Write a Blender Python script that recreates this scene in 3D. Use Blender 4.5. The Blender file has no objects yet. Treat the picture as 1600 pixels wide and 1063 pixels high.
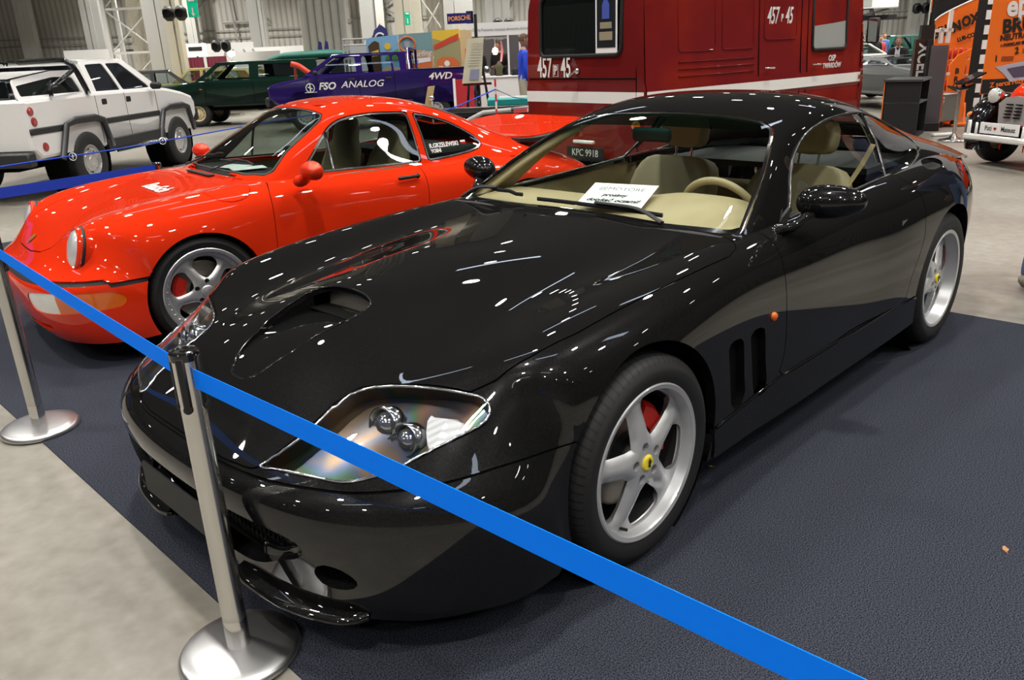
import bpy, math, random
import numpy as np
from mathutils import Vector, Matrix
R = math.radians
C = bpy.context.scene.collection
SC = bpy.context.scene

# ------------------------------------------------------------------ camera
F_PX = 1257.95
CAM = (1.771, 2.167, 1.502)
YAW, PITCH, ROLL = -2.3505, -0.3451, -0.0439
cd = bpy.data.cameras.new('camera'); cam = bpy.data.objects.new('camera', cd); C.objects.link(cam)
_f = Vector((math.cos(YAW)*math.cos(PITCH), math.sin(YAW)*math.cos(PITCH), math.sin(PITCH)))
_r = _f.cross(Vector((0, 0, 1))).normalized(); _u = _r.cross(_f)
_r2 = math.cos(ROLL)*_r + math.sin(ROLL)*_u; _u2 = -math.sin(ROLL)*_r + math.cos(ROLL)*_u
cam.matrix_world = Matrix(((_r2.x, _u2.x, -_f.x, CAM[0]), (_r2.y, _u2.y, -_f.y, CAM[1]), (_r2.z, _u2.z, -_f.z, CAM[2]), (0, 0, 0, 1)))
cd.sensor_fit = 'HORIZONTAL'; cd.sensor_width = 36.0; cd.lens = F_PX*36.0/1600.0
cd.clip_start = 0.05; cd.clip_end = 300
SC.camera = cam
SC.view_settings.view_transform = 'Standard'; SC.view_settings.look = 'None'
SC.view_settings.gamma = 1; SC.view_settings.use_curve_mapping = False
SC.view_settings.exposure = EXPOSURE = 0.38
SC.cycles.max_bounces = 10; SC.cycles.glossy_bounces = 5; SC.cycles.transmission_bounces = 8; SC.cycles.transparent_max_bounces = 12
SC.cycles.caustics_reflective = False; SC.cycles.caustics_refractive = False
SC.cycles.sample_clamp_indirect = 6.0

# ------------------------------------------------------------------ world: dim closed hall
w = bpy.data.worlds.new('hall_air'); SC.world = w; w.use_nodes = True
w.node_tree.nodes['Background'].inputs[0].default_value = (0.78, 0.84, 1.0, 1)
w.node_tree.nodes['Background'].inputs[1].default_value = 0.02
# ------------------------------------------------------------------ materials
MATS = {}
def rgb(h):
    if isinstance(h, (tuple, list)): return tuple(h[:3])
    h = h.lstrip('#'); v = [int(h[i:i+2], 16)/255 for i in (0, 2, 4)]
    return tuple(c/12.92 if c <= .04045 else ((c+.055)/1.055)**2.4 for c in v)
def mat(name, col=(.5, .5, .5), rough=.5, metal=0., coat=0., spec=.5, emit=None, es=1., trans=0., ior=1.45, alpha=1., coat_rough=.03):
    if name in MATS: return MATS[name]
    m = bpy.data.materials.new(name); m.use_nodes = True
    b = m.node_tree.nodes['Principled BSDF']
    b.inputs['Base Color'].default_value = (*rgb(col), 1)
    b.inputs['Roughness'].default_value = rough; b.inputs['Metallic'].default_value = metal
    b.inputs['Coat Weight'].default_value = coat; b.inputs['Coat Roughness'].default_value = coat_rough
    b.inputs['Specular IOR Level'].default_value = spec; b.inputs['IOR'].default_value = ior
    b.inputs['Transmission Weight'].default_value = trans; b.inputs['Alpha'].default_value = alpha
    if emit is not None:
        b.inputs['Emission Color'].default_value = (*rgb(emit), 1); b.inputs['Emission Strength'].default_value = es
    MATS[name] = m
    return m
def nt(m): return m.node_tree.nodes, m.node_tree.links
def noise_mix(m, c1, c2, scale=5., detail=4., lo=.35, hi=.65, coord='Object', bump=0., bscale=None, rough=None, stretch=None):
    """noise driven colour variation and bump on a principled material"""
    N, L = nt(m); b = N['Principled BSDF']
    tc = N.new('ShaderNodeTexCoord'); mp = N.new('ShaderNodeMapping'); L.new(tc.outputs[coord], mp.inputs[0])
    if stretch: mp.inputs['Scale'].default_value = stretch
    n = N.new('ShaderNodeTexNoise'); n.inputs['Scale'].default_value = scale; n.inputs['Detail'].default_value = detail
    L.new(mp.outputs[0], n.inputs['Vector'])
    r = N.new('ShaderNodeValToRGB'); r.color_ramp.elements[0].position = lo; r.color_ramp.elements[1].position = hi
    r.color_ramp.elements[0].color = (*rgb(c1), 1); r.color_ramp.elements[1].color = (*rgb(c2), 1)
    L.new(n.outputs['Fac'], r.inputs[0]); L.new(r.outputs[0], b.inputs['Base Color'])
    if bump:
        n2 = N.new('ShaderNodeTexNoise'); n2.inputs['Scale'].default_value = bscale or scale*4; n2.inputs['Detail'].default_value = 3
        L.new(mp.outputs[0], n2.inputs['Vector'])
        bp = N.new('ShaderNodeBump'); bp.inputs['Strength'].default_value = bump; bp.inputs['Distance'].default_value = .01
        L.new(n2.outputs['Fac'], bp.inputs['Height']); L.new(bp.outputs[0], b.inputs['Normal'])
    if rough:
        mr = N.new('ShaderNodeMapRange'); mr.inputs['To Min'].default_value = rough[0]; mr.inputs['To Max'].default_value = rough[1]
        L.new(n.outputs['Fac'], mr.inputs['Value']); L.new(mr.outputs[0], b.inputs['Roughness'])
    return r
def glass(name, tint=(.9, .95, .93), refl=.04, dens=.9):
    """thin architectural / car glass: see-through with a mirror coat, no refraction"""
    if name in MATS: return MATS[name]
    m = bpy.data.materials.new(name); m.use_nodes = True; N, L = nt(m); N.clear()
    o = N.new('ShaderNodeOutputMaterial'); mx = N.new('ShaderNodeMixShader'); t = N.new('ShaderNodeBsdfTransparent'); g = N.new('ShaderNodeBsdfGlossy')
    t.inputs[0].default_value = (*rgb(tint), 1); g.inputs['Roughness'].default_value = .01; g.inputs[0].default_value = (1, 1, 1, 1)
    lw = N.new('ShaderNodeLayerWeight'); lw.inputs[0].default_value = .5; fr = N.new('ShaderNodeMath'); fr.operation = 'POWER'; fr.inputs[1].default_value = 5.; L.new(lw.outputs['Facing'], fr.inputs[0])
    ml = N.new('ShaderNodeMath'); ml.operation = 'MULTIPLY_ADD'; ml.inputs[1].default_value = dens; ml.inputs[2].default_value = refl
    L.new(fr.outputs[0], ml.inputs[0]); L.new(ml.outputs[0], mx.inputs[0]); L.new(t.outputs[0], mx.inputs[1]); L.new(g.outputs[0], mx.inputs[2]); L.new(mx.outputs[0], o.inputs[0])
    MATS[name] = m
    return m

# ------------------------------------------------------------------ objects
def tag(o, label=None, cat=None, group=None, kind=None):
    if label: o['label'] = label
    if cat: o['category'] = cat
    if group: o['group'] = group
    if kind: o['kind'] = kind
    return o
def thing(name, label, cat, loc=(0, 0, 0), rz=0., group=None):
    o = bpy.data.objects.new(name, None); C.objects.link(o); o.empty_display_size = .1
    o.location = loc; o.rotation_euler = (0, 0, rz)
    return tag(o, label, cat, group)
def mob(name, V, F, m, parent=None, smooth=True, loc=None, rot=None, fm=None):
    me = bpy.data.meshes.new(name)
    me.from_pydata([tuple(map(float, v)) for v in V], [], [tuple(int(i) for i in f) for f in F])
    for q in (m if isinstance(m, (list, tuple)) else [m]): me.materials.append(q)
    if fm is not None: me.polygons.foreach_set('material_index', np.array(fm, dtype=np.int32))
    me.polygons.foreach_set('use_smooth', np.full(len(me.polygons), bool(smooth)))
    me.validate(); me.update()
    o = bpy.data.objects.new(name, me); C.objects.link(o)
    if parent is not None: o.parent = parent
    if loc is not None: o.location = loc
    if rot is not None: o.rotation_euler = rot
    return o
def struct(o): o['kind'] = 'structure'; return o
class MB:
    """collects shapes for one mesh object"""
    def __init__(s): s.V = []; s.F = []; s.M = []; s.mi = 0
    def add(s, V, F, M=None):
        n = len(s.V)
        V = [Vector(v) for v in V]
        if M is not None: V = [M @ v for v in V]
        s.V += [tuple(v) for v in V]; s.F += [tuple(i+n for i in f) for f in F]; s.M += [s.mi]*len(F)
        return s
    def box(s, c, d, M=None, rz=0., bev=0.):
        x, y, z = d[0]/2, d[1]/2, d[2]/2
        if bev > 0:
            b = min(bev, x*.95, y*.95, z*.95)
            V = []; idx = {}
            for sx in (-1, 1):
                for sy in (-1, 1):
                    for sz in (-1, 1):
                        for a in range(3):
                            p = [sx*(x-b), sy*(y-b), sz*(z-b)]; p[a] = (sx*x, sy*y, sz*z)[a]
                            idx[(sx, sy, sz, a)] = len(V); V.append(p)
            F = []
            for a in range(3):
                o = [k for k in range(3) if k != a]
                for sg in (-1, 1):
                    q = []
                    for (s1, s2) in ((-1, -1), (1, -1), (1, 1), (-1, 1)):
                        t = [0, 0, 0]; t[a] = sg; t[o[0]] = s1; t[o[1]] = s2; q.append(idx[(*t, a)])
                    F.append(q)
            for a in range(3):       # edges along axis a
                o = [k for k in range(3) if k != a]
                for s1 in (-1, 1):
                    for s2 in (-1, 1):
                        t0 = [0]*3; t0[a] = -1; t0[o[0]] = s1; t0[o[1]] = s2
                        t1 = list(t0); t1[a] = 1
                        F.append([idx[(*t0, o[0])], idx[(*t1, o[0])], idx[(*t1, o[1])], idx[(*t0, o[1])]])
            for sx in (-1, 1):
                for sy in (-1, 1):
                    for sz in (-1, 1): F.append([idx[(sx, sy, sz, a)] for a in range(3)])
        else:
            V = [(-x, -y, -z), (x, -y, -z), (x, y, -z), (-x, y, -z), (-x, -y, z), (x, -y, z), (x, y, z), (-x, y, z)]
            F = [(0, 3, 2, 1), (4, 5, 6, 7), (0, 1, 5, 4), (1, 2, 6, 5), (2, 3, 7, 6), (3, 0, 4, 7)]
        T = Matrix.Translation(c) @ Matrix.Rotation(rz, 4, 'Z')
        V = [T @ Vector(v) for v in V]
        if bev > 0:          # fix winding by outward test
            cc = Vector(c); F2 = []
            for f in F:
                a, b_, c_ = V[f[0]], V[f[1]], V[f[2]]
                nrm = (b_-a).cross(c_-a); mid = sum((V[i] for i in f), Vector())/len(f)
                F2.append(f if nrm.dot(mid-cc) > 0 else f[::-1])
            F = F2
        return s.add(V, F, M)
    def ring(s, pts, r, n=10, closed=False, M=None, caps=True, flat=None):
        """tube along points; r number or list; flat=(w,h) gives an elliptic section"""
        P = [Vector(p) for p in pts]; k = len(P); rr = r if isinstance(r, (list, tuple)) else [r]*k
        V = []; up = None
        for i, p in enumerate(P):
            if closed: t = (P[(i+1) % k]-P[i-1])
            else: t = (P[min(i+1, k-1)]-P[max(i-1, 0)])
            t = t.normalized() if t.length > 1e-9 else Vector((0, 0, 1))
            if up is None:
                up = Vector((0, 0, 1)) if abs(t.z) < .9 else Vector((1, 0, 0))
            a = t.cross(up)
            if a.length < 1e-6: a = t.orthogonal()
            a.normalize(); b = a.cross(t).normalized(); up = b
            fa, fb = flat if flat else (1, 1)
            for j in range(n):
                th = 2*math.pi*j/n
                V.append(p + a*math.cos(th)*rr[i]*fa + b*math.sin(th)*rr[i]*fb)
        F = []
        for i in range(k if closed else k-1):
            for j in range(n):
                i2 = (i+1) % k
                F.append((i*n+j, i2*n+j, i2*n+(j+1) % n, i*n+(j+1) % n)[::-1])
        if caps and not closed:
            F.append(tuple(range(n))); F.append(tuple(range((k-1)*n, k*n))[::-1])
        return s.add(V, F, M)
    def lathe(s, prof, n=32, M=None, a0=0., a1=2*math.pi, close=False):
        """prof [(radius, z)...] turned about z"""
        V = []; F = []; full = abs(a1-a0-2*math.pi) < 1e-6; m = n if full else n+1; k = len(prof)
        for j in range(m):
            t = a0+(a1-a0)*j/n
            for (r, z) in prof: V.append((r*math.cos(t), r*math.sin(t), z))
        for j in range(n):
            j2 = (j+1) % m
            for i in range(k-1 if not close else k):
                i2 = (i+1) % k
                F.append((j*k+i, j2*k+i, j2*k+i2, j*k+i2))
        F = [f for f in F]
        if prof[0][0] > 1e-6 and not close and full: pass
        return s.add(V, F, M)
    def prism(s, poly, h, M=None, z0=0.):
        """polygon in xy extruded z0..z0+h"""
        n = len(poly); V = [(x, y, z0) for x, y in poly]+[(x, y, z0+h) for x, y in poly]
        F = [tuple(range(n))[::-1], tuple(range(n, 2*n))]+[(i, (i+1) % n, (i+1) % n+n, i+n) for i in range(n)]
        return s.add(V, F, M)
    def build(s, name, m, parent=None, smooth=False, loc=None, rot=None, auto=None):
        o = mob(name, s.V, s.F, m, parent, smooth or auto is not None, loc, rot, s.M)
        if auto is not None: sharp(o, auto)
        return o
def sharp(o, deg=35):
    me = o.data; me.polygons.foreach_set('use_smooth', np.ones(len(me.polygons), dtype=bool))
    me.set_sharp_from_angle(angle=R(deg))
XZ = Matrix(((1, 0, 0, 0), (0, 0, -1, 0), (0, 1, 0, 0), (0, 0, 0, 1)))     # local xy -> world xz, z -> -y
AXY = Matrix(((1, 0, 0, 0), (0, 0, 1, 0), (0, 1, 0, 0), (0, 0, 0, 1)))     # local z -> y , local y -> z (lathe about y)

def bspl(P, m, it=1, a=.9):
    """smooth curve/net along axis 0 close to the given points; m samples per span"""
    P = np.asarray(P, float); Q = P.copy()
    def ext(A): return np.concatenate([[2*A[0]-A[1]], A, [2*A[-1]-A[-2]]])
    for _ in range(it):
        E = ext(Q); Q = Q+a*(P-(E[:-2]+4*E[1:-1]+E[2:])/6)
    E = ext(Q); out = []
    for i in range(len(P)-1):
        for k in range(m):
            t = k/m
            w = ((1-t)**3/6, (3*t**3-6*t*t+4)/6, (-3*t**3+3*t*t+3*t+1)/6, t**3/6)
            out.append(sum(w[j]*E[i+j] for j in range(4)))
    out.append((E[-3]+4*E[-2]+E[-1])/6)
    return np.array(out)
def cspl(P, m=8):
    """closed smooth curve through points (Catmull-Rom)"""
    P = np.asarray(P, float); n = len(P); out = []
    for i in range(n):
        a, b, c, d = P[i-1], P[i], P[(i+1) % n], P[(i+2) % n]
        for k in range(m):
            t = k/m
            out.append(.5*((2*b)+(c-a)*t+(2*a-5*b+4*c-d)*t*t+(3*b-a-3*c+d)*t**3))
    return np.array(out)
def ospl(P, m=8):
    P = np.asarray(P, float); E = np.concatenate([[2*P[0]-P[1]], P, [2*P[-1]-P[-2]]]); out = []
    for i in range(len(P)-1):
        a, b, c, d = E[i:i+4]
        for k in range(m):
            t = k/m
            out.append(.5*((2*b)+(c-a)*t+(2*a-5*b+4*c-d)*t*t+(3*b-a-3*c+d)*t**3))
    out.append(P[-1]); return np.array(out)
def sdpoly(Q, poly):
    """signed distance of points Q (n,2) to closed polygon, negative inside"""
    poly = np.asarray(poly, float); Q = np.asarray(Q, float)
    d = np.full(len(Q), 1e9); ins = np.zeros(len(Q), bool); n = len(poly)
    for i in range(n):
        a = poly[i]; b = poly[(i+1) % n]; e = b-a; L = e@e
        if L < 1e-14: continue
        w_ = Q-a; t = np.clip((w_@e)/L, 0, 1); dd = w_-t[:, None]*e
        d = np.minimum(d, (dd*dd).sum(1))
        c = ((a[1] > Q[:, 1]) != (b[1] > Q[:, 1]))
        if c.any():
            with np.errstate(divide='ignore', invalid='ignore'):
                xx = (b[0]-a[0])*(Q[:, 1]-a[1])/(b[1]-a[1]+1e-30)+a[0]
            ins ^= c & (Q[:, 0] < xx)
    d = np.sqrt(d); d[ins] *= -1
    return d
class PM:
    """poly mesh with shared vertices and normals"""
    def __init__(s, V, F, N=None): s.V = np.asarray(V, float); s.F = F; s.N = N
    def used(s):
        u = sorted({i for f in s.F for i in f}); mp = {a: i for i, a in enumerate(u)}
        u = np.array(u, int)
        return PM(s.V[u] if len(u) else np.zeros((0, 3)), [tuple(mp[i] for i in f) for f in s.F], s.N[u] if s.N is not None and len(u) else None)
    def clip(s, d):
        """split by per-vertex value d: returns (inside d<0, outside d>0)"""
        d = np.where(np.abs(d) < 1e-7, 1e-7, d); V = list(s.V); N = list(s.N); cache = {}; Fi = []; Fo = []
        dl = d.tolist()
        def cut(a, b):
            k = (a, b) if a < b else (b, a)
            if k not in cache:
                t = dl[k[0]]/(dl[k[0]]-dl[k[1]]); cache[k] = len(V)
                V.append(V[k[0]]*(1-t)+V[k[1]]*t); n = N[k[0]]*(1-t)+N[k[1]]*t; N.append(n/(np.linalg.norm(n)+1e-12))
            return cache[k]
        for f in s.F:
            sg = [dl[i] > 0 for i in f]
            if all(sg): Fo.append(f); continue
            if not any(sg): Fi.append(f); continue
            pi = []; po = []; n = len(f)
            for j in range(n):
                a, b = f[j], f[(j+1) % n]
                (po if sg[j] else pi).append(a)
                if sg[j] != sg[(j+1) % n]: c = cut(a, b); pi.append(c); po.append(c)
            if len(pi) > 2: Fi.append(tuple(pi))
            if len(po) > 2: Fo.append(tuple(po))
        V = np.array(V); N = np.array(N)
        return PM(V, Fi, N).used(), PM(V, Fo, N).used()
    def rim(s, depth, keep=None):
        """adds an inward return along the open border (its own vertices, so shading stays crisp)"""
        cnt = {}
        for f in s.F:
            for j in range(len(f)):
                a, b = f[j], f[(j+1) % len(f)]; k = (a, b) if a < b else (b, a)
                cnt[k] = (a, b) if k not in cnt else None
        ed = [e for e in cnt.values() if e]
        if keep is not None: ed = [e for e in ed if keep(s.V[e[0]]) and keep(s.V[e[1]])]
        V = s.V.tolist(); F = list(s.F); mp = {}; N = s.N.tolist()
        for a, b in ed:
            for q in (a, b):
                if q not in mp:
                    mp[q] = len(V); V.append(s.V[q].tolist()); V.append((s.V[q]-s.N[q]*depth).tolist()); N.append(N[q]); N.append(N[q])
            F.append((mp[b], mp[a], mp[a]+1, mp[b]+1))
        return PM(np.array(V), F, np.array(N))
    def off(s, d): return PM(s.V+s.N*d, s.F, s.N)
    def part(s, fn):
        """faces whose centre satisfies fn(array of centres)"""
        if not s.F: return s
        c = np.array([s.V[list(f)].mean(0) for f in s.F]); k = fn(c)
        return PM(s.V, [f for f, q in zip(s.F, k) if q], s.N).used()
    def obj(s, name, m, parent, sh=None, rim=.006):
        q = s.rim(rim) if rim else s
        o = mob(name, q.V, q.F, m, parent)
        if sh: sharp(o, sh)
        return o
def net_grid(rows, mu=8, mv=5, mirror=True, it=1, a=.9):
    """bicubic surface over a net of rows x cols (x,y,z), left half mirrored to a whole"""
    P = np.array(rows, float)
    if mirror:
        Q = P[:, 1:][:, ::-1].copy(); Q[:, :, 1] *= -1; P = np.concatenate([Q, P], 1)
    G = bspl(P, mu, it, a); G = bspl(G.transpose(1, 0, 2), mv, it, a).transpose(1, 0, 2)
    nu, nv = G.shape[:2]
    du = np.gradient(G, axis=0); dv = np.gradient(G, axis=1); Nn = np.cross(du, dv); Nn /= np.linalg.norm(Nn, axis=2)[:, :, None]+1e-12
    V = G.reshape(-1, 3); I = np.arange(nu*nv).reshape(nu, nv)
    F = np.stack([I[:-1, :-1], I[1:, :-1], I[1:, 1:], I[:-1, 1:]], -1).reshape(-1, 4)
    N = Nn.reshape(-1, 3)
    mid = (nu//2)*nv+nv//2
    if N[mid, 2] < 0: N = -N; F = F[:, ::-1]
    return PM(V, [tuple(f) for f in F.tolist()], N)
def text(name, body, size, m, parent=None, M=None, ext=.0015, bold=0., shear=0., sx=1., align='CENTER'):
    cu = bpy.data.curves.new(name, 'FONT'); cu.body = body; cu.size = size; cu.extrude = ext; cu.offset = bold; cu.shear = shear
    cu.align_x = align; cu.align_y = 'CENTER'; cu.resolution_u = 3
    o = bpy.data.objects.new(name, cu); C.objects.link(o)
    dg = bpy.context.evaluated_depsgraph_get(); me = bpy.data.meshes.new_from_object(o.evaluated_get(dg)); bpy.data.objects.remove(o)
    me.materials.clear(); me.materials.append(m)
    o = bpy.data.objects.new(name, me); C.objects.link(o)
    if parent is not None: o.parent = parent
    MM = (M if M is not None else Matrix.Identity(4)) @ Matrix.Diagonal((sx, 1, 1, 1))
    me.transform(MM)
    return o
def frame_mat(o, x, y):
    """matrix placing local xy plane at origin o with x,y axis directions"""
    x = Vector(x).normalized(); y = Vector(y); z = x.cross(y).normalized(); y = z.cross(x); o = Vector(o)
    return Matrix(((x.x, y.x, z.x, o.x), (x.y, y.y, z.y, o.y), (x.z, y.z, z.z, o.z), (0, 0, 0, 1)))
def copy_tree(o, parent=None):
    c = o.copy(); C.objects.link(c); c.parent = parent
    for ch in list(o.children): copy_tree(ch, c)
    return c
# ------------------------------------------------------------------ shared materials
def paint(name, col, flake=None, rough=.35, metal=.0, coat=1.):
    m = mat(name, col, rough, metal, coat, coat_rough=.012, spec=.0)
    if flake:
        N, L = nt(m); b = N['Principled BSDF']
        tc = N.new('ShaderNodeTexCoord'); v = N.new('ShaderNodeTexVoronoi'); v.inputs['Scale'].default_value = 900
        L.new(tc.outputs['Object'], v.inputs['Vector'])
        r = N.new('ShaderNodeValToRGB'); r.color_ramp.elements[0].position = .0; r.color_ramp.elements[1].position = 1.
        r.color_ramp.elements[0].color = (*rgb(col), 1); r.color_ramp.elements[1].color = (*rgb(flake), 1)
        L.new(v.outputs['Color'], r.inputs[0]); L.new(r.outputs[0], b.inputs['Base Color'])
    return m
M_BLACK = paint('black_metallic_paint', (.0012, .0012, .0015), (.019, .019, .0195), rough=.30, metal=.42)
M_BLACK.node_tree.nodes['Principled BSDF'].inputs['Specular Tint'].default_value = (.0, .0, .0, 1)
M_RED = paint('guards_red_paint', (.60, .026, .005), rough=.45)
M_RUB = mat('black_rubber', (.012, .012, .013), .55)
M_MATT = mat('matt_black_plastic', (.008, .008, .009), .6)
M_GLOSSB = mat('gloss_black', (.006, .006, .007), .12, coat=.6)
M_VOID = mat('dark_cavity', (.003, .003, .003), .9, spec=.1)
M_CHROME = mat('polished_steel', (.78, .77, .74), .12, 1.)
M_SILVER = mat('silver_wheel_paint', (.58, .59, .61), .36, .55, coat=.5)
M_ALU = mat('polished_alloy', (.70, .70, .71), .30, .85)
M_DISC = mat('brake_disc_steel', (.30, .27, .23), .38, .9)
M_CALI = mat('red_brake_caliper', (.55, .02, .012), .3, coat=.6)
M_YEL = mat('yellow_badge', (.85, .68, .05), .3, coat=.5)
M_WHITE = mat('white_paint', (.75, .75, .74), .4, coat=.5)
M_PAPER = mat('white_paper', (.82, .83, .84), .8)
M_INK = mat('black_ink', (.01, .01, .01), .7)
M_ORANGE = mat('amber_lens', (.85, .16, .01), .15, coat=1., trans=.3)
M_REDLENS = mat('red_lens', (.35, .008, .008), .12, coat=1.)
M_GLASS = glass('car_glass', (.90, .96, .92), .02)
M_GLASSD = glass('tinted_car_glass', (.50, .56, .53), .05)
M_LENS = glass('clear_lens', (.95, .96, .97), .05)
M_LEATHER = mat('tan_leather', (.46, .37, .21), .55)
noise_mix(M_LEATHER, (.30, .235, .13), (.35, .28, .165), 6, bump=.12, bscale=260)
M_LEATHERD = mat('darker_tan_cloth', (.23, .18, .11), .8)  # darker tan than the leather
M_DARKI = mat('dark_interior', (.014, .014, .016), .8)
# tyre: fine tread blocks by angle, groove shade painted in as near-black
M_TYRE = mat('tyre_rubber', (.010, .010, .011), .62)
def _tyre():
    N, L = nt(M_TYRE); b = N['Principled BSDF']; tc = N.new('ShaderNodeTexCoord'); sp = N.new('ShaderNodeSeparateXYZ'); L.new(tc.outputs['Object'], sp.inputs[0])
    at = N.new('ShaderNodeMath'); at.operation = 'ARCTAN2'; L.new(sp.outputs['X'], at.inputs[0]); L.new(sp.outputs['Z'], at.inputs[1])
    ab = N.new('ShaderNodeMath'); ab.operation = 'ABSOLUTE'; L.new(sp.outputs['Y'], ab.inputs[0])
    ma = N.new('ShaderNodeMath'); ma.operation = 'MULTIPLY_ADD'; ma.inputs[1].default_value = 78.; L.new(at.outputs[0], ma.inputs[0])
    m2 = N.new('ShaderNodeMath'); m2.operation = 'MULTIPLY'; m2.inputs[1].default_value = 60.; L.new(ab.outputs[0], m2.inputs[0]); L.new(m2.outputs[0], ma.inputs[2])
    sn = N.new('ShaderNodeMath'); sn.operation = 'SINE'; L.new(ma.outputs[0], sn.inputs[0])
    gt = N.new('ShaderNodeMath'); gt.operation = 'GREATER_THAN'; gt.inputs[1].default_value = .70; L.new(sn.outputs[0], gt.inputs[0])
    # only on the tread: radius > .94 of tyre
    x2 = N.new('ShaderNodeVectorMath'); x2.operation = 'LENGTH'
    cb = N.new('ShaderNodeCombineXYZ'); L.new(sp.outputs['X'], cb.inputs[0]); L.new(sp.outputs['Z'], cb.inputs[2]); L.new(cb.outputs[0], x2.inputs[0])
    g2 = N.new('ShaderNodeMath'); g2.operation = 'GREATER_THAN'; g2.inputs[1].default_value = .306; L.new(x2.outputs['Value'], g2.inputs[0])
    mu = N.new('ShaderNodeMath'); mu.operation = 'MULTIPLY'; L.new(gt.outputs[0], mu.inputs[0]); L.new(g2.outputs[0], mu.inputs[1])
    bp = N.new('ShaderNodeBump'); bp.invert = True; bp.inputs['Strength'].default_value = .9; bp.inputs['Distance'].default_value = .006
    L.new(mu.outputs[0], bp.inputs['Height']); L.new(bp.outputs[0], b.inputs['Normal'])
    mx = N.new('ShaderNodeMix'); mx.data_type = 'RGBA'; L.new(mu.outputs[0], mx.inputs['Factor']); mx.inputs[6].default_value = (.011, .011, .012, 1); mx.inputs[7].default_value = (.0012, .0012, .0012, 1)
    L.new(mx.outputs[2], b.inputs['Base Color'])
_tyre()

# ------------------------------------------------------------------ wheel with tyre; outer face towards +y, origin at wheel centre, outer sidewall plane y=0
def tyre_mesh(R0, rr, w, grooves=(.25, .5, .75)):
    """R0 outer radius, rr rim radius, w width (goes to -y)"""
    sh = .022
    pr = [(rr-.004, -.018), (rr+.004, -.004), (rr+.018, .001), ((R0+rr)/2, .006), (R0-.035, .002), (R0-.018, -.006), (R0-.007, -.018), (R0-.002, -.03)]
    for g in grooves:
        y = -.03-(w-.06)*g
        pr += [(R0, y+.007), (R0, y+.0055), (R0-.008, y+.0045), (R0-.008, y-.0045), (R0, y-.0055), (R0, y-.007)]
    pr += [(R0-.002, -w+.03), (R0-.007, -w+.018), (R0-.018, -w+.006), ((R0+rr)/2, -w-.006), (rr, -w+.01)]
    return pr
def star_face(r_out, n, a0, hub, hw, h, thick, convex=.012, fil=.012, nr=26, nth=250, holes=None, dish=None):
    """spoked disc as polar grid clipped to hub+spokes+rim ring; axis +y"""
    rs = np.linspace(.0001, r_out, nr+1); th = np.linspace(0, 2*np.pi, nth+1)
    Rr, T = np.meshgrid(rs, th, indexing='ij')
    sec = 2*np.pi/n; ta = (T-a0+sec/2) % sec-sec/2; t = np.abs(Rr*np.sin(ta)); hwv = hw(Rr)
    H = h(Rr)-convex*np.clip(t/np.maximum(hwv, 1e-3), 0, 1.15)**2*np.clip((Rr-hub*.8)/.04, 0, 1)*np.clip((r_out-.010-Rr)/.04, 0, 1)
    V = np.stack([Rr*np.cos(T), H, Rr*np.sin(T)], -1)
    du = np.gradient(V, axis=0); dv = np.gradient(V, axis=1); N_ = np.cross(dv, du); N_ /= np.linalg.norm(N_, axis=2)[:, :, None]+1e-12
    if N_[nr//2, 0, 1] < 0: N_ = -N_
    d1 = Rr-hub; d2 = t-hwv+np.where(np.cos(ta) < 0, 1, 0); d3 = (r_out-.012)-Rr
    k = fil
    def smin(a, b):
        hh = np.clip(.5+.5*(b-a)/k, 0, 1); return b*(1-hh)+a*hh-k*hh*(1-hh)
    d = smin(smin(d1, d2), d3)
    nn = nth+1; I = np.arange((nr+1)*nn).reshape(nr+1, nn)
    F = [(int(I[i, j]), int(I[i+1, j]), int(I[i+1, j+1]), int(I[i, j+1])) for i in range(nr) for j in range(nth)]
    # wrap seam: weld last column to first
    remap = np.arange((nr+1)*nn); remap[I[:, -1]] = I[:, 0]
    F = [tuple(int(remap[q]) for q in f) for f in F]
    pm = PM(V.reshape(-1, 3), F, N_.reshape(-1, 3))
    a, b_, c_ = [pm.V[i] for i in F[nth*(nr//2)][:3]]
    if np.cross(b_-a, c_-a)[1] < 0: pm.F = [f[::-1] for f in pm.F]
    pm, _ = pm.clip(d.reshape(-1))
    if holes:
        rh, rad, off = holes
        dd = np.full(len(pm.V), 1e9)
        for i in range(n):
            a_ = a0+off+i*sec; dd = np.minimum(dd, np.hypot(pm.V[:, 0]-rh*math.cos(a_), pm.V[:, 2]-rh*math.sin(a_)))
        _, pm = pm.clip(dd-rad)
    return pm.rim(thick)
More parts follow.
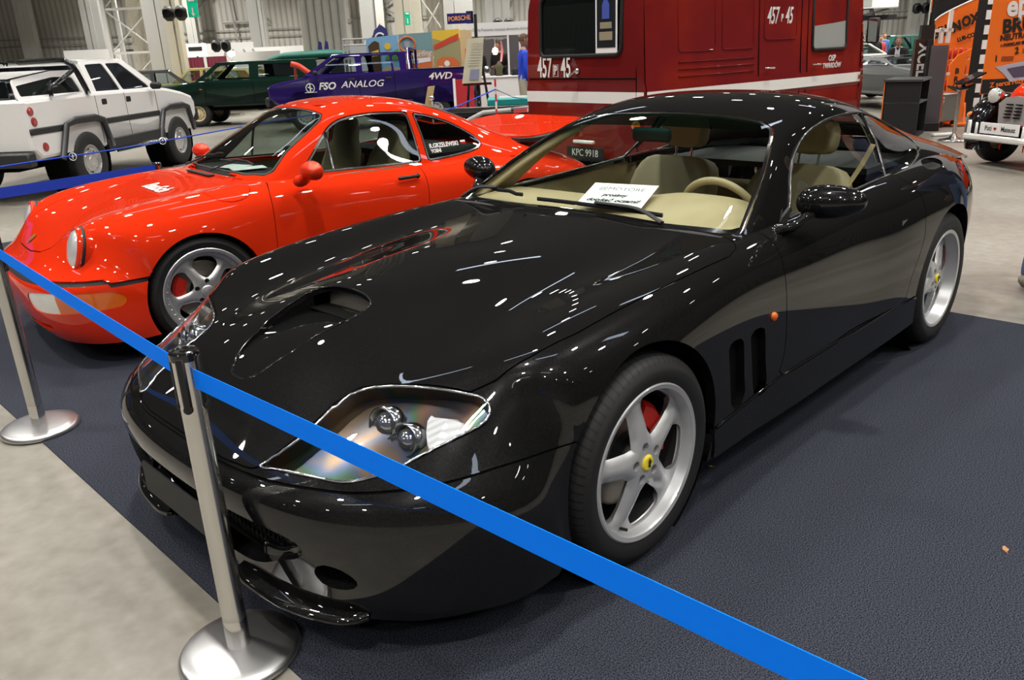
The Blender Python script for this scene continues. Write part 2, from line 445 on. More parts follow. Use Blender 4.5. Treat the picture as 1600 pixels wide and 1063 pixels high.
def wheel(parent, name, loc, side, R0, rr, w, face, m_face, m_lip, lipd=.05, bead=None, cap=None, label=None, caliper=M_CALI, steer=0., holes_dark=None, lip_w=.012, cal=(-28, 38)):
    """side=+1 outer face to +y, -1 mirrored by rotation"""
    e = bpy.data.objects.new(name, None); C.objects.link(e); e.parent = parent; e.location = loc; e.empty_display_size = .1
    e.rotation_euler = (0, 0, (math.pi if side < 0 else 0)+steer)
    if label: e['label'] = label
    b = MB(); b.lathe([(r, y) for r, y in tyre_mesh(R0, rr, w)], 96, M=AXY); b.build('tyre', M_TYRE, e, smooth=True, auto=40)
    b = MB(); b.lathe([(rr+.004, -.012), (rr+.006, -.004), (rr+.001, 0), (rr-lip_w, -.003), (rr-lip_w-.004, -.012), (rr-lip_w-.008, -lipd), (rr-.026, -lipd-.012)], 96, M=AXY)
    rm = b.build('rim', m_lip, e, auto=30)
    b = MB(); b.lathe([(rr-.026, -lipd-.012), (rr-.03, -lipd-.03), (rr-.045, -w*.6), (rr-.01, -w+.02), (rr+.002, -w+.01)], 64, M=AXY); b.build('inner_barrel', M_MATT, rm, smooth=True)  # barrel coloured near-black so the gaps behind the spokes look shaded
    o = mob('spokes', face.V, face.F, m_face, e); sharp(o, 40)
    b = MB(); yd = -lipd-.07
    b.lathe([(.05, yd+.012), (.155, yd+.012), (.163, yd+.008), (.163, yd-.016), (.05, yd-.016)], 64, M=AXY); b.build('brake_disc', M_DISC, e, auto=30)
    b = MB(); b.lathe([(.0, -.02-lipd*.6), (.062, -.03-lipd*.6), (.07, yd+.03), (.075, yd+.01), (.0, yd+.01)], 32, M=AXY); b.build('hub', M_MATT, e, auto=30)
    b = MB(); prof = [(.105, yd+.045), (.16, yd+.048), (.176, yd+.03), (.178, yd-.03), (.1, yd-.03)]
    b.lathe(prof, 14, M=AXY, a0=R(cal[0]), a1=R(cal[1]), close=True)
    k = len(prof); b.F += [tuple(range(k)), tuple(range(14*k, 15*k))[::-1]]; b.M += [0, 0]
    b.build('caliper', caliper, e, auto=30)
    b = MB(); b.lathe([(0, -w*.55), (rr-.04, -w*.55), (rr-.04, -w*.57), (0, -w*.57)], 40, M=AXY); b.build('backing_plate', M_VOID, e)
    if cap:
        b = MB(); b.lathe([(0, cap[1]+.006), (cap[0]*.8, cap[1]+.005), (cap[0], cap[1]), (cap[0], cap[1]-.012)], 32, M=AXY); b.build('center_cap', cap[2], e, auto=40)
    b = MB(); b.ring([(-.112*0+(rr-.03)*math.cos(R(-62)), -lipd+.005, (rr-.03)*math.sin(R(-62))), ((rr-.03)*math.cos(R(-62)), -lipd+.03, (rr-.035)*math.sin(R(-62)))], .005, 8); b.build('valve', M_MATT, e)
    return e
M_LETTER = mat('white_lettering', (.78, .78, .76), .5)
M_LAMPW = mat('clear_lamp_ribbed', (.72, .72, .70), .15, .2, coat=1.)
M_CLAD = mat('grey_black_cladding', (.022, .023, .026), .45)
M_OFFW = mat('white_car_paint', (.82, .82, .82), .35, coat=.8)
# ------------------------------------------------------------------ the hall: its grid runs at 45 degrees to the carpet
GRID_X, GRID_Y, GRID_A = 1.771, 2.167, -2.3505      # aisle crossing and direction of the hall grid
_v = Vector((math.cos(GRID_A), math.sin(GRID_A))); _h = Vector((_v.y, -_v.x)); HR = math.atan2(_h.y, _h.x)
def HP(d, r, z=0.):
    """hall grid: d metres deep, r metres to the right of the aisle crossing"""
    return (GRID_X+_v.x*d+_h.x*r, GRID_Y+_v.y*d+_h.y*r, z)
def hthing(name, label, cat, d, r, group=None, rz=0., z=0.): return thing(name, label, cat, HP(d, r, z), HR+rz, group)
def hmob(b, name, m, d=0, r=0, z=0., rz=0., auto=None):
    o = b.build(name, m, None, auto=auto); o.location = HP(d, r, z); o.rotation_euler = (0, 0, HR+rz); return o
HZ = 9.5
M_CEIL = mat('ceiling_sheet', (.055, .058, .062), .8)
M_CLADW = mat('corrugated_wall_cladding', (.33, .32, .29), .55)
def _clad():
    N, L = nt(M_CLADW); b = N['Principled BSDF']; tc = N.new('ShaderNodeTexCoord'); w_ = N.new('ShaderNodeTexWave'); w_.bands_direction = 'X'; w_.inputs['Scale'].default_value = 1.1
    L.new(tc.outputs['Object'], w_.inputs[0]); r = N.new('ShaderNodeValToRGB'); r.color_ramp.elements[0].position = .15; r.color_ramp.elements[1].position = .5
    r.color_ramp.elements[0].color = (.36, .355, .33, 1); r.color_ramp.elements[1].color = (.52, .51, .47, 1); L.new(w_.outputs[1], r.inputs[0]); L.new(r.outputs[0], b.inputs['Base Color'])  # trough shade of the corrugation painted in as darker bands
    bp = N.new('ShaderNodeBump'); bp.inputs['Strength'].default_value = .25; bp.inputs['Distance'].default_value = .03; L.new(w_.outputs[1], bp.inputs['Height']); L.new(bp.outputs[0], b.inputs['Normal'])
_clad()
M_PLASTER = mat('white_partition', (.62, .62, .62), .7)
M_FLOOR = mat('polished_concrete', (.40, .38, .34), .35)
noise_mix(M_FLOOR, (.190, .178, .156), (.268, .255, .230), .8, 7, .28, .72, rough=(.25, .5))
def _floor():
    N, L = nt(M_FLOOR); b = N['Principled BSDF']; src = b.inputs['Base Color'].links[0].from_socket
    tc = N.new('ShaderNodeTexCoord'); n = N.new('ShaderNodeTexNoise'); n.inputs['Scale'].default_value = 14; n.inputs['Detail'].default_value = 8; L.new(tc.outputs['Object'], n.inputs['Vector'])
    r = N.new('ShaderNodeValToRGB'); r.color_ramp.elements[0].position = .3; r.color_ramp.elements[1].position = .75; r.color_ramp.elements[0].color = (.78, .76, .72, 1); r.color_ramp.elements[1].color = (1.08, 1.08, 1.08, 1)
    L.new(n.outputs['Fac'], r.inputs[0])
    # slab joints
    br = N.new('ShaderNodeTexBrick'); br.offset = 0; br.inputs['Scale'].default_value = .22; br.inputs['Mortar Size'].default_value = .0016; br.inputs['Brick Width'].default_value = 1.; br.inputs['Row Height'].default_value = 1.
    br.inputs['Color1'].default_value = (1, 1, 1, 1); br.inputs['Color2'].default_value = (1, 1, 1, 1); br.inputs['Mortar'].default_value = (.72, .70, .68, 1)
    mp = N.new('ShaderNodeMapping'); mp.inputs['Rotation'].default_value = (0, 0, R(24)); mp.inputs['Location'].default_value = (.2, .3, 0); L.new(tc.outputs['Object'], mp.inputs[0]); L.new(mp.outputs[0], br.inputs[0])
    m1 = N.new('ShaderNodeMix'); m1.data_type = 'RGBA'; m1.blend_type = 'MULTIPLY'; m1.inputs['Factor'].default_value = 1; L.new(src, m1.inputs[6]); L.new(r.outputs[0], m1.inputs[7])
    m2 = N.new('ShaderNodeMix'); m2.data_type = 'RGBA'; m2.blend_type = 'MULTIPLY'; m2.inputs['Factor'].default_value = 1; L.new(m1.outputs[2], m2.inputs[6]); L.new(br.outputs[0], m2.inputs[7]); L.new(m2.outputs[2], b.inputs['Base Color'])
_floor()
b = MB(); b.box((0, 15, -.056), (84, 66, .1)); struct(hmob(b, 'floor', M_FLOOR))
b = MB(); b.box((0, 15, HZ+.1), (84, 66, .2)); struct(hmob(b, 'ceiling', M_CEIL))
b = MB(); b.box((0, 46.1, HZ/2), (84, .2, HZ)); struct(hmob(b, 'wall_back', M_CLADW))
b = MB(); b.box((0, -16.1, HZ/2), (84, .2, HZ)); struct(hmob(b, 'wall_front', M_CLADW))
for nm, x in (('wall_left', -40.1), ('wall_right', 36.1)):
    b = MB(); b.box((0, 0, HZ/2), (62, .2, HZ)); o = b.build(nm, M_CLADW); o.location = HP(15, x); o.rotation_euler = (0, 0, HR+math.pi/2); struct(o)
M_LAMP = mat('lamp_glow', (1, 1, 1), emit=(1, .97, .90), es=26.)
M_HOUS = mat('lamp_housing', (.25, .25, .26), .4, .8)
M_TUBE = mat('strip_light_glow', (1, 1, 1), emit=(.70, .82, 1.), es=4.5)
def hall_lights():
    k = 0
    first = None
    for ix, d in enumerate(np.arange(-8, 44, 5.2)):
        for iy, r in enumerate(np.arange(-21, 22, 5.2)):
            # high-bay lamp: bell housing with glowing disc; the near ones carry a real light
            near = -10 < d < 25 and abs(r) < 17 or d >= 25 and (ix+iy) % 2 == 0
            if math.hypot(d+(1.3 if iy % 2 else 0)-31, r+6.2) < 2.2: continue
            loc = HP(d+(1.3 if iy % 2 else 0), r, HZ-.9)
            if first is None:
                t = thing('high_bay_lamp', 'round high-bay lamp hanging from the hall ceiling', 'lamp', loc, 0, 'high-bay lamps under the ceiling')
                b = MB(); b.lathe([(.0, .40), (.08, .40), (.10, .20), (.24, .0), (.23, -.01), (.09, .19)], 24); b.build('housing', M_HOUS, t, smooth=True)
                b = MB(); b.lathe([(0, .02), (.215, .02), (.215, .015), (0, .015)], 24); b.build('glowing_disc', M_LAMP, t)
                b = MB(); b.ring([(0, 0, .4), (0, 0, .895)], .012, 6); b.build('suspension', M_HOUS, t)
                first = t
            else:
                c = copy_tree(first); c.location = loc
            if near:
                ld = bpy.data.lights.new('high_bay_light', 'AREA'); ld.shape = 'DISK'; ld.size = .40; ld.spread = R(125); ld.energy = LAMP_W*(1 if d < 25 else 5.); ld.color = (1, .955, .88)
                lo = bpy.data.objects.new('high_bay_light', ld); C.objects.link(lo); lo.location = (loc[0], loc[1], loc[2]-.03)
    # long cool strip lights
    for k, (d, r, ln) in enumerate(((-3, -4.5, 2.4), (-3, 4., 2.4), (3.5, -8.0, 2.4), (3.5, 1.8, 2.4), (3.5, 8.5, 2.4), (10, -5, 2.4), (10, 4, 2.4), (16, 0, 2.4), (16, 9, 2.4), (-6.5, 0, 2.4), (7, -1.2, 2.4))):
        t = hthing('strip_lamp', 'long cool-white strip lamp hung below the hall ceiling', 'lamp', d, r, 'strip lamps under the ceiling', z=HZ-1.6)
        b = MB(); b.box((0, 0, .06), (ln, .36, .06)); b.ring([(-ln*.4, 0, .09), (-ln*.4, 0, 1.59)], .01, 4); b.ring([(ln*.4, 0, .09), (ln*.4, 0, 1.59)], .01, 4); b.build('housing', M_HOUS, t)
        b = MB(); b.box((0, 0, .02), (ln*.96, .30, .02)); b.build('glowing_panel', M_TUBE, t)
LAMP_W = 150
hall_lights()
M_CARPET = mat('charcoal_carpet', (.03, .032, .042), .95, spec=.1)
noise_mix(M_CARPET, (.003, .0035, .0075), (.060, .066, .088), 260, 8, .38, .66)
b = MB(); b.box((-1.02, -1.5, -.003), (4.06, 10., .006)); tag(b.build('carpet', M_CARPET), 'dark blue-grey exhibition carpet lying under the black and red sports cars', 'carpet')

# ---- structural steel in the distance
M_STEELG = mat('painted_grey_steel', (.34, .34, .33), .5)
M_STEELL = mat('light_grey_steel', (.42, .42, .40), .5)
M_CONC = mat('pale_concrete', (.46, .43, .36), .8)
def column(k, d, w_, m, z1=9.4, dp=.4):
    b = MB(); b.box((0, 0, z1/2), (w_, dp, z1)); b.box((0, -.01-dp/2, z1/2), (w_*.25, .04, z1)); o = hmob(b, 'column', m, d, k*d); struct(o); return o
for k, d, w_, m in ((-.541, 44, .75, M_STEELL), (-.464, 42, .9, M_STEELG), (-.373, 32, .5, M_CONC), (-.392, 33, .8, M_STEELG), (-.352, 44, .5, M_STEELL), (-.276, 43, .8, M_STEELG), (-.27, 42.5, .25, M_STEELL), (-.145, 44, 1.1, M_STEELG), (-.135, 43, .4, M_STEELL), (-.103, 36, 1.1, M_CONC), (-.045, 36, 1.2, M_STEELG), (.0, 42, 1.2, M_STEELG), (.485, 45, .7, M_STEELL), (.425, 45.5, .3, M_STEELG)):
    column(k, d, w_, m)
def lattice(k0, k1, d, z1=9.4):
    w_ = (k1-k0)*d; b = MB()
    for x in (0, w_): b.box((x, 0, z1/2), (.16, .16, z1)); b.box((x, 1.2, z1/2), (.16, .16, z1))
    for i in range(6):
        z = .3+i*1.8; b.box((w_/2, 0, z), (w_, .1, .1)); b.ring([(0, 0, z), (w_, 0, z+1.8)], .035, 5); b.ring([(w_, 0, z), (0, 0, z+1.8)], .035, 5)
    struct(hmob(b, 'lattice_column', M_STEELL, d, k0*d))
    b = MB(); n = 22
    for i in range(n): b.box((w_*(.22+.72*i/n), 1.3, z1/2), (w_*.72/n*.55, .08, z1))
    struct(hmob(b, 'ribbed_panel', M_CONC, d, k0*d))
lattice(-.450, -.395, 38); lattice(-.092, -.058, 36)
b = MB()
for i, x in enumerate(np.linspace(0, 1.35, 6)): b.ring([(x, .0, 0), (x+.0, 0, 9.3)], .14, 12); 
o = hmob(b, 'fluted_column', M_STEELL, 30, -.223*30); struct(o); sharp(o, 50)
b = MB(); b.box((0, 0, 4.7), (1.0, .8, 9.4)); struct(hmob(b, 'fluted_column', M_STEELG, 32, -.20*32))
b = MB(); b.ring([(0, 0, 2.2), (.25, 0, 6.), (.3, 0, 9.4)], .5, 16); 
# wall rails and bracing
b = MB()
for z in (3.1, 2.75): b.ring([(-30, 45.9, z), (-9, 45.9, z)], .03, 5)
b.ring([(-8, 45.8, 3.4), (-3, 45.8, 3.4)], .05, 5); b.ring([(-14.5, 45.8, 3.5), (-12.2, 45.8, 3.5)], .07, 6)
for a, c in (((-16, 45.7, 4.), (-14, 45.7, 5.4)), ((-14, 45.7, 5.4), (-12.2, 45.7, 3.7)), ((-14, 45.7, 5.4), (-13.8, 45.7, 2.3)), ((-16, 45.7, 2.9), (-15.3, 45.7, 2.4)), ((-7, 45.7, 4.6), (-5, 45.7, 3.3)), ((-5, 45.7, 4.6), (-7, 45.7, 3.3)), ((0, 45.7, 2.4), (2, 45.7, 6)), ((17, 45.7, 2.6), (27, 45.7, 2.6)), ((17, 45.7, 4.6), (27, 45.7, 4.6)), ((19, 45.7, 2.6), (19, 45.7, 7)), ((20.3, 45.7, 2.6), (20.3, 45.7, 7))): b.ring([a, c], .05, 5)
struct(hmob(b, 'wall_bracing', M_STEELG))
b = MB(); b.box((-18.7, 45.85, 2.45), (7, .15, .1)); struct(hmob(b, 'trim_1', M_STEELL))
# ---- low white partitions at the foot of the back wall
def hwall(name, label, cat, k0, k1, d, z0, z1, m, group=None, th=.08):
    w_ = (k1-k0)*d; t = tag(hmob(MB().box((w_/2, 0, (z0+z1)/2), (w_, th, z1-z0)), name, m, d, k0*d), label, cat, group); return t
hwall('partition_wall', 'long white partition behind the lifted white pickup', 'partition', -.505, -.44, 41, 0, 2.36, M_PLASTER)
hwall('partition_wall', 'tall white booth wall behind the maroon curtains', 'partition', -.372, -.285, 39, 0, 2.36, M_PLASTER)
hwall('partition_wall', 'pale grey booth wall beyond the green jeep', 'partition', -.318, -.255, 34, 0, 1.88, mat('pale_grey_board', (.50, .51, .52), .7))
hwall('partition_wall', 'white wall seen above the teal car cover', 'partition', -.285, -.22, 38.5, 0, 2.1, M_PLASTER)
hwall('partition_wall', 'white board wall beside the flying banner flag', 'partition', -.185, -.150, 30, 0, 1.95, mat('grey_white_board', (.55, .57, .62), .7))
t = hthing('curtain_booth', 'maroon curtained booth by the concrete column', 'booth', 36, -.366*36)
b = MB(); n = 40; V = []
for i in range(n+1):
    x = 1.75*i/n; y = .05*math.sin(i*1.9); V += [(x, y, .0), (x, y, 1.78)]
b.add(V, [(2*i, 2*i+2, 2*i+3, 2*i+1) for i in range(n)]); b.build('curtain', mat('maroon_cloth', (.10, .006, .02), .8), t, smooth=True)
b = MB(); b.box((.85, -.1, .9), (.12, .03, 1.8)); b.build('curtain_post', M_STEELL, t)
t = hthing('signboard', 'small black and white sign on the booth wall by the concrete column', 'sign', 38.5, -.362*38.5)
b = MB(); b.box((.45, -.1, 1.9), (.9, .04, .95)); b.build('board', M_PAPER, t); b = MB(); b.box((.4, -.13, 2.15), (.6, .02, .16)); b.prism([(.1, 1.55), (.45, 1.85), (.8, 1.55), (.7, 1.55), (.45, 1.72), (.2, 1.55)], .02, M=XZ @ Matrix.Translation((0, 0, .12))); b.build('print', M_INK, t)
for i, (x, m_) in enumerate(((-.31, 0), (-.30, 1), (-.292, 2))):
    t = hthing('curved_fin_display', ('leftmost', 'middle', 'rightmost')[i]+' of the white curved fins standing beside the maroon curtain', 'display', 35+i*.3, x*35, 'curved white fins')
    b = MB(); b.ring([(0, 0, 2.0), (.18, 0, 1.75), (.30, 0, 1.3), (.33, 0, 0)], .05, 8); b.build('fin', M_WHITE, t, smooth=True)
t = hthing('work_light', 'glaring work light above the booths behind the green jeep', 'lamp', 33, -.312*33)
b = MB(); b.lathe([(0, .1), (.11, .07), (.13, 0), (.1, -.08), (0, -.1)], 20, M=Matrix.Translation((0, 0, 1.83))); b.build('bulb', mat('work_lamp_glow', (1, 1, 1), emit=(1, .95, .85), es=25), t, smooth=True)
b = MB(); b.ring([(0, 0, 0), (0, 0, 1.75)], .02, 6); b.build('pole', M_STEELG, t)
t = hthing('orange_chair', 'orange-brown board leaning in the booth behind the green jeep', 'board', 33.6, -.302*33.6); t.name = 'leaning_board'
b = MB(); b.box((.1, 0, .6), (.5, .05, 1.2)); b.build('board_face', mat('orange_board', (.55, .25, .10), .6), t)
# speakers and exit signs
def speaker(d, k, z, label):
    t = hthing('loudspeaker', label, 'loudspeaker', d, k*d, 'black loudspeaker pairs on the structure')
    for x in (-.22, .22):
        b = MB(); b.box((x, -.3, z), (.38, .4, .5), bev=.12); c = b.build('speaker_box', M_MATT, t, auto=60)
        b = MB(); b.lathe([(0, 0), (.14, .02), (.15, 0)], 16, M=Matrix.Translation((x, -.51, z)) @ Matrix.Rotation(R(90), 4, 'X')); b.build('speaker_cone', M_VOID, c)
    b = MB(); b.box((0, 0, z), (.1, .5, .1)); b.build('bracket', M_STEELG, t)
speaker(31.6, -.366, 3.25, 'black loudspeaker pair fixed to the pale concrete column')
speaker(38.5, -.320, 2.22, 'small black spotlight pair on top of the white booth wall')
speaker(35, .006, 2.5, 'black loudspeaker pair above the stand with the chrome sign')
speaker(43.9, .487, 2.65, 'black loudspeaker pair high on the far corrugated wall')
M_EXIT = mat('exit_green', (.0, .30, .16), .5, emit=(.0, .35, .2), es=.5)
def exit_sign(d, k, z0, z1, w_, label):
    t = hthing('exit_sign', label, 'sign', d, k*d, rz=0)
    b = MB(); b.box((0, 0, (z0+z1)/2), (w_, .06, z1-z0)); b.build('panel', M_EXIT, t)
    b = MB(); b.box((0, -.04, z0+(z1-z0)*.35), (w_*.12, .02, (z1-z0)*.3)); b.prism([(-w_*.2, 0), (w_*.2, 0), (0, -w_*.35)], .02, M=Matrix.Translation((0, -.03, z0+(z1-z0)*.22)) @ XZ); b.box((0, -.04, z1-(z1-z0)*.12), (w_*.6, .02, (z1-z0)*.12)); b.build('arrow', M_LETTER, t)
exit_sign(31.5, -.348, 3.1, 3.75, .36, 'green emergency exit sign beside the pale concrete column')
exit_sign(35.3, -.104, 2.65, 3.15, .22, 'narrow green exit sign on the column above the poster wall')
# heater
t = hthing('wall_heater', 'white heater box high above the parked cars by the far wall', 'heater', 38, .428*38)
b = MB(); b.box((0, 0, 3.15), (2.2, 1.2, 1.2), bev=.05); b.build('casing', M_OFFW, t, auto=40); b = MB(); b.box((-.55, -.61, 3.15), (.9, .02, 1.0)); b.lathe([(0, .02), (.12, 0)], 16, M=Matrix.Translation((.6, -.62, 3.1)) @ Matrix.Rotation(R(90), 4, 'X')); b.build('grille', M_STEELG, t); b = MB(); b.box((0, .2, 2.2), (2.6, .5, .2)); b.ring([(.9, 0, 2.55), (.7, 7.5, 2.0)], .05, 6); b.build('duct', M_CLAD, t)
# ------------------------------------------------------------------ black coupe: surfaces
def frow(x, yz): return [(x, y, z) for y, z in yz]
FB = [
 [(.97,0,.14),(.965,.25,.14),(.94,.47,.14),(.87,.63,.14),(.78,.76,.14),(.68,.84,.145),(.58,.90,.15),(.50,.925,.155),(.44,.93,.16)],
 [(.985,0,.22),(.98,.25,.22),(.955,.48,.22),(.89,.65,.22),(.80,.77,.22),(.69,.86,.22),(.58,.915,.22),(.49,.94,.22),(.42,.94,.17)],
 [(1.01,0,.34),(1.005,.25,.34),(.975,.48,.34),(.91,.65,.34),(.81,.785,.335),(.69,.875,.33),(.57,.925,.31),(.47,.945,.28),(.41,.94,.18)],
 [(1.03,0,.43),(1.022,.25,.43),(.985,.47,.43),(.915,.64,.425),(.81,.78,.42),(.69,.87,.41),(.56,.925,.385),(.45,.945,.335),(.40,.94,.19)],
 [(1.015,0,.475),(1.008,.24,.478),(.97,.45,.48),(.90,.62,.48),(.795,.765,.478),(.67,.86,.465),(.53,.918,.435),(.43,.942,.37),(.39,.935,.195)],
 [(.96,0,.51),(.955,.22,.513),(.92,.42,.52),(.85,.59,.525),(.75,.73,.525),(.64,.83,.515),(.50,.90,.485),(.41,.935,.40),(.38,.93,.2)],
 [(.86,0,.572),(.855,.22,.572),(.83,.41,.57),(.77,.57,.578),(.68,.70,.58),(.58,.80,.575),(.47,.875,.54),(.38,.93,.43),(.36,.93,.2)],
 [(.73,0,.655),(.725,.21,.652),(.70,.42,.632),(.66,.56,.64),(.59,.68,.645),(.52,.78,.64),(.43,.86,.60),(.34,.93,.46),(.34,.93,.2)],
 [(.58,0,.727),(.575,.21,.722),(.55,.43,.685),(.53,.57,.69),(.49,.68,.70),(.44,.78,.70),(.37,.865,.65),(.30,.935,.50),(.3,.93,.2)],
 [(.35,0,.782),(.35,.22,.774),(.35,.44,.724),(.35,.60,.73),(.35,.72,.752),(.345,.82,.745),(.32,.89,.685),(.27,.938,.52),(.27,.93,.2)],
 frow(.1,[(0,.813),(.23,.805),(.46,.758),(.61,.775),(.73,.79),(.83,.78),(.91,.705),(.955,.54),(.93,.2)]),
 frow(-.15,[(0,.83),(.24,.823),(.47,.785),(.62,.80),(.74,.813),(.84,.80),(.915,.72),(.95,.54),(.925,.2)]),
 frow(-.4,[(0,.838),(.25,.833),(.48,.81),(.63,.82),(.75,.83),(.84,.81),(.905,.73),(.935,.53),(.925,.19)]),
 frow(-.65,[(0,.855),(.25,.85),(.48,.835),(.64,.84),(.76,.845),(.84,.81),(.895,.73),(.92,.53),(.92,.19)]),
 frow(-.9,[(0,.87),(.25,.87),(.5,.862),(.66,.855),(.77,.845),(.84,.80),(.89,.72),(.915,.52),(.925,.185)]),
 frow(-1.2,[(0,.875),(.25,.875),(.5,.868),(.66,.86),(.77,.85),(.838,.80),(.885,.72),(.915,.52),(.925,.185)]),
 frow(-1.5,[(0,.88),(.25,.88),(.5,.875),(.66,.865),(.768,.855),(.838,.81),(.885,.72),(.915,.52),(.925,.185)]),
 frow(-1.75,[(0,.885),(.25,.885),(.5,.88),(.66,.87),(.77,.863),(.845,.82),(.895,.725),(.925,.525),(.928,.187)]),
 frow(-2.0,[(0,.89),(.25,.89),(.5,.885),(.66,.88),(.775,.88),(.86,.84),(.92,.735),(.945,.53),(.93,.19)]),
 frow(-2.3,[(0,.905),(.25,.905),(.5,.902),(.66,.895),(.78,.893),(.87,.85),(.935,.745),(.955,.54),(.93,.2)]),
 frow(-2.6,[(0,.92),(.25,.92),(.48,.915),(.66,.907),(.79,.90),(.88,.85),(.945,.735),(.958,.54),(.93,.2)]),
 frow(-2.9,[(0,.925),(.25,.925),(.47,.92),(.63,.91),(.755,.895),(.845,.83),(.905,.72),(.915,.54),(.89,.22)]),
 frow(-3.15,[(0,.925),(.25,.923),(.45,.918),(.60,.905),(.705,.88),(.785,.81),(.83,.71),(.84,.54),(.82,.25)]),
 frow(-3.36,[(0,.92),(.23,.918),(.42,.91),(.56,.89),(.645,.855),(.715,.79),(.755,.69),(.765,.54),(.75,.28)]),
 [(-3.49,0,.90),(-3.485,.22,.90),(-3.47,.40,.89),(-3.44,.53,.865),(-3.41,.61,.82),(-3.38,.675,.76),(-3.36,.71,.67),(-3.35,.72,.54),(-3.35,.70,.3)],
 [(-3.53,0,.78),(-3.52,.22,.78),(-3.51,.40,.77),(-3.48,.52,.74),(-3.45,.60,.70),(-3.42,.65,.64),(-3.40,.68,.57),(-3.39,.69,.48),(-3.39,.67,.32)],
 [(-3.54,0,.6),(-3.535,.22,.6),(-3.52,.40,.6),(-3.50,.52,.58),(-3.47,.60,.55),(-3.44,.65,.50),(-3.42,.68,.46),(-3.41,.69,.42),(-3.41,.67,.3)],
 [(-3.5,0,.3),(-3.49,.22,.3),(-3.48,.40,.3),(-3.46,.52,.3),(-3.44,.60,.3),(-3.42,.65,.3),(-3.40,.67,.3),(-3.40,.68,.3),(-3.40,.67,.28)],
]
FG = [
 [(-.68,0,.79),(-.68,.27,.79),(-.67,.52,.785),(-.68,.74,.78),(-.74,.79,.76),(-.84,.81,.74),(-.95,.82,.72),(-1.05,.82,.70)],
 [(-.84,0,.875),(-.835,.27,.873),(-.815,.52,.865),(-.79,.725,.855),(-.86,.765,.83),(-.94,.785,.80),(-1.02,.795,.78),(-1.1,.8,.74)],
 [(-1.08,0,1.01),(-1.075,.26,1.007),(-1.05,.49,.995),(-1.03,.665,.985),(-1.08,.705,.95),(-1.13,.735,.89),(-1.18,.765,.83),(-1.22,.79,.76)],
 [(-1.28,0,1.125),(-1.275,.25,1.12),(-1.25,.46,1.105),(-1.23,.61,1.085),(-1.26,.655,1.03),(-1.29,.70,.95),(-1.32,.75,.85),(-1.34,.785,.77)],
 [(-1.44,0,1.20),(-1.435,.24,1.195),(-1.42,.43,1.178),(-1.41,.565,1.15),(-1.43,.615,1.08),(-1.44,.67,.98),(-1.45,.735,.86),(-1.46,.78,.78)],
 frow(-1.6,[(0,1.25),(.24,1.245),(.42,1.228),(.555,1.19),(.61,1.12),(.668,1.0),(.735,.87),(.78,.79)]),
 frow(-1.8,[(0,1.275),(.24,1.27),(.42,1.25),(.55,1.205),(.605,1.13),(.665,1.005),(.74,.88),(.785,.80)]),
 frow(-2.05,[(0,1.27),(.23,1.265),(.41,1.24),(.54,1.195),(.60,1.12),(.665,1.0),(.745,.885),(.79,.81)]),
 frow(-2.3,[(0,1.235),(.23,1.23),(.40,1.205),(.525,1.16),(.59,1.09),(.66,.99),(.745,.895),(.8,.82)]),
 frow(-2.55,[(0,1.18),(.22,1.175),(.38,1.15),(.50,1.11),(.57,1.05),(.65,.97),(.74,.90),(.81,.84)]),
 frow(-2.8,[(0,1.11),(.21,1.105),(.36,1.085),(.475,1.055),(.55,1.01),(.64,.955),(.73,.915),(.8,.86)]),
 frow(-3.05,[(0,1.03),(.2,1.025),(.35,1.01),(.46,.985),(.54,.965),(.62,.94),(.70,.91),(.78,.87)]),
 frow(-3.25,[(0,.965),(.2,.96),(.34,.95),(.45,.935),(.53,.92),(.61,.905),(.68,.88),(.75,.85)]),
 frow(-3.4,[(0,.9),(.2,.9),(.34,.89),(.45,.88),(.53,.87),(.61,.86),(.68,.84),(.75,.8)]),
]
def ring_gap(pm, d, g=.0022):
    """splits along d=0 leaving a shut line: (inside, outside, strip)"""
    i, o = pm.clip(d)
    i2, s1 = i.clip(sd_of(i, i)) if False else (i, None)
    return i, o
def carve(pm, fn, g=.0024):
    """fn(V)->signed distance; returns inside, outside, gap strip"""
    a, b = pm.clip(fn(pm.V)+g); c, d = b.clip(fn(b.V)-g)
    return a, d, c
def sym(poly):
    """closed outline from the y>=0 half"""
    p = np.asarray(poly, float); q = p[::-1].copy(); q[:, 1] *= -1
    return np.concatenate([p, q])
def fxy(poly): return lambda V: sdpoly(V[:, :2], poly)
def fxya(poly): return lambda V: sdpoly(np.stack([V[:, 0], np.abs(V[:, 1])], -1), poly)
def fxz(poly, ymin=.3):
    def f(V):
        d = sdpoly(V[:, [0, 2]], poly); return np.where(np.abs(V[:, 1]) < ymin, 1., d)
    return f
def sides(pm): return pm.part(lambda c: c[:, 1] > 0), pm.part(lambda c: c[:, 1] < 0)

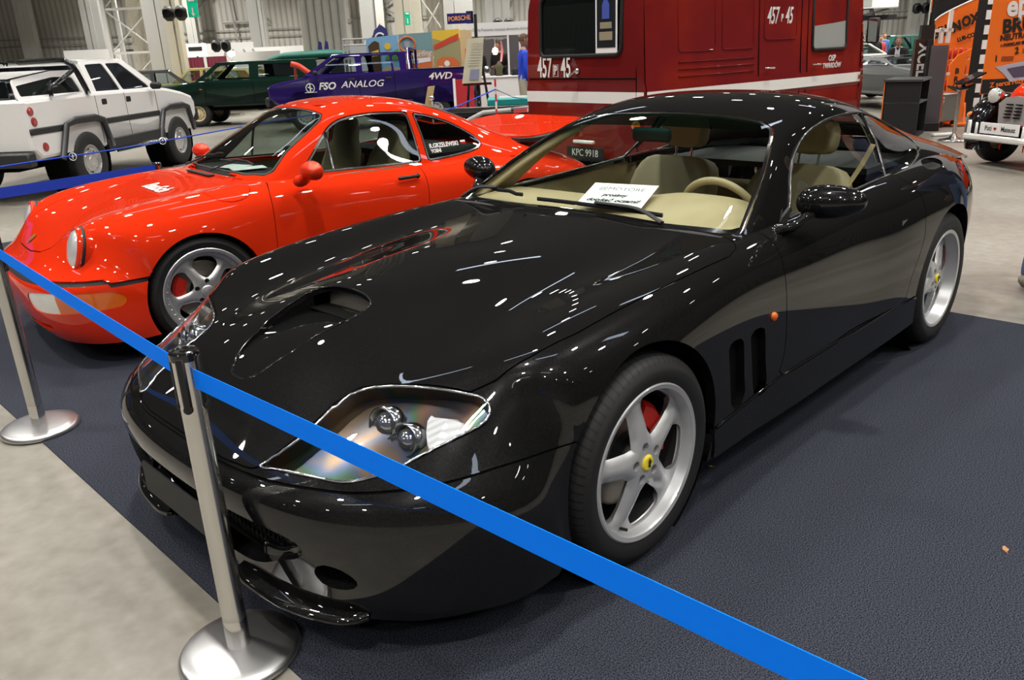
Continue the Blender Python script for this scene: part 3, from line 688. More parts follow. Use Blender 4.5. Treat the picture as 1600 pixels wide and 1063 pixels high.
def build_ferrari():
    car = thing('sports_coupe', 'shiny black sports coupe with tan leather interior and silver five-spoke wheels', 'car')
    B = net_grid(FB, 10, 8); G = net_grid(FG, 10, 8)
    # raised bonnet rim behind the scoop
    d = np.hypot((B.V[:, 0]-.33)/.16, (B.V[:, 1])/.2); B.V[:, 2] += .012*np.exp(-d**2*1.5)*(B.V[:, 0] > 0)*(B.V[:, 2] > .5)
    gaps = []
    # ---- wheel arches
    for cx, r in ((0, .368), (-2.5, .375)):
        _, B = B.clip(np.where(np.abs(B.V[:, 1]) > .5, np.hypot(B.V[:, 0]-cx, B.V[:, 2]-.335)-r, 1.))
    # ---- cabin opening
    cab = sym([(-.80, 0), (-.80, .45), (-.84, .68), (-1.1, .735), (-1.9, .735), (-2.3, .71), (-2.8, .60), (-3.0, .45), (-3.0, 0)])
    _, B = B.clip(np.where(B.V[:, 2] > .6, sdpoly(B.V[:, :2], cab), 1.))
    # ---- headlights
    hl = cspl([(.935,.376),(.86,.405),(.79,.418),(.72,.422),(.655,.438),(.605,.50),(.562,.61),(.520,.715),(.497,.765),(.500,.79),(.525,.797),(.575,.778),(.64,.748),(.72,.712),(.79,.672),(.845,.618),(.885,.53),(.92,.43)], 6)
    H, B, g = carve(B, lambda V: np.where(V[:, 2] > .4, fxya(hl)(V), 1.)); gaps.append(g)
    # ---- bonnet
    hood = sym([(.972,0),(.972,.1),(.970,.238),(.957,.33),(.947,.371),(.86,.395),(.79,.408),(.715,.41),(.645,.43),(.595,.50),(.552,.61),(.512,.728),(.45,.768),(.35,.80),(.191,.822),(-.093,.826),(-.364,.826),(-.60,.822),(-.685,.80),(-.722,.76),(-.748,.70),(-.752,.488),(-.745,.2),(-.742,0)])
    hd, B, g = carve(B, lambda V: np.where(V[:, 2] > .4, fxy(hood)(V), 1.)); gaps.append(g)
    # bonnet scoop
    sc = cspl([(.785,0),(.775,.05),(.72,.095),(.62,.125),(.50,.152),(.43,.160),(.385,.145),(.362,.09),(.355,0),(.362,-.09),(.385,-.145),(.43,-.160),(.50,-.152),(.62,-.125),(.72,-.095),(.775,-.05)], 6)
    fl, hd = hd.clip(fxy(sc)(hd.V))
    o = hd.obj('bonnet', M_BLACK, car, rim=.018)
    dep = .075*np.clip((.775-fl.V[:, 0])/.40, 0, 1)**1.3
    fl.V = fl.V.copy(); fl.V[:, 2] -= dep
    du = fl.V.copy()
    sp_ = mob('bonnet_scoop', fl.V, fl.F, M_BLACK, car)
    # scoop side walls + mesh at the mouth
    b = MB(); V = []; n = len(sc)
    hv = {}
    def hz(x, y, P=hd.V):
        k = np.hypot(P[:, 0]-x, P[:, 1]-y).argmin(); return P[k, 2]
    top = [(x, y, hz(x, y)) for x, y in sc]
    bot = [(x, y, z-.002-.078*min(1, max(0, (.775-x)/.40))**1.3) for x, y, z in top]
    b.add(top+bot, [(i, (i+1) % n, (i+1) % n+n, i+n) for i in range(n) if top[i][0] > .40]); b.build('scoop_wall', M_BLACK, sp_, smooth=True)
    b = MB(); b.ring([(x, y, z-.001) for x, y, z in top], .0035, 6, closed=True); b.build('scoop_highlight_roll', M_BLACK, sp_, smooth=True)  # thin roll added round the scoop to give a bright edge line
    zf = hz(.37, 0)-.080; b = MB(); b.box((.36, 0, zf), (.12, .32, .004)); b.build('scoop_floor', M_VOID, sp_)
    b = MB(); ys = np.linspace(-.145, .145, 26)
    rowsm = []
    for k in range(9):
        f = k/8; rowsm.append([(.330+.012*f+.5*y*y, y, hz(.37, y)-.004-f*.074) for y in ys])
    V = [p for r_ in rowsm for p in r_]; m_ = len(ys)
    b.add(V, [(i*m_+j, i*m_+j+1, (i+1)*m_+j+1, (i+1)*m_+j) for i in range(8) for j in range(m_-1)])
    b.build('scoop_mesh', M_MESH, sp_, smooth=True)
    # ---- bumper
    def bump_d(V):
        # everything ahead of the seam: below z .52 at the nose, ending at the arch
        return np.where(V[:, 0] > .2, V[:, 2]-(.503+.02*np.clip((.85-V[:, 0])/.3, 0, 1)-.005*np.clip((V[:, 0]-.9)/.08, 0, 1)), 1.)
    bm_, B, g = carve(B, bump_d); gaps.append(g)
    def fyz(poly): return lambda V: np.where(V[:, 0] > .6, sdpoly(np.stack([np.abs(V[:, 1]), V[:, 2]], -1), poly), 1.)
    gr = np.concatenate([[(-.2, .215), (0, .215), (.28, .222)], [(.38, .245), (.46, .285), (.53, .315), (.558, .338), (.555, .362), (.52, .380), (.42, .392), (.25, .396)], [(0, .396), (-.2, .396)]])
    _, bm_ = bm_.clip(fyz(ospl(gr, 5))(bm_.V))
    du_ = cspl([(.577, .285), (.60, .315), (.64, .316), (.67, .298), (.684, .274), (.668, .252), (.63, .243), (.593, .252)], 6)
    _, bm_ = bm_.clip(fyz(du_)(bm_.V))
    _, bm_ = bm_.clip(np.where(bm_.V[:, 0] > .8, np.maximum(np.abs(bm_.V[:, 1])-.215, bm_.V[:, 2]-.198), 1.))
    bo = bm_.obj('front_bumper', M_BLACK, car, rim=.05)
    # intake depths
    b = MB()
    for yy in np.linspace(-.5, .5, 2):
        pass
    b.box((.88, 0, .31), (.04, 1.06, .2)); 
    for s in (-1, 1): b.box((.80, s*.63, .28), (.04, .14, .1))
    b.build('intake_backing', M_VOID, bo)
    b = MB()
    for k in range(7): b.box((.905, 0, .235+k*.026), (.006, .98, .004))
    for k in range(40): b.box((.908, -.48+k*.0246, .31), (.006, .003, .17))
    b.build('radiator_grille', M_MATT, bo)
    for s in (-1, 1):
        b = MB(); b.lathe([(0, .0), (.03, -.002), (.045, -.012), (.05, -.03), (.05, -.06)], 24, M=Matrix.Translation((.925, s*.435, .335)) @ Matrix.Rotation(R(90), 4, 'Y'))
        b.build('fog_lamp', M_LAMPGL, bo, auto=30)
        b = MB(); b.ring(ospl([(.945, s*.36, .262), (.935, s*.44, .272), (.925, s*.50, .300), (.93, s*.54, .335)], 4), .012, 10, flat=(1, 2.4)); b.build('intake_vane', M_BLACK, bo, smooth=True)
        pass
    # splitter lip
    lp0 = ospl([(.985, .225), (.985, .30), (.962, .47), (.915, .60), (.885, .65), (.855, .675)], 6); secs = [(-.06, .165), (.0, .158), (.016, .148), (.018, .140), (.008, .134), (-.06, .132)]
    for sg_ in (1, -1):
     lp = lp0*[1, sg_]; lp = lp if sg_ > 0 else lp[::-1]
     nrm = np.gradient(lp, axis=0); nrm = np.stack([nrm[:, 1], -nrm[:, 0]], -1); nrm /= np.linalg.norm(nrm, axis=1)[:, None]
     V = [(x+nx*(o_ if o_ < 0 else o_*q_), y+ny*(o_ if o_ < 0 else o_*q_), z+.012*(1-q_)) for ((x, y), (nx, ny)), q_ in zip(zip(lp, nrm), np.sin(np.linspace(.35, math.pi-.35, len(lp)))) for o_, z in secs]; k = len(secs)
     mob('front_lip', V, [(i*k+j, (i+1)*k+j, (i+1)*k+j+1, i*k+j+1) for i in range(len(lp)-1) for j in range(k-1)], M_BLACK, bo)
    # number plate holder, tilted under the nose
    b = MB(); b.box((1.012, -.02, .29), (.012, .50, .105), bev=.004); pl = b.build('plate_holder', M_MATT, bo)
    # ---- sides: doors, vents, rocker
    dz = [(-.893,.815),(-.885,.79),(-.872,.735),(-.868,.60),(-.866,.46),(-.85,.40),(-.815,.345),(-.86,.335),(-1.4,.335),(-1.98,.34),(-2.005,.36),(-2.02,.42),(-2.045,.48),(-2.09,.54),(-2.128,.62),(-2.145,.735),(-2.145,.80),(-2.12,.87),(-2.10,.95),(-.893,.95)]
    dr, B, g = carve(B, lambda V: np.where(np.abs(V[:, 1]) > .6, fxz(dz)(V), 1.)); gaps.append(g)
    for q, s in zip(sides(dr), ('left', 'right')):
        o = q.obj('door', M_BLACK, car, rim=.02)
        sg = 1 if s == 'left' else -1
        b = MB(); b.box((-1.97, sg*.912, .715), (.13, .010, .03), bev=.004); b.build('door_handle', M_BLACK, o)
    v1 = cspl([(-.438,.56),(-.46,.578),(-.52,.575),(-.545,.555),(-.555,.45),(-.575,.345),(-.555,.325),(-.50,.325),(-.478,.34),(-.455,.45)], 4)
    v2 = v1*[1, 1]+[-.158, -.005]
    vent = []
    for v in (v1, v2):
        a, B = B.clip(np.where(np.abs(B.V[:, 1]) > .6, fxz(v)(B.V), 1.)); vent.append(a)
    # fuel flap, boot seam
    bt = sym([(-3.02, 0), (-3.02, .46), (-3.08, .55), (-3.2, .585), (-3.42, .50), (-3.50, .40), (-3.50, 0)])
    bl, B, g = carve(B, lambda V: np.where(V[:, 2] > .8, fxy(bt)(V), 1.)); gaps.append(g); bl.obj('boot_lid', M_BLACK, car, rim=.015)
    dv = cspl([(-2.42,.812),(-2.50,.765),(-2.60,.742),(-2.68,.762),(-2.665,.805),(-2.60,.835),(-2.50,.845),(-2.43,.838)], 4)
    vt, B = B.clip(np.where(B.V[:, 2] > .8, fxya(dv)(B.V), 1.))
    for q in sides(vt.off(-.02)):
        o = q.obj('deck_vent', M_VOID, car, rim=0); sg = 1 if q.V[:, 1].mean() > 0 else -1
        b = MB()
        for k in range(9):
            x = -2.45-.025*k; b.ring([(x, sg*.75, .884), (x-.01, sg*.83, .866)], .0035, 5)
        b.build('vent_slats', M_MATT, o)
    # rear lights
    tl, B = B.clip(np.where(B.V[:, 0] < -3.3, np.hypot(np.abs(B.V[:, 1])-.56, B.V[:, 2]-.66)-.075, 1.))
    # rocker (sill) below the bright crease
    rk, B, g = carve(B, lambda V: np.where((V[:, 0] < -.36) & (V[:, 0] > -2.15) & (np.abs(V[:, 1]) > .5), V[:, 2]-(.30+.035*np.clip((-.36-V[:, 0])/.45, 0, 1)), 1.), .0015); gaps.append(g)
    for q in sides(rk):
        q.V = q.V.copy(); q.V[:, 1] += np.sign(q.V[:, 1])*.006
        q.obj('sill', M_BLACK, car, rim=.02)
    for q in sides(B.part(lambda c: c[:, 0] > -1.5)): q.obj('front_fender', M_BLACK, car, rim=.035)
    B.part(lambda c: c[:, 0] <= -1.5).obj('rear_body', M_BLACK, car, rim=.035)
    for a in vent:
        for q in sides(a.off(-.03)): q.obj('side_vent', M_VOID, car, rim=0)
    q = PM(np.concatenate([g.V for g in gaps]), sum([[tuple(i+o for i in f) for f in g.F] for g, o in zip(gaps, np.cumsum([0]+[len(g.V) for g in gaps[:-1]]))], []), np.concatenate([g.N for g in gaps])).off(-.006)
    q.obj('shut_lines', M_VOID, car, rim=0)
    for s in (-1, 1):
        b = MB(); b.lathe([(0, .008), (.012, .006), (.017, 0), (.017, -.01)], 20, M=Matrix.Translation((-.765, s*.918, .585)) @ (AXY if s > 0 else AXY @ Matrix.Rotation(math.pi, 4, 'X')))
        b.build('side_repeater', M_ORANGE, car, smooth=True)
        b = MB(); b.lathe([(0, .0), (.07, -.004), (.075, -.02)], 32, M=Matrix.Translation((-3.50, s*.56, .66)) @ Matrix.Rotation(R(-90), 4, 'Y')); b.build('tail_light', M_REDLENS, car, smooth=True)
    # ---- inner wheel wells, floor pan
    for cx in (0, -2.5):
        for s in (-1, 1):
            b = MB(); pr = [(.39, .0), (.39, -.34), (.0, -.34)]
            b.lathe(pr, 40, M=Matrix.Translation((cx, s*.90, .335)) @ (AXY if s > 0 else AXY @ Matrix.Rotation(math.pi, 4, 'X')), a0=0, a1=math.pi*2)
            b.build('wheel_well', M_VOID, car, smooth=True)
    b = MB(); b.box((-1.25, 0, .17), (4.3, 1.0, .04)); b.box((-1.25, 0, .20), (1.7, 1.72, .03)); b.build('floor_pan', M_VOID, car)
    # ---- headlights
    for q in sides(H):
        sg = 1 if q.V[:, 1].mean() > 0 else -1
        qq = q.off(-.045); qq = PM(qq.V, qq.F, q.N)
        ho = mob('headlight', qq.V, qq.F, M_HLIN, car)
        # wall
        w_ = q.rim(.05); nf = len(q.F)
        mob('headlight_wall', w_.V, w_.F[nf:], M_HLIN, ho)
        mob('headlight_lens', q.off(-.001).V, q.F, M_LENS, ho)
        def at(x, y):
            k = np.hypot(q.V[:, 0]-x, q.V[:, 1]-sg*y).argmin(); return Vector(q.V[k])
        for (x, y, r_) in ((.688, .557, .038), (.677, .640, .036)):
            p = at(x, y); aim = Vector((.93, sg*.12, .30)).normalized()
            M_ = Matrix.Translation(p-Vector((.0, 0, .030))-aim*.02) @ aim.to_track_quat('Z', 'Y').to_matrix().to_4x4()
            b = MB(); b.lathe([(r_*1.25, -.03), (r_*1.3, .012), (r_*1.12, .016), (r_*1.05, .0), (r_*.98, -.01)], 32, M=M_); b.build('lamp_ring', M_CHROMED, ho, smooth=True)
            b = MB(); b.lathe([(r_, -.01), (r_*.8, .006), (r_*.45, .016), (0, .02)], 32, M=M_); b.build('projector', M_LAMPGL, ho, smooth=True)
        P_ = [at(.603, .663), at(.575, .70), at(.553, .745), at(.562, .767), at(.602, .762), at(.645, .738), at(.642, .70)]
        cc = cspl([(p.x, p.y) for p in P_], 5); z0 = [at(x, abs(y)).z-.026 for x, y in cc]
        V = [(x, y, z) for (x, y), z in zip(cc, z0)]+[(x, y, z-.03) for (x, y), z in zip(cc, z0)]; n = len(cc)
        mob('turn_signal', V, [tuple(range(n)), *[(i, (i+1) % n, (i+1) % n+n, i+n) for i in range(n)]], M_RIBLENS, ho, smooth=False)
        edge = np.array([(x, sg*y) for x, y in hl]); pts = [at(x, abs(y)) for x, y in edge]
        pts = [Vector((x, y, p.z+.0005)) for (x, y), p in zip(edge, pts)]
        b = MB(); b.ring(pts, .0038, 6, closed=True); b.build('lens_trim', M_CHROMED, ho, smooth=True)
    # ---- greenhouse
    ws = sym([(-.765,0),(-.768,.25),(-.765,.50),(-.758,.70),(-.775,.745),(-.83,.742),(-.94,.712),(-1.14,.653),(-1.33,.577),(-1.40,.538),(-1.437,.47),(-1.455,.3),(-1.462,0)])
    W, G, g1 = carve(G, lambda V: np.where(V[:, 0] > -1.7, fxy(ws)(V), 1.), .003)
    dg = np.concatenate([ospl([(-1.150,.862),(-1.31,1.00),(-1.44,1.075),(-1.58,1.130),(-1.77,1.158),(-2.00,1.163),(-2.165,1.155),(-2.195,1.13)], 5), [(-2.195,1.03),(-2.06,.80),(-1.2,.80),(-1.15,.80)]])
    D, G, g2 = carve(G, lambda V: np.where(np.abs(V[:, 1]) > .3, fxz(dg)(V), 1.), .003)
    qg = np.concatenate([[(-2.10,.88),(-2.222,1.03),(-2.222,1.12)], ospl([(-2.26,1.145),(-2.42,1.118),(-2.62,1.062),(-2.74,1.01),(-2.775,.978),(-2.74,.952),(-2.6,.925),(-2.40,.895),(-2.22,.885)], 4)])
    Q, G, g3 = carve(G, lambda V: np.where(np.abs(V[:, 1]) > .3, fxz(qg)(V), 1.), .003)
    rw = sym([(-2.38,0),(-2.38,.30),(-2.42,.385),(-2.6,.375),(-2.85,.35),(-2.98,.33),(-3.02,.28),(-3.03,0)])
    Rw, G, g4 = carve(G, lambda V: np.where(V[:, 2] > .9, fxy(rw)(V), 1.), .003)
    # trim the parts of the shell that would show inside below the belt
    G = G.part(lambda c: (c[:, 2] > .80) & (c[:, 0] > -3.3) & (c[:, 0] < -.79))
    roof = G.obj('roof', M_BLACK, car, rim=.014)
    # inner lining seen through the glass
    inn = G.off(-.020); inn = PM(inn.V, [f[::-1] for f in inn.F], inn.N)
    mob('headlining', inn.V, inn.F, M_LEATHER, roof)
    fr, Wc = W.clip(W.V[:, 0]*-1-(.845+.06*np.abs(W.V[:, 1])*0))
    # ceramic band at the foot of the screen and at its edges
    def wsd(V): return fxy(ws)(V)
    band, clear = W.clip(-np.minimum(-wsd(W.V)-.018, 9)) if False else W.clip(-(wsd(W.V)+.016))
    low, clear2 = clear, None
    inner, edge_ = W.clip(wsd(W.V)+.016)
    lowb, inner = inner.clip(-inner.V[:, 0]-.80)
    inner.obj('windshield', M_GLASS, car, rim=0)
    edge_.off(-.001).obj('windshield_border', M_GLOSSB, car, rim=.004); lowb.off(-.001).obj('windshield_border', M_GLOSSB, car, rim=0)
    sun, _ = inner.clip(-(-inner.V[:, 0]-1.345)); 
    sun.off(-.003).obj('sun_band', glass('green_sun_band', (.10, .36, .33), .0, .2), car, rim=0)
    for q in sides(D): q.obj('door_glass', M_GLASS, car, rim=.004)
    for q in sides(Q): q.obj('quarter_glass', M_GLASS, car, rim=.004)
    Rw.obj('rear_window', M_GLASS, car, rim=.004)
    # bright window trim
    def trim_pts(poly, pm, sg):
        out = []
        P = pm.V[(pm.V[:, 1]*sg > 0)]
        for x, z in poly:
            k = np.hypot(P[:, 0]-x, P[:, 2]-z).argmin(); out.append((x, P[k, 1]+sg*.002, z))
        return out
    for sg in (1, -1):
        dz_ = ospl([(-1.150,.850),(-1.23,.93),(-1.31,1.00),(-1.44,1.075),(-1.58,1.130),(-1.77,1.160),(-2.00,1.167),(-2.2,1.157),(-2.42,1.122),(-2.62,1.064),(-2.74,1.01),(-2.78,.978),(-2.74,.950),(-2.6,.922),(-2.40,.892),(-2.22,.876),(-2.08,.868),(-1.9,.853)], 4)
        AL = PM(np.concatenate([D.V, Q.V, G.V]), [], None)
        b = MB(); b.ring(trim_pts(dz_, AL, sg), .0055, 8); b.build('window_trim', M_DARKCH, car, smooth=True)
        b = MB(); b.ring(trim_pts([(-2.208, 1.155), (-2.21, 1.09), (-2.205, 1.03), (-2.15, .95), (-2.085, .872)], AL, sg), .009, 8, flat=(1.1, .7)); b.build('window_divider', M_DARKCH, car, smooth=True)
    # weatherstrip at the belt
    for sg in (1, -1):
        pts = [(x, sg*y, z) for x, y, z in ((-1.08, .752, .845), (-1.2, .752, .853), (-1.5, .752, .862), (-1.8, .753, .873), (-2.05, .756, .884), (-2.12, .758, .888))]
        b = MB(); b.ring(pts, .009, 8, flat=(1, .8)); b.build('belt_trim', M_DARKCH, car, smooth=True)
    # cowl and wipers
    b = MB(); b.box((-.79, 0, .838), (.12, 1.42, .02)); b.build('cowl', M_MATT, car)
    def wsz(x, y):
        P = W.V; k = np.hypot(P[:, 0]-x, P[:, 1]-y).argmin(); return P[k, 2]
    for (p0, p1, pv) in (((-.825, -.26), (-.822, .40), (-.795, .43)), ((-.85, -.70), (-.835, -.36), (-.79, -.70))):
        pts = [Vector((p0[0]*(1-t)+p1[0]*t, p0[1]*(1-t)+p1[1]*t, 0)) for t in np.linspace(0, 1, 9)]
        for p in pts: p.z = wsz(p.x, p.y)+.016
        b = MB(); b.ring(pts, .006, 6, flat=(.7, 1.6)); wp = b.build('wiper', M_MATT, car)
        mid = pts[4].copy(); mid.z += .014
        b = MB(); b.ring(ospl([(pv[0]+.02, pv[1], .862), (mid.x*.4+pv[0]*.6, mid.y*.4+pv[1]*.6, mid.z*.5+.885*.5+.006), mid], 5), [.010]*11, 8, flat=(1.2, .6)); b.build('wiper_arm', M_MATT, wp)
    # ---- mirrors
    for sg in (1, -1):
        c0 = Vector((-1.115, sg*.932, .936))
        b = MB(); n1, n2 = 22, 28; V = []; F = []
        for i in range(n1+1):
            a = math.pi*i/n1
            for j in range(n2):
                t = 2*math.pi*j/n2
                yl = -math.cos(a); rr = math.sin(a)**.8
                x = rr*math.cos(t)*(.075 if math.cos(t) > 0 else .05)*(1-.12*yl); z = rr*math.sin(t)*.062*(1-.15*yl)
                V.append((c0.x+x-.02*yl, c0.y+sg*yl*.118, c0.z+z+.006*yl))
        F = [(i*n2+j, i*n2+(j+1) % n2, (i+1)*n2+(j+1) % n2, (i+1)*n2+j) for i in range(n1) for j in range(n2)]
        if sg < 0: F = [f[::-1] for f in F]
        b.add(V, F); mi = b.build('door_mirror', M_BLACK, car, smooth=True)
        b = MB(); b.ring(ospl([(-1.01, sg*.78, .83), (-1.02, sg*.84, .853), (-1.06, sg*.865, .885), (-1.09, sg*.89, .91)], 5), [.042, .04, .036, .034, .033, .032, .03, .03, .03, .031, .032, .033, .034, .036, .038, .04], 12, flat=(1.1, .62)); b.build('mirror_stalk', M_BLACK, mi, smooth=True)
        b = MB(); b.prism([(-1.075, .80), (-.99, .80), (-1.06, .845), (-1.155, .895), (-1.17, .88)], .012, M=Matrix(((1, 0, 0, 0), (0, 0, -1, sg*.758), (0, 1, 0, 0), (0, 0, 0, 1)))); b.build('mirror_base', M_MATT, mi)
    # ---- interior
    dash = MB(); rows = []
    for y in np.linspace(-.70, .70, 29):
        bulge = .048*math.exp(-((y-.36)/.235)**4) + .02*math.exp(-((y+.02)/.16)**4)
        k = abs(y)/.70
        rows.append([(-.80-.02*k, y, .845), (-.93, y, .852+bulge*.35), (-1.03, y, .858+bulge*.85), (-1.12, y, .857+bulge*1.05), (-1.20-.03*(bulge > .03), y, .846+bulge), (-1.24-.04*(bulge > .03), y, .815+bulge*.6), (-1.24, y, .74), (-1.20, y, .6)])
    n = len(rows); k = len(rows[0]); V = [p for r_ in rows for p in r_]
    g_ = bspl(np.array(rows), 3); g_ = bspl(g_.transpose(1, 0, 2), 4).transpose(1, 0, 2); nu, nv = g_.shape[:2]
    da = mob('dashboard', g_.reshape(-1, 3), [(i*nv+j, i*nv+j+1, (i+1)*nv+j+1, (i+1)*nv+j) for i in range(nu-1) for j in range(nv-1)], M_LEATHER, car)
    # door cards, rear shelf, floor
    for sg in (1, -1):
        cd_ = [[(x, sg*(.735-.02*t), .86+.02*(x < -2)-.50*t) for t in (0, .04, .1, .3, .6, 1)] for x in np.linspace(-.85, -2.2, 12)]
        g_ = np.array(cd_); nu, nv = g_.shape[:2]
        dc = mob('door_card', g_.reshape(-1, 3), [(i*nv+j, i*nv+j+1, (i+1)*nv+j+1, (i+1)*nv+j) for i in range(nu-1) for j in range(nv-1)], M_LEATHER, car)
        b = MB(); b.box((-1.55, sg*.69, .68), (.7, .07, .07), bev=.025); b.build('armrest', M_LEATHER, dc, auto=60)
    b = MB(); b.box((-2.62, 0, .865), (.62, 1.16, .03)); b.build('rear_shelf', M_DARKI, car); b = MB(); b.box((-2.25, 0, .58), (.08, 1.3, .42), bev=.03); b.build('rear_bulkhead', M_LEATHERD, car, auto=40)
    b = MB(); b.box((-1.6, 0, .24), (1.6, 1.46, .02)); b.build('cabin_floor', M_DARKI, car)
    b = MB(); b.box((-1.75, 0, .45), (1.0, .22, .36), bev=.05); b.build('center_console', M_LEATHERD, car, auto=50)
    for sg in (1, -1):
        seat = bpy.data.objects.new('seat', None); C.objects.link(seat); seat.parent = car; seat.location = (-1.72, sg*.36, .30)
        def pad(name, secs, m, wd, prt):
            """upholstered shape: list of (x,z,halfwidth,depth)"""
            rows = []
            for (x, z, hw_, tk, nx, nz) in secs:
                row = []
                for a in np.linspace(0, 2*math.pi, 25)[:-1]:
                    c_, s_ = math.cos(a), math.sin(a); u_ = np.sign(c_)*abs(c_)**.45; v_ = np.sign(s_)*abs(s_)**.6
                    bol = .03*max(0, abs(u_)-.55)/.45 if v_ > 0 else 0
                    row.append((x+nx*(v_*tk/2+bol), u_*hw_, z+nz*(v_*tk/2+bol)))
                rows.append(row)
            V = [p for r_ in rows for p in r_]; n_ = 24; k_ = len(rows)
            F = [(i*n_+j, i*n_+(j+1) % n_, (i+1)*n_+(j+1) % n_, (i+1)*n_+j) for i in range(k_-1) for j in range(n_)]+[tuple(range(n_))[::-1], tuple(range((k_-1)*n_, k_*n_))]
            o = mob(name, V, F, m, prt); md = o.modifiers.new('s', 'SUBSURF'); md.levels = md.render_levels = 1
            return o
        pad('seat_cushion', [(.30, .14, .20, .13, 0, 1), (.15, .13, .25, .14, 0, 1), (-.1, .10, .25, .14, 0, 1), (-.24, .09, .22, .12, 0, 1)], M_LEATHER, .25, seat)
        bk = pad('backrest', [(-.20, .16, .22, .12, 1, .1), (-.26, .30, .26, .14, 1, .2), (-.33, .48, .265, .14, 1, .25), (-.385, .57, .235, .12, 1, .25), (-.40, .615, .17, .09, 1, .3)], M_LEATHERS, .25, seat)
        pad('headrest', [(-.42, .655, .115, .07, 1, .2), (-.425, .70, .135, .11, 1, .2), (-.435, .785, .135, .11, 1, .2), (-.44, .835, .11, .07, 1, .2)], M_LEATHERS, .2, seat)
        for t in (-.05, .05):
            b = MB(); b.ring([(-.40, t, .59), (-.42, t, .68)], .006, 8); b.build('headrest_post', M_CHROME, bk)
    # steering wheel
    sw = bpy.data.objects.new('steering_wheel', None); C.objects.link(sw); sw.parent = car; sw.location = (-1.33, .36, .78); sw.rotation_euler = (0, R(-66), 0)
    b = MB(); b.ring([(.185*math.cos(a), .185*math.sin(a), 0) for a in np.linspace(0, 2*math.pi, 49)[:-1]], .0165, 12, closed=True); b.build('rim', M_LEATHER, sw, smooth=True)
    b = MB(); b.lathe([(0, .03), (.05, .028), (.065, .01), (.06, -.03)], 24)
    for a in (R(180), R(65), R(-65)): b.box((.11*math.cos(a), .11*math.sin(a), 0), (.13, .035, .014), rz=a, bev=.005)
    b.build('spokes', M_LEATHERD, sw, auto=40)
    # rear-view mirror, sun visors
    b = MB(); b.box((-1.43, -.085, 1.105), (.03, .22, .065), bev=.02); b.ring([(-1.44, -.07, 1.13), (-1.45, -.02, 1.185)], .01, 8); b.build('rear_view_mirror', M_MATT, car, auto=60)
    for sg in (1, -1):
        b = MB(); b.box((-1.64, sg*.3, 1.185), (.14, .30, .015), bev=.006); b.build('sun_visor', M_LEATHER, car, auto=60)
    # seat belts
    b = MB(); b.ring(ospl([(-2.15, .66, 1.02), (-2.1, .62, .90), (-1.95, .55, .70)], 5), .024, 6, flat=(1, .08)); b.build('seat_belt', M_LEATHER, car)
    # tan A pillar covers inside the screen
    for sg in (1, -1):
        b = MB(); b.ring(ospl([(-.90, sg*.735, .835), (-1.10, sg*.675, .950), (-1.28, sg*.615, 1.045), (-1.46, sg*.55, 1.12)], 5), .026, 10, flat=(1, .75)); b.build('pillar_cover', M_LEATHER, car, smooth=True)
    # ---- wheels
    hw = lambda r: .044-.09*np.clip(r-.07, 0, .09)+1.2*np.clip(r-.17, 0, 1)**1.4
    ff = star_face(.229, 5, R(81), .070, hw, lambda r: -.012-.026*np.clip((r-.05)/.175, 0, 1)**1.5, .03, convex=.018, fil=.035, holes=(.053, .0155, 0))
    fr_ = star_face(.229, 5, R(50), .070, hw, lambda r: -.026-.034*np.clip((r-.05)/.175, 0, 1)**1.4, .03, convex=.018, fil=.035, holes=(.053, .0155, 0))
    for cx, f_, ld, w_, z in ((0, ff, .040, .255, .330), (-2.5, fr_, .066, .295, .332)):
        for s in (1, -1):
            wh = wheel(car, 'wheel', (cx, s*.937, z), s, z+.0, .243, w_, f_, M_SILVER, M_SILVER, ld, cal=((112, 192) if s > 0 else (-12, 68)), cap=(.026, -.010 if cx == 0 else -.024, M_YEL))
            # small dark horse-like emblem on the yellow cap
            yb = (-.003 if cx == 0 else -.017)
            hs = [(-.004, .013), (.002, .016), (.005, .012), (.003, .008), (.008, .004), (.010, .009), (.011, .003), (.006, -.001), (.004, -.006), (.007, -.010), (.003, -.014), (0, -.009), (-.004, -.012), (-.005, -.006), (-.002, .001), (-.006, .004), (-.003, .008)]
            b = MB(); b.prism(hs, .0012, M=Matrix(((-1, 0, 0, 0), (0, 0, 1, yb), (0, 1, 0, 0), (0, 0, 0, 1)))); b.build('badge_emblem', M_INK, wh)
            b = MB()
            for i in range(5):
                a = R(81 if cx == 0 else 50)+i*2*math.pi/5; b.lathe([(.0, yb-.03), (.008, yb-.03), (.0105, yb-.05)], 8, M=Matrix.Translation((.053*math.cos(a), 0, .053*math.sin(a))) @ AXY)
            b.build('wheel_bolt', M_MATT, wh)
    for sg in (1, -1):
        P = B.V[(B.V[:, 1]*sg > 0)]; pts = []
        for x in np.linspace(-.38, -2.12, 30):
            z = .303+.035*min(1, max(0, (-.36-x)/.45)); k = np.hypot(P[:, 0]-x, P[:, 2]-z).argmin(); pts.append((x, P[k, 1]+sg*.001, z))
        b = MB(); b.ring(ospl(pts[::3], 4), .0045, 8); b.build('sill_highlight_roll', M_BLACK, car, smooth=True)  # thin roll added to catch a highlight line along the sill crease
    # sill badge shield
    for s in (1, -1):
        b = MB(); b.prism([(-.02, .028), (.02, .028), (.022, .0), (.012, -.02), (0, -.03), (-.012, -.02), (-.022, 0)], .003, M=Matrix.Translation((-.40, s*.93, .63)) @ Matrix(((1, 0, 0, 0), (0, 0, -1, 0), (0, 1, 0, 0), (0, 0, 0, 1)))) 
    b = MB(); b.ring([(.985, 0, .492), (.995, 0, .488)], .012, 12); 
    return car
M_MESH = mat('wire_mesh', (.32, .30, .26), .4, .8)
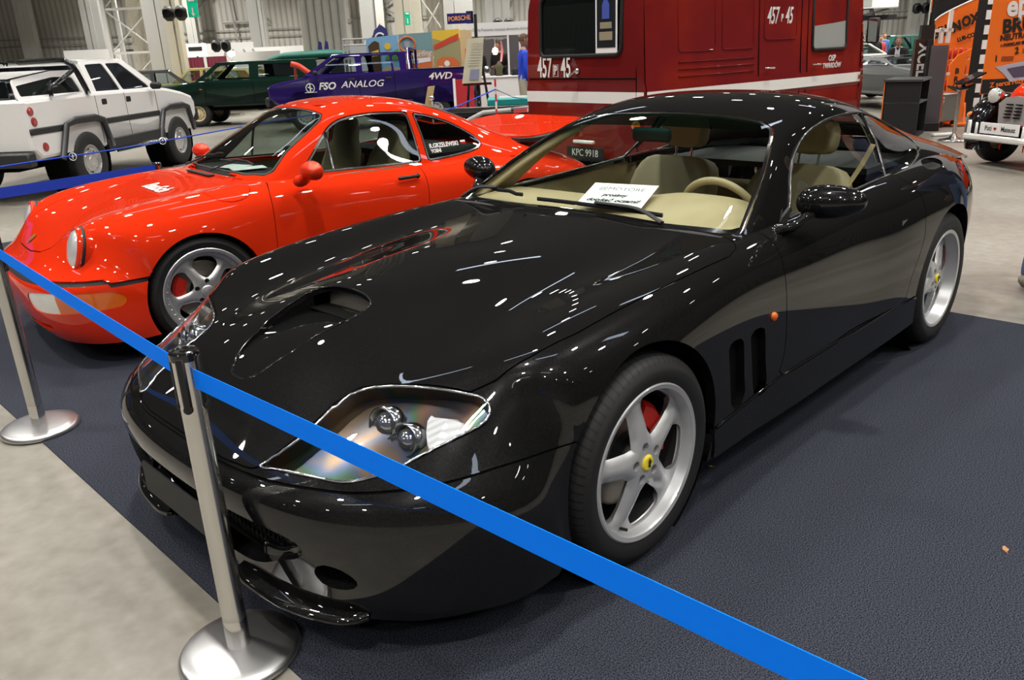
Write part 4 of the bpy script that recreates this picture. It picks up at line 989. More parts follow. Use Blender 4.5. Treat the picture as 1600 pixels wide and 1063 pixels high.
def _mesh():
    N, L = nt(M_MESH); b = N['Principled BSDF']; tc = N.new('ShaderNodeTexCoord'); w_ = N.new('ShaderNodeTexWave'); w_.bands_direction = 'Z'; w_.inputs['Scale'].default_value = 60
    w2 = N.new('ShaderNodeTexWave'); w2.bands_direction = 'Y'; w2.inputs['Scale'].default_value = 60
    L.new(tc.outputs['Object'], w_.inputs[0]); L.new(tc.outputs['Object'], w2.inputs[0])
    m = N.new('ShaderNodeMath'); m.operation = 'MAXIMUM'; L.new(w_.outputs[1], m.inputs[0]); L.new(w2.outputs[1], m.inputs[1])
    r = N.new('ShaderNodeValToRGB'); r.color_ramp.elements[0].position = .6; r.color_ramp.elements[0].color = (.01, .01, .01, 1); r.color_ramp.elements[1].position = .75; r.color_ramp.elements[1].color = (.5, .46, .38, 1)
    L.new(m.outputs[0], r.inputs[0]); L.new(r.outputs[0], b.inputs['Base Color'])
_mesh()
M_LAMPGL = mat('lamp_glass', (.5, .52, .55), .06, .9, coat=1.)
M_CHROMED = mat('soft_chrome', (.55, .56, .58), .14, 1.)
M_DARKCH = mat('dark_window_trim', (.10, .10, .10), .25, .9)
M_LEATHERS = mat('seat_leather', (.34, .28, .17), .6)
M_HLIN = mat('headlight_reflector', (.13, .135, .15), .30, .9, coat=.15)
def _hl():
    N, L = nt(M_HLIN); b = N['Principled BSDF']
    b.inputs['Thin Film Thickness'].default_value = 420; b.inputs['Thin Film IOR'].default_value = 1.7
    tc = N.new('ShaderNodeTexCoord'); n = N.new('ShaderNodeTexNoise'); n.inputs['Scale'].default_value = 5; L.new(tc.outputs['Object'], n.inputs['Vector'])
    r = N.new('ShaderNodeValToRGB'); E_ = r.color_ramp.elements; E_[0].position = .30; E_[0].color = (.05, .055, .07, 1); E_[1].position = .72; E_[1].color = (.12, .115, .12, 1)  # iridescent sheen painted in as noise-mixed colour bands
    for p_, c_ in ((.40, (.11, .065, .035)), (.47, (.04, .075, .045)), (.53, (.05, .06, .11)), (.60, (.12, .085, .05))):
        e_ = E_.new(p_); e_.color = (*c_, 1)
    L.new(n.outputs['Fac'], r.inputs[0]); L.new(r.outputs[0], b.inputs['Base Color'])
    mr = N.new('ShaderNodeMapRange'); mr.inputs['To Min'].default_value = 250; mr.inputs['To Max'].default_value = 900; L.new(n.outputs['Fac'], mr.inputs['Value']); L.new(mr.outputs[0], b.inputs['Thin Film Thickness'])
_hl()
M_RIBLENS = mat('ribbed_lens', (.75, .76, .78), .15, .3, coat=1.)
def _rib():
    N, L = nt(M_RIBLENS); b = N['Principled BSDF']; tc = N.new('ShaderNodeTexCoord'); w_ = N.new('ShaderNodeTexWave'); w_.bands_direction = 'DIAGONAL'; w_.inputs['Scale'].default_value = 60
    L.new(tc.outputs['Object'], w_.inputs[0]); bp = N.new('ShaderNodeBump'); bp.inputs['Strength'].default_value = .5; bp.inputs['Distance'].default_value = .004
    L.new(w_.outputs[1], bp.inputs['Height']); L.new(bp.outputs[0], b.inputs['Normal'])
_rib()
build_ferrari()
# ------------------------------------------------------------------ red rear-engined sports car
def xr(xs, ys, z): return [(x, y, (z if not isinstance(z, list) else z[i])) for i, (x, y) in enumerate(zip(xs, ys))]
PB = [
 xr([.80,.79,.76,.70,.62,.54,.46,.40,.37],[0,.3,.5,.64,.74,.79,.82,.83,.82],.14),
 xr([.86,.85,.82,.755,.67,.57,.47,.40,.37],[0,.3,.5,.65,.75,.805,.835,.845,.82],.22),
 xr([.895,.885,.85,.785,.69,.58,.46,.39,.36],[0,.3,.5,.65,.755,.81,.84,.85,.82],.36),
 xr([.90,.89,.85,.785,.69,.575,.455,.375,.35],[0,.3,.5,.65,.755,.81,.84,.85,.82],[.46,.46,.46,.46,.46,.46,.45,.38,.19]),
 xr([.82,.81,.78,.73,.66,.56,.45,.36,.34],[0,.27,.46,.585,.685,.76,.81,.845,.82],[.51,.51,.515,.515,.515,.515,.50,.43,.2]),
 [(.76,0,.57),(.75,.25,.575),(.72,.42,.58),(.68,.53,.59),(.62,.63,.59),(.54,.72,.58),(.44,.79,.555),(.34,.84,.47),(.33,.82,.2)],
 [(.65,0,.645),(.64,.24,.65),(.62,.41,.66),(.60,.52,.69),(.57,.61,.70),(.50,.70,.67),(.40,.785,.605),(.31,.84,.49),(.31,.82,.2)],
 [(.47,0,.71),(.47,.24,.715),(.47,.41,.723),(.47,.52,.758),(.46,.61,.773),(.43,.71,.738),(.36,.79,.655),(.285,.842,.51),(.285,.82,.2)],
 frow(.25,[(0,.76),(.24,.763),(.42,.768),(.53,.800),(.615,.812),(.715,.785),(.805,.69),(.85,.52),(.82,.19)]),
 frow(.0,[(0,.80),(.25,.802),(.43,.803),(.54,.828),(.62,.838),(.72,.81),(.81,.71),(.855,.55),(.82,.18)]),
 frow(-.25,[(0,.84),(.25,.84),(.44,.838),(.55,.850),(.63,.852),(.72,.825),(.80,.73),(.835,.55),(.81,.17)]),
 frow(-.5,[(0,.865),(.26,.863),(.46,.858),(.57,.858),(.645,.855),(.725,.825),(.785,.735),(.815,.55),(.80,.17)]),
 frow(-.8,[(0,.87),(.3,.87),(.5,.865),(.6,.858),(.665,.85),(.735,.815),(.785,.725),(.81,.55),(.80,.17)]),
 frow(-1.2,[(0,.87),(.3,.87),(.5,.86),(.6,.85),(.67,.838),(.74,.805),(.79,.72),(.815,.55),(.80,.17)]),
 frow(-1.5,[(0,.87),(.3,.87),(.5,.86),(.6,.85),(.67,.838),(.745,.805),(.80,.72),(.83,.55),(.805,.17)]),
 frow(-1.8,[(0,.86),(.3,.86),(.5,.86),(.6,.855),(.68,.845),(.77,.81),(.845,.73),(.87,.56),(.84,.18)]),
 frow(-2.1,[(0,.86),(.3,.86),(.5,.86),(.6,.855),(.70,.838),(.80,.80),(.875,.72),(.89,.56),(.86,.2)]),
 frow(-2.4,[(0,.85),(.3,.85),(.48,.845),(.6,.835),(.70,.81),(.79,.765),(.86,.69),(.88,.55),(.86,.22)]),
 frow(-2.7,[(0,.80),(.25,.80),(.45,.795),(.57,.78),(.66,.75),(.745,.70),(.81,.63),(.84,.5),(.82,.24)]),
 frow(-3.0,[(0,.74),(.25,.74),(.43,.73),(.55,.71),(.63,.68),(.70,.63),(.755,.56),(.78,.46),(.77,.27)]),
 xr([-3.23,-3.22,-3.2,-3.17,-3.14,-3.1,-3.07,-3.05,-3.05],[0,.25,.42,.54,.61,.66,.70,.71,.70],[.64,.64,.63,.61,.59,.56,.52,.45,.29]),
 xr([-3.3,-3.29,-3.27,-3.23,-3.19,-3.15,-3.12,-3.10,-3.1],[0,.25,.42,.54,.61,.66,.69,.70,.69],[.5,.5,.5,.48,.46,.44,.42,.38,.3]),
 xr([-3.26,-3.25,-3.23,-3.2,-3.17,-3.13,-3.1,-3.09,-3.09],[0,.25,.42,.54,.61,.66,.69,.70,.69],[.3]*9)]
_c7 = (.36, .35, .33, .315, .305, .30, .29, .28); PB = [[((x, y, z) if j < 7 or i > 7 else (_c7[i], y, z) if j == 7 else (.285, y, z)) for j, (x, y, z) in enumerate(r_)] for i, r_ in enumerate(PB)]
PB = [[(x if x < .3 else .3+(x-.3)*.90, y, z-(.016 if 3 <= j <= 5 and z > .7 else 0)) for j, (x, y, z) in enumerate(r_)] for r_ in PB]
PG = [
 [(-.22,0,.78),(-.22,.26,.78),(-.24,.48,.775),(-.30,.62,.77),(-.38,.66,.76),(-.5,.68,.74),(-.6,.69,.72),(-.7,.70,.70)],
 [(-.38,0,.872),(-.385,.26,.870),(-.42,.46,.865),(-.50,.61,.857),(-.58,.64,.845),(-.66,.66,.82),(-.74,.67,.79),(-.8,.69,.74)],
 [(-.58,0,.99),(-.585,.24,.988),(-.61,.42,.98),(-.67,.56,.975),(-.74,.60,.945),(-.80,.625,.90),(-.85,.65,.84),(-.9,.68,.77)],
 [(-.78,0,1.105),(-.785,.23,1.10),(-.81,.39,1.09),(-.86,.52,1.075),(-.91,.57,1.025),(-.95,.61,.94),(-.98,.645,.85),(-1.0,.68,.77)],
 [(-.96,0,1.20),(-.965,.22,1.195),(-.98,.37,1.18),(-1.01,.49,1.155),(-1.04,.545,1.09),(-1.06,.595,.98),(-1.08,.64,.86),(-1.1,.68,.78)],
 frow(-1.15,[(0,1.243),(.22,1.238),(.36,1.223),(.485,1.19),(.54,1.12),(.59,1.0),(.645,.87),(.68,.78)]),
 frow(-1.4,[(0,1.258),(.22,1.252),(.36,1.235),(.48,1.20),(.535,1.13),(.59,1.0),(.65,.87),(.69,.78)]),
 frow(-1.65,[(0,1.235),(.22,1.23),(.35,1.21),(.47,1.172),(.53,1.105),(.59,.99),(.655,.87),(.70,.78)]),
 frow(-1.9,[(0,1.175),(.21,1.168),(.34,1.148),(.455,1.11),(.52,1.05),(.585,.965),(.66,.87),(.72,.79)]),
 frow(-2.15,[(0,1.085),(.2,1.078),(.33,1.058),(.44,1.02),(.515,.975),(.59,.925),(.67,.87),(.74,.80)]),
 frow(-2.4,[(0,.98),(.19,.975),(.31,.955),(.42,.93),(.51,.905),(.59,.875),(.68,.84),(.75,.78)]),
 frow(-2.65,[(0,.875),(.19,.87),(.31,.86),(.42,.845),(.51,.825),(.6,.80),(.68,.77),(.75,.72)]),
 frow(-2.9,[(0,.78),(.19,.78),(.31,.77),(.42,.76),(.51,.74),(.6,.71),(.68,.68),(.75,.62)])]
def build_porsche():
    car = thing('classic_sports_car', 'bright red classic sports car with round headlights and polished split-rim wheels', 'car', (-.168, -2.882, 0), -.109)
    B = net_grid(PB, 8, 7); G = net_grid(PG, 8, 7); gaps = []
    for cx, r in ((0, .335), (-2.272, .35)):
        _, B = B.clip(np.where(np.abs(B.V[:, 1]) > .5, np.hypot(B.V[:, 0]-cx, B.V[:, 2]-.31)-r, 1.))
    cab = sym([(-.38, 0), (-.39, .3), (-.45, .52), (-.62, .62), (-1.6, .655), (-2.1, .64), (-2.3, .5), (-2.4, .3), (-2.4, 0)])
    _, B = B.clip(np.where(B.V[:, 2] > .6, sdpoly(B.V[:, :2], cab), 1.))
    # front bumper with black strip above
    bm_, B, g = carve(B, lambda V: np.where(V[:, 0] > .2, V[:, 2]-(.475-.02*(V[:, 0] < .5)), 1.), .012)
    def fyz(poly): return lambda V: np.where(V[:, 0] > .3, sdpoly(np.stack([np.abs(V[:, 1]), V[:, 2]], -1), poly), 1.)
    lampo = cspl([(.43,.36),(.44,.40),(.50,.418),(.65,.428),(.80,.428),(.838,.41),(.842,.36),(.825,.335),(.70,.320),(.55,.312),(.46,.320)], 4)
    LP, bm_ = bm_.clip(np.where(bm_.V[:, 0] > .40, fyz(lampo)(bm_.V), 1.))
    _, bm_ = bm_.clip(fyz([(.26, .205), (.56, .205), (.55, .24), (.26, .24)])(bm_.V))
    bo = bm_.obj('front_bumper', M_RED, car, rim=.03)
    g.off(-.012).obj('bumper_strip', M_MATT, bo, rim=0)
    for q in sides(LP):
        o = q.off(-.004).obj('front_lamp', M_LAMPW, bo, rim=0)
        am, _ = q.clip((np.abs(q.V[:, 1])-.67)*-1); am.off(-.002).obj('turn_signal', M_ORANGE, o, rim=0)
    b = MB(); b.box((.66, 0, .21), (.03, 1.1, .1)); b.build('intake_backing', M_VOID, bo)
    # bonnet
    hood = sym([(.715,0),(.712,.15),(.69,.30),(.645,.40),(.60,.435),(.40,.455),(.1,.47),(-.2,.475),(-.36,.465),(-.385,.40),(-.36,.2),(-.35,0)])
    hd, B, g = carve(B, lambda V: np.where(V[:, 2] > .53, fxy(hood)(V), 1.)); gaps.append(g)
    ho = hd.obj('bonnet', M_RED, car, rim=.012)
    ff_ = cspl([(-.14,.60),(-.12,.66),(-.15,.735),(-.22,.765),(-.31,.755),(-.36,.70),(-.35,.64),(-.27,.60)], 4)
    fp, B, g = carve(B, lambda V: np.where(V[:, 2] > .5, fxy(ff_)(V), 1.), .0018); gaps.append(g); fp.obj('fuel_flap', M_RED, car, rim=.01)
    dz = np.concatenate([ospl([(-.425,.22),(-.428,.5),(-.44,.70),(-.455,.80),(-.50,.85),(-.58,.87)], 4), [(-.60,.93),(-1.50,.93),(-1.505,.87),(-1.495,.7),(-1.475,.5),(-1.46,.3),(-1.42,.22)]])
    dr, B, g = carve(B, lambda V: np.where((np.abs(V[:, 1]) > .6), fxz(dz)(V), 1.)); gaps.append(g)
    for q in sides(dr):
        o = q.obj('door', M_RED, car, rim=.02); sg = 1 if q.V[:, 1].mean() > 0 else -1
        b = MB(); b.box((-1.36, sg*.80, .772), (.16, .022, .022), bev=.008); b.box((-1.43, sg*.796, .772), (.03, .03, .034), bev=.012); b.build('door_handle', M_MATT, o, auto=50)
    for q in sides(B.part(lambda c: c[:, 0] > -1.0)): q.obj('front_fender', M_RED, car, rim=.03)
    B.part(lambda c: c[:, 0] <= -1.0).obj('rear_body', M_RED, car, rim=.03)
    q = PM(np.concatenate([g.V for g in gaps]), sum([[tuple(i+o for i in f) for f in g.F] for g, o in zip(gaps, np.cumsum([0]+[len(g.V) for g in gaps[:-1]]))], []), np.concatenate([g.N for g in gaps])).off(-.005)
    q.obj('shut_lines', M_VOID, car, rim=0)
    # cowl vent slots on the bonnet edge
    b = MB(); b.box((-.33, -.02, .857), (.035, .42, .008)); b.build('cowl_vent', M_MATT, ho)
    # headlights
    for sg in (1, -1):
        ax = Vector((.955, sg*.03, .28)).normalized(); up = Vector((0, sg*1., 0)).cross(ax)*sg
        M_ = Matrix.Translation((.578, sg*.60, .618)) @ ax.to_track_quat('Z', 'Y').to_matrix().to_4x4() @ Matrix.Diagonal((.92, 1.10, 1, 1))
        b = MB(); b.lathe([(.112, -.16), (.117, -.03), (.115, .004), (.106, .012), (.099, .008), (.097, -.01)], 48, M=M_); hl_ = b.build('headlight', M_RED, car, smooth=True)
        b = MB(); b.lathe([(.1, .004), (.085, .018), (.05, .028), (0, .032)], 48, M=M_); b.build('headlight_lens', M_HEADG, hl_, smooth=True)
        b = MB(); b.lathe([(.117, -.028), (.1195, -.024), (.1195, -.016), (.117, -.012)], 48, M=M_); b.build('headlight_gasket', M_MATT, hl_, smooth=True)
    # badge and lettering on the bonnet
    b = MB(); b.prism([(-.022, .03), (.022, .03), (.024, 0), (.014, -.022), (0, -.034), (-.014, -.022), (-.024, 0)], .004, M=frame_mat((.672, 0, .612), (0, 1, 0), (-.78, 0, .55))); b.build('bonnet_badge', mat('gold_badge', (.55, .35, .08), .3, .8), ho)
    def hz(x, y):
        k = np.hypot(hd.V[:, 0]-x, hd.V[:, 1]-y).argmin(); return hd.V[k]
    p = hz(-.015, .09)
    text('bonnet_script', 'BauSch', .13, M_WHITE, ho, frame_mat((p[0], p[1], p[2]+.007), (.02, 1, 0), (-1, .02, .15)), .001, bold=.004, shear=.3)
    # wheel wells, pan
    for cx in (0, -2.272):
        for s in (-1, 1):
            b = MB(); b.lathe([(.355, .0), (.355, -.3), (.0, -.3)], 40, M=Matrix.Translation((cx, s*.80, .31)) @ (AXY if s > 0 else AXY @ Matrix.Rotation(math.pi, 4, 'X'))); b.build('wheel_well', M_VOID, car, smooth=True)
    b = MB(); b.box((-1.2, 0, .19), (3.9, .9, .04)); b.box((-1.15, 0, .2), (1.5, 1.5, .03)); b.build('floor_pan', M_VOID, car)
    # greenhouse
    ws = sym([(-.39,0),(-.395,.25),(-.43,.46),(-.50,.585),(-.555,.60),(-.68,.54),(-.86,.495),(-.96,.468),(-1.0,.42),(-.992,.3),(-.985,0)])
    W, G, _ = carve(G, lambda V: np.where(V[:, 0] > -1.2, fxy(ws)(V), 1.), .003)
    dg = np.concatenate([ospl([(-.70,.868),(-.80,.95),(-.90,1.045),(-1.0,1.12),(-1.12,1.155),(-1.3,1.165),(-1.5,1.155),(-1.555,1.148)], 4), [(-1.56,1.0),(-1.55,.835),(-1.1,.845),(-.70,.855)]])
    D, G, _ = carve(G, lambda V: np.where(np.abs(V[:, 1]) > .3, fxz(dg)(V), 1.), .003)
    qg = np.concatenate([[(-1.60,.838),(-1.61,1.0),(-1.60,1.140)], ospl([(-1.62,1.14),(-1.75,1.11),(-1.90,1.055),(-2.02,.985),(-2.07,.935),(-2.07,.90),(-2.0,.87),(-1.85,.85),(-1.66,.838)], 4)])
    Q, G, _ = carve(G, lambda V: np.where(np.abs(V[:, 1]) > .3, fxz(qg)(V), 1.), .003)
    rw = sym([(-1.72,0),(-1.73,.3),(-1.79,.40),(-1.95,.40),(-2.2,.375),(-2.33,.32),(-2.36,.2),(-2.37,0)])
    Rw, G, _ = carve(G, lambda V: np.where(V[:, 2] > .85, fxy(rw)(V), 1.), .003)
    G = G.part(lambda c: (c[:, 2] > .80) & (c[:, 0] < -.40))
    roof = G.obj('roof', M_RED, car, rim=.012)
    inn = G.off(-.018); mob('headlining', inn.V, [f[::-1] for f in inn.F], M_DARKI, roof)
    inner, edge_ = W.clip(fxy(ws)(W.V)+.014); inner.obj('windshield', M_GLASSD2, car, rim=0); edge_.off(-.001).obj('windshield_rubber', M_MATT, car, rim=.006)
    for q in sides(D):
        i_, e_ = q.clip(fxz(dg)(q.V)+.012); i_.obj('door_glass', M_GLASSD, car, rim=0); e_.obj('door_window_frame', M_DARKCH, car, rim=.01)
    for q in sides(Q):
        i_, e_ = q.clip(fxz(qg)(q.V)+.012); i_.obj('quarter_glass', M_GLASSD, car, rim=0); e_.obj('quarter_window_frame', M_DARKCH, car, rim=.01)
    Rw.obj('rear_window', M_GLASSD, car, rim=.004)
    for sg in (1, -1):
        b = MB(); b.ring([(-.925, sg*.632, .865), (-.93, sg*.60, .96), (-.935, sg*.573, 1.03), (-.94, sg*.55, 1.075)], .009, 8); b.build('quarterlight_bar', M_DARKCH, car, smooth=True)
    # lettering on the rear side glass
    P = Q.V[Q.V[:, 1] > 0]
    def qy(x, z): k = np.hypot(P[:, 0]-x, P[:, 2]-z).argmin(); return P[k, 1]
    for s_, z_, sz in (('R.GRZELEWSKI', .925, .042), ('YOSHI', .893, .034)):
        y_ = qy(-1.72, z_)+.006
        text('window_lettering', s_, sz, M_WHITE, car, frame_mat((-1.64, y_, z_), (-1, .03, 0), (0, -.42, 1)), .0006, bold=.0012, sx=.82, align='LEFT')
    for z_, m_ in ((.933, M_WHITE), (.921, M_REDLENS)):
        b = MB(); b.box((0, 0, 0), (.04, .012, .001)); o = b.build('flag_sticker', m_, car); o.matrix_local = frame_mat((-1.925, qy(-1.9, z_)+.008, z_), (-1, .03, 0), (0, -.42, 1))
    # sunroof line
    b = MB(); pts = []
    for x, y in [(-1.08, .28), (-1.42, .30), (-1.45, .27), (-1.45, -.27), (-1.42, -.30), (-1.08, -.28), (-1.05, -.25), (-1.05, .25)]:
        k = np.hypot(G.V[:, 0]-x, G.V[:, 1]-y).argmin(); pts.append((x, y, G.V[k, 2]+.0003))
    b.ring(pts, .0025, 6, closed=True); b.build('sunroof_seam', M_VOID, roof)
    # mirror
    for sg in (1, -1):
        c0 = Vector((-.665, sg*.90, .905)); V = []; n1, n2 = 18, 24
        for i in range(n1+1):
            a = math.pi*i/n1
            for j in range(n2):
                t = 2*math.pi*j/n2; rr = math.sin(a)**.75; yl = -math.cos(a)
                V.append((c0.x+rr*math.cos(t)*(.07 if math.cos(t) > 0 else .04), c0.y+sg*yl*.095, c0.z+rr*math.sin(t)*.055))
        F = [(i*n2+j, i*n2+(j+1) % n2, (i+1)*n2+(j+1) % n2, (i+1)*n2+j) for i in range(n1) for j in range(n2)]
        b = MB(); b.add(V, F if sg > 0 else [f[::-1] for f in F]); b.ring([(-.63, sg*.79, .84), (-.64, sg*.83, .85), (-.65, sg*.86, .875)], [.05, .04, .035], 12, flat=(1.1, .7)); b.build('door_mirror', M_RED, car, smooth=True)
    # wipers
    for y0 in (.05, -.42):
        pts = []
        for t in np.linspace(0, 1, 7):
            x, y = -.45-.05*t, y0+.4*t; k = np.hypot(W.V[:, 0]-x, W.V[:, 1]-y).argmin(); pts.append((x, y, W.V[k, 2]+.014))
        b = MB(); b.ring(pts, .006, 6); b.ring([(-.37, y0+.02, .875), pts[3]], .005, 6); b.build('wiper', M_MATT, car)
    # tail spoiler
    sp = [(-2.45, .60), (-2.60, .66), (-2.95, .68), (-3.18, .60), (-3.24, .40)]
    hp = ospl(sp, 4); full = np.concatenate([hp, (hp*[1, -1])[::-1]]); cx_, cy_ = -2.85, 0.
    def plate(z0, z1, sc, n, m, par, lift=0.):
        V = []
        for z in (z0, z1):
            for x, y in full: V.append((cx_+(x-cx_)*sc, y*sc, z+lift*max(0, (-x-2.6))))
        k = len(full); return mob(n, V, [tuple(range(k))[::-1], tuple(range(k, 2*k))]+[(i, (i+1) % k, (i+1) % k+k, i+k) for i in range(k)], m, par, smooth=False)
    wg = plate(.80, .885, .9, 'tail_spoiler', M_RED, car, .10)
    plate(.870, .896, 1.0, 'spoiler_edge', M_MATT, wg, .12)
    o = plate(.896, .908, .93, 'spoiler_deck', M_RED, wg, .12)
    # interior: seats, dash, wheel
    b = MB(); b.box((-.62, 0, .80), (.34, 1.24, .10), bev=.04); b.build('dashboard', M_DARKI, car, auto=50)
    b = MB(); b.box((-1.3, 0, .25), (1.7, 1.3, .03)); b.box((-1.95, 0, .84), (.6, 1.1, .04)); b.build('cabin_floor', M_DARKI, car)
    for sg in (1, -1):
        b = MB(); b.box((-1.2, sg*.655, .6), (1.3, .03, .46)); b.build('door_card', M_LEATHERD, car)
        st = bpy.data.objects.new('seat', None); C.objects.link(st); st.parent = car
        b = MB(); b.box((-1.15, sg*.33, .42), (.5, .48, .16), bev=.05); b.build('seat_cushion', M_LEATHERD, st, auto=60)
        secs = [(-1.36, .46, .22), (-1.42, .60, .25), (-1.47, .75, .255), (-1.51, .86, .22), (-1.535, .93, .15), (-1.55, 1.0, .14), (-1.56, 1.06, .12), (-1.565, 1.08, .08)]
        V = []
        for (x, z, h_) in secs:
            for a in np.linspace(0, 2*math.pi, 21)[:-1]:
                c_, s_ = math.cos(a), math.sin(a); V.append((x+.055*np.sign(s_)*abs(s_)**.6, sg*.33+h_*np.sign(c_)*abs(c_)**.5, z))
        mob('backrest', V, [(i*20+j, i*20+(j+1) % 20, (i+1)*20+(j+1) % 20, (i+1)*20+j) for i in range(7) for j in range(20)]+[tuple(range(140, 160))], M_LEATHERS, st)
    sw = bpy.data.objects.new('steering_wheel', None); C.objects.link(sw); sw.parent = car; sw.location = (-.86, .33, .82); sw.rotation_euler = (0, R(-68), 0)
    b = MB(); b.ring([(.18*math.cos(a), .18*math.sin(a), 0) for a in np.linspace(0, 2*math.pi, 41)[:-1]], .014, 10, closed=True); b.build('rim', M_MATT, sw, smooth=True)
    b = MB(); b.lathe([(0, .02), (.05, .015), (.06, -.03)], 20)
    for a in (0, 90, 180, 270): b.box((.1*math.cos(R(a)), .1*math.sin(R(a)), 0), (.14, .03, .012), rz=R(a))
    b.build('spokes', M_MATT, sw)
    # papers on the dash
    b = MB(); b.box((-.58, -.1, .862), (.15, .21, .002), rz=.3); b.box((-.60, .1, .864), (.21, .15, .002), rz=-.2); b.build('paper_sheets', M_PAPER, car)
    # wheels
    hw = lambda r: .030-.06*np.clip(r-.07, 0, 1)+2.0*np.clip(r-.15, 0, 1)**1.3
    f_ = star_face(.205, 5, R(60), .072, hw, lambda r: -.022-.028*np.clip((r-.05)/.15, 0, 1)**1.5, .03, convex=.010, fil=.035, holes=(.058, .0135, R(36)))
    for cx in (0, -2.272):
        for s in (1, -1):
            wh = wheel(car, 'wheel', (cx, s*.815, .312), s, .312, .240, .225, f_, M_ALU, M_ALU, .040, cap=(.035, -.02, M_ALU), lip_w=.014)
            b = MB(); b.lathe([(.228, -.036), (.203, -.040), (.196, -.052)], 60, M=AXY)
            for i in range(40):
                a = 2*math.pi*i/40; b.lathe([(0, -.030), (.0045, -.031), (.0055, -.038)], 6, M=Matrix.Translation((.214*math.cos(a), 0, .214*math.sin(a))) @ AXY)
            b.build('bolt_ring', M_ALU, wh, smooth=True)
    return car
M_LAMPW = mat('clear_lamp_ribbed', (.72, .72, .70), .15, .2, coat=1.)
M_GLASSD2 = glass('windshield_glass', (.62, .70, .67), .04)
M_HEADG = mat('fluted_headlight_glass', (.62, .64, .64), .08, .35, coat=1.)
def _hg():
    N, L = nt(M_HEADG); b = N['Principled BSDF']; tc = N.new('ShaderNodeTexCoord'); w_ = N.new('ShaderNodeTexWave'); w_.bands_direction = 'Y'; w_.inputs['Scale'].default_value = 25
    L.new(tc.outputs['Object'], w_.inputs[0]); bp = N.new('ShaderNodeBump'); bp.inputs['Strength'].default_value = .3; bp.inputs['Distance'].default_value = .003
    L.new(w_.outputs[1], bp.inputs['Height']); L.new(bp.outputs[0], b.inputs['Normal'])
_hg()
build_porsche()
# ------------------------------------------------------------------ boxy vehicles from panels
def sheet(outline, holes, fmap, res=.03, flip=False):
    """flat panel in (u,v): outline with holes, mapped to 3d by fmap(u,v); returns (panel, [hole panels])"""
    o = np.asarray(outline, float); a, b_ = o.min(0)-res, o.max(0)+res
    us = np.linspace(a[0], b_[0], max(2, int((b_[0]-a[0])/res)+1)); vs = np.linspace(a[1], b_[1], max(2, int((b_[1]-a[1])/res)+1))
    U, Vv = np.meshgrid(us, vs, indexing='ij'); nu, nv = U.shape; I = np.arange(nu*nv).reshape(nu, nv)
    F = np.stack([I[:-1, :-1], I[1:, :-1], I[1:, 1:], I[:-1, 1:]], -1).reshape(-1, 4)
    pm = PM(np.stack([U.ravel(), Vv.ravel(), np.zeros(nu*nv)], -1), [tuple(f) for f in F.tolist()], np.tile([0, 0, 1.], (nu*nv, 1)))
    pm, _ = pm.clip(sdpoly(pm.V[:, :2], o)); out = []
    for h in holes:
        i_, pm = pm.clip(sdpoly(pm.V[:, :2], h)); out.append(i_)
    def mp(q):
        P = q.V[:, :2]; e = 1e-3
        X = fmap(P[:, 0], P[:, 1]); du = fmap(P[:, 0]+e, P[:, 1])-X; dv = fmap(P[:, 0], P[:, 1]+e)-X
        n = np.cross(du, dv); n /= np.linalg.norm(n, axis=1)[:, None]+1e-12
        F_ = q.F
        if flip: n = -n; F_ = [f[::-1] for f in F_]
        return PM(X, F_, n)
    return mp(pm), [mp(q) for q in out]
def S3(x, y, z): return np.stack(np.broadcast_arrays(np.asarray(x, float), np.asarray(y, float), np.asarray(z, float)), -1)
def arch_cut(poly, wheels, r, z0):
    """bottom edge points with wheel arches; returns closed outline (top poly given front->rear)"""
    pts = list(poly); xs = sorted(wheels)          # walk bottom from rear (min x) to front
    for wx in xs:
        hz = .02
        for a in np.linspace(math.pi, 0, 13): pts.append((wx+r*math.cos(a), max(z0, .0)+max(0, r*math.sin(a)+hz)))
    return pts
def car_shell(car, W, top, bottom_z, wheels, ar, az_, m, shoulder=.05, name='body'):
    """lower body: outline in (x,z) lofted across the width with rounded shoulders"""
    pts = list(top)
    for wx in sorted(wheels):
        for a in np.linspace(math.pi, 0, 15): pts.append((wx+ar*math.cos(a), max(bottom_z, az_+ar*math.sin(a))))
    o = np.array(pts); n = len(o); c = np.array([(o[:, 0].max()+o[:, 0].min())/2, (o[:, 1].max()+o[:, 1].min())/2])
    e = np.roll(o, -1, 0)-np.roll(o, 1, 0); nr = np.stack([e[:, 1], -e[:, 0]], -1); nr /= np.linalg.norm(nr, axis=1)[:, None]+1e-9
    area = .5*np.sum(o[:, 0]*np.roll(o[:, 1], -1)-np.roll(o[:, 0], -1)*o[:, 1])
    if area < 0: nr = -nr
    V = []; k = [(-W/2, shoulder), (-W/2+shoulder*.3, shoulder*.3), (-W/2+shoulder, 0), (W/2-shoulder, 0), (W/2-shoulder*.3, shoulder*.3), (W/2, shoulder)]
    for y, s_ in k:
        for p, q in zip(o, nr): V.append((p[0]-q[0]*s_, y, p[1]-q[1]*s_))
    F = []
    for i in range(len(k)-1):
        for j in range(n): F.append((i*n+j, i*n+(j+1) % n, (i+1)*n+(j+1) % n, (i+1)*n+j))
    F += [tuple(range(n))[::-1], tuple(range((len(k)-1)*n, len(k)*n))]
    if area > 0: F = [f[::-1] for f in F]
    return mob(name, V, F, m, car, smooth=False)
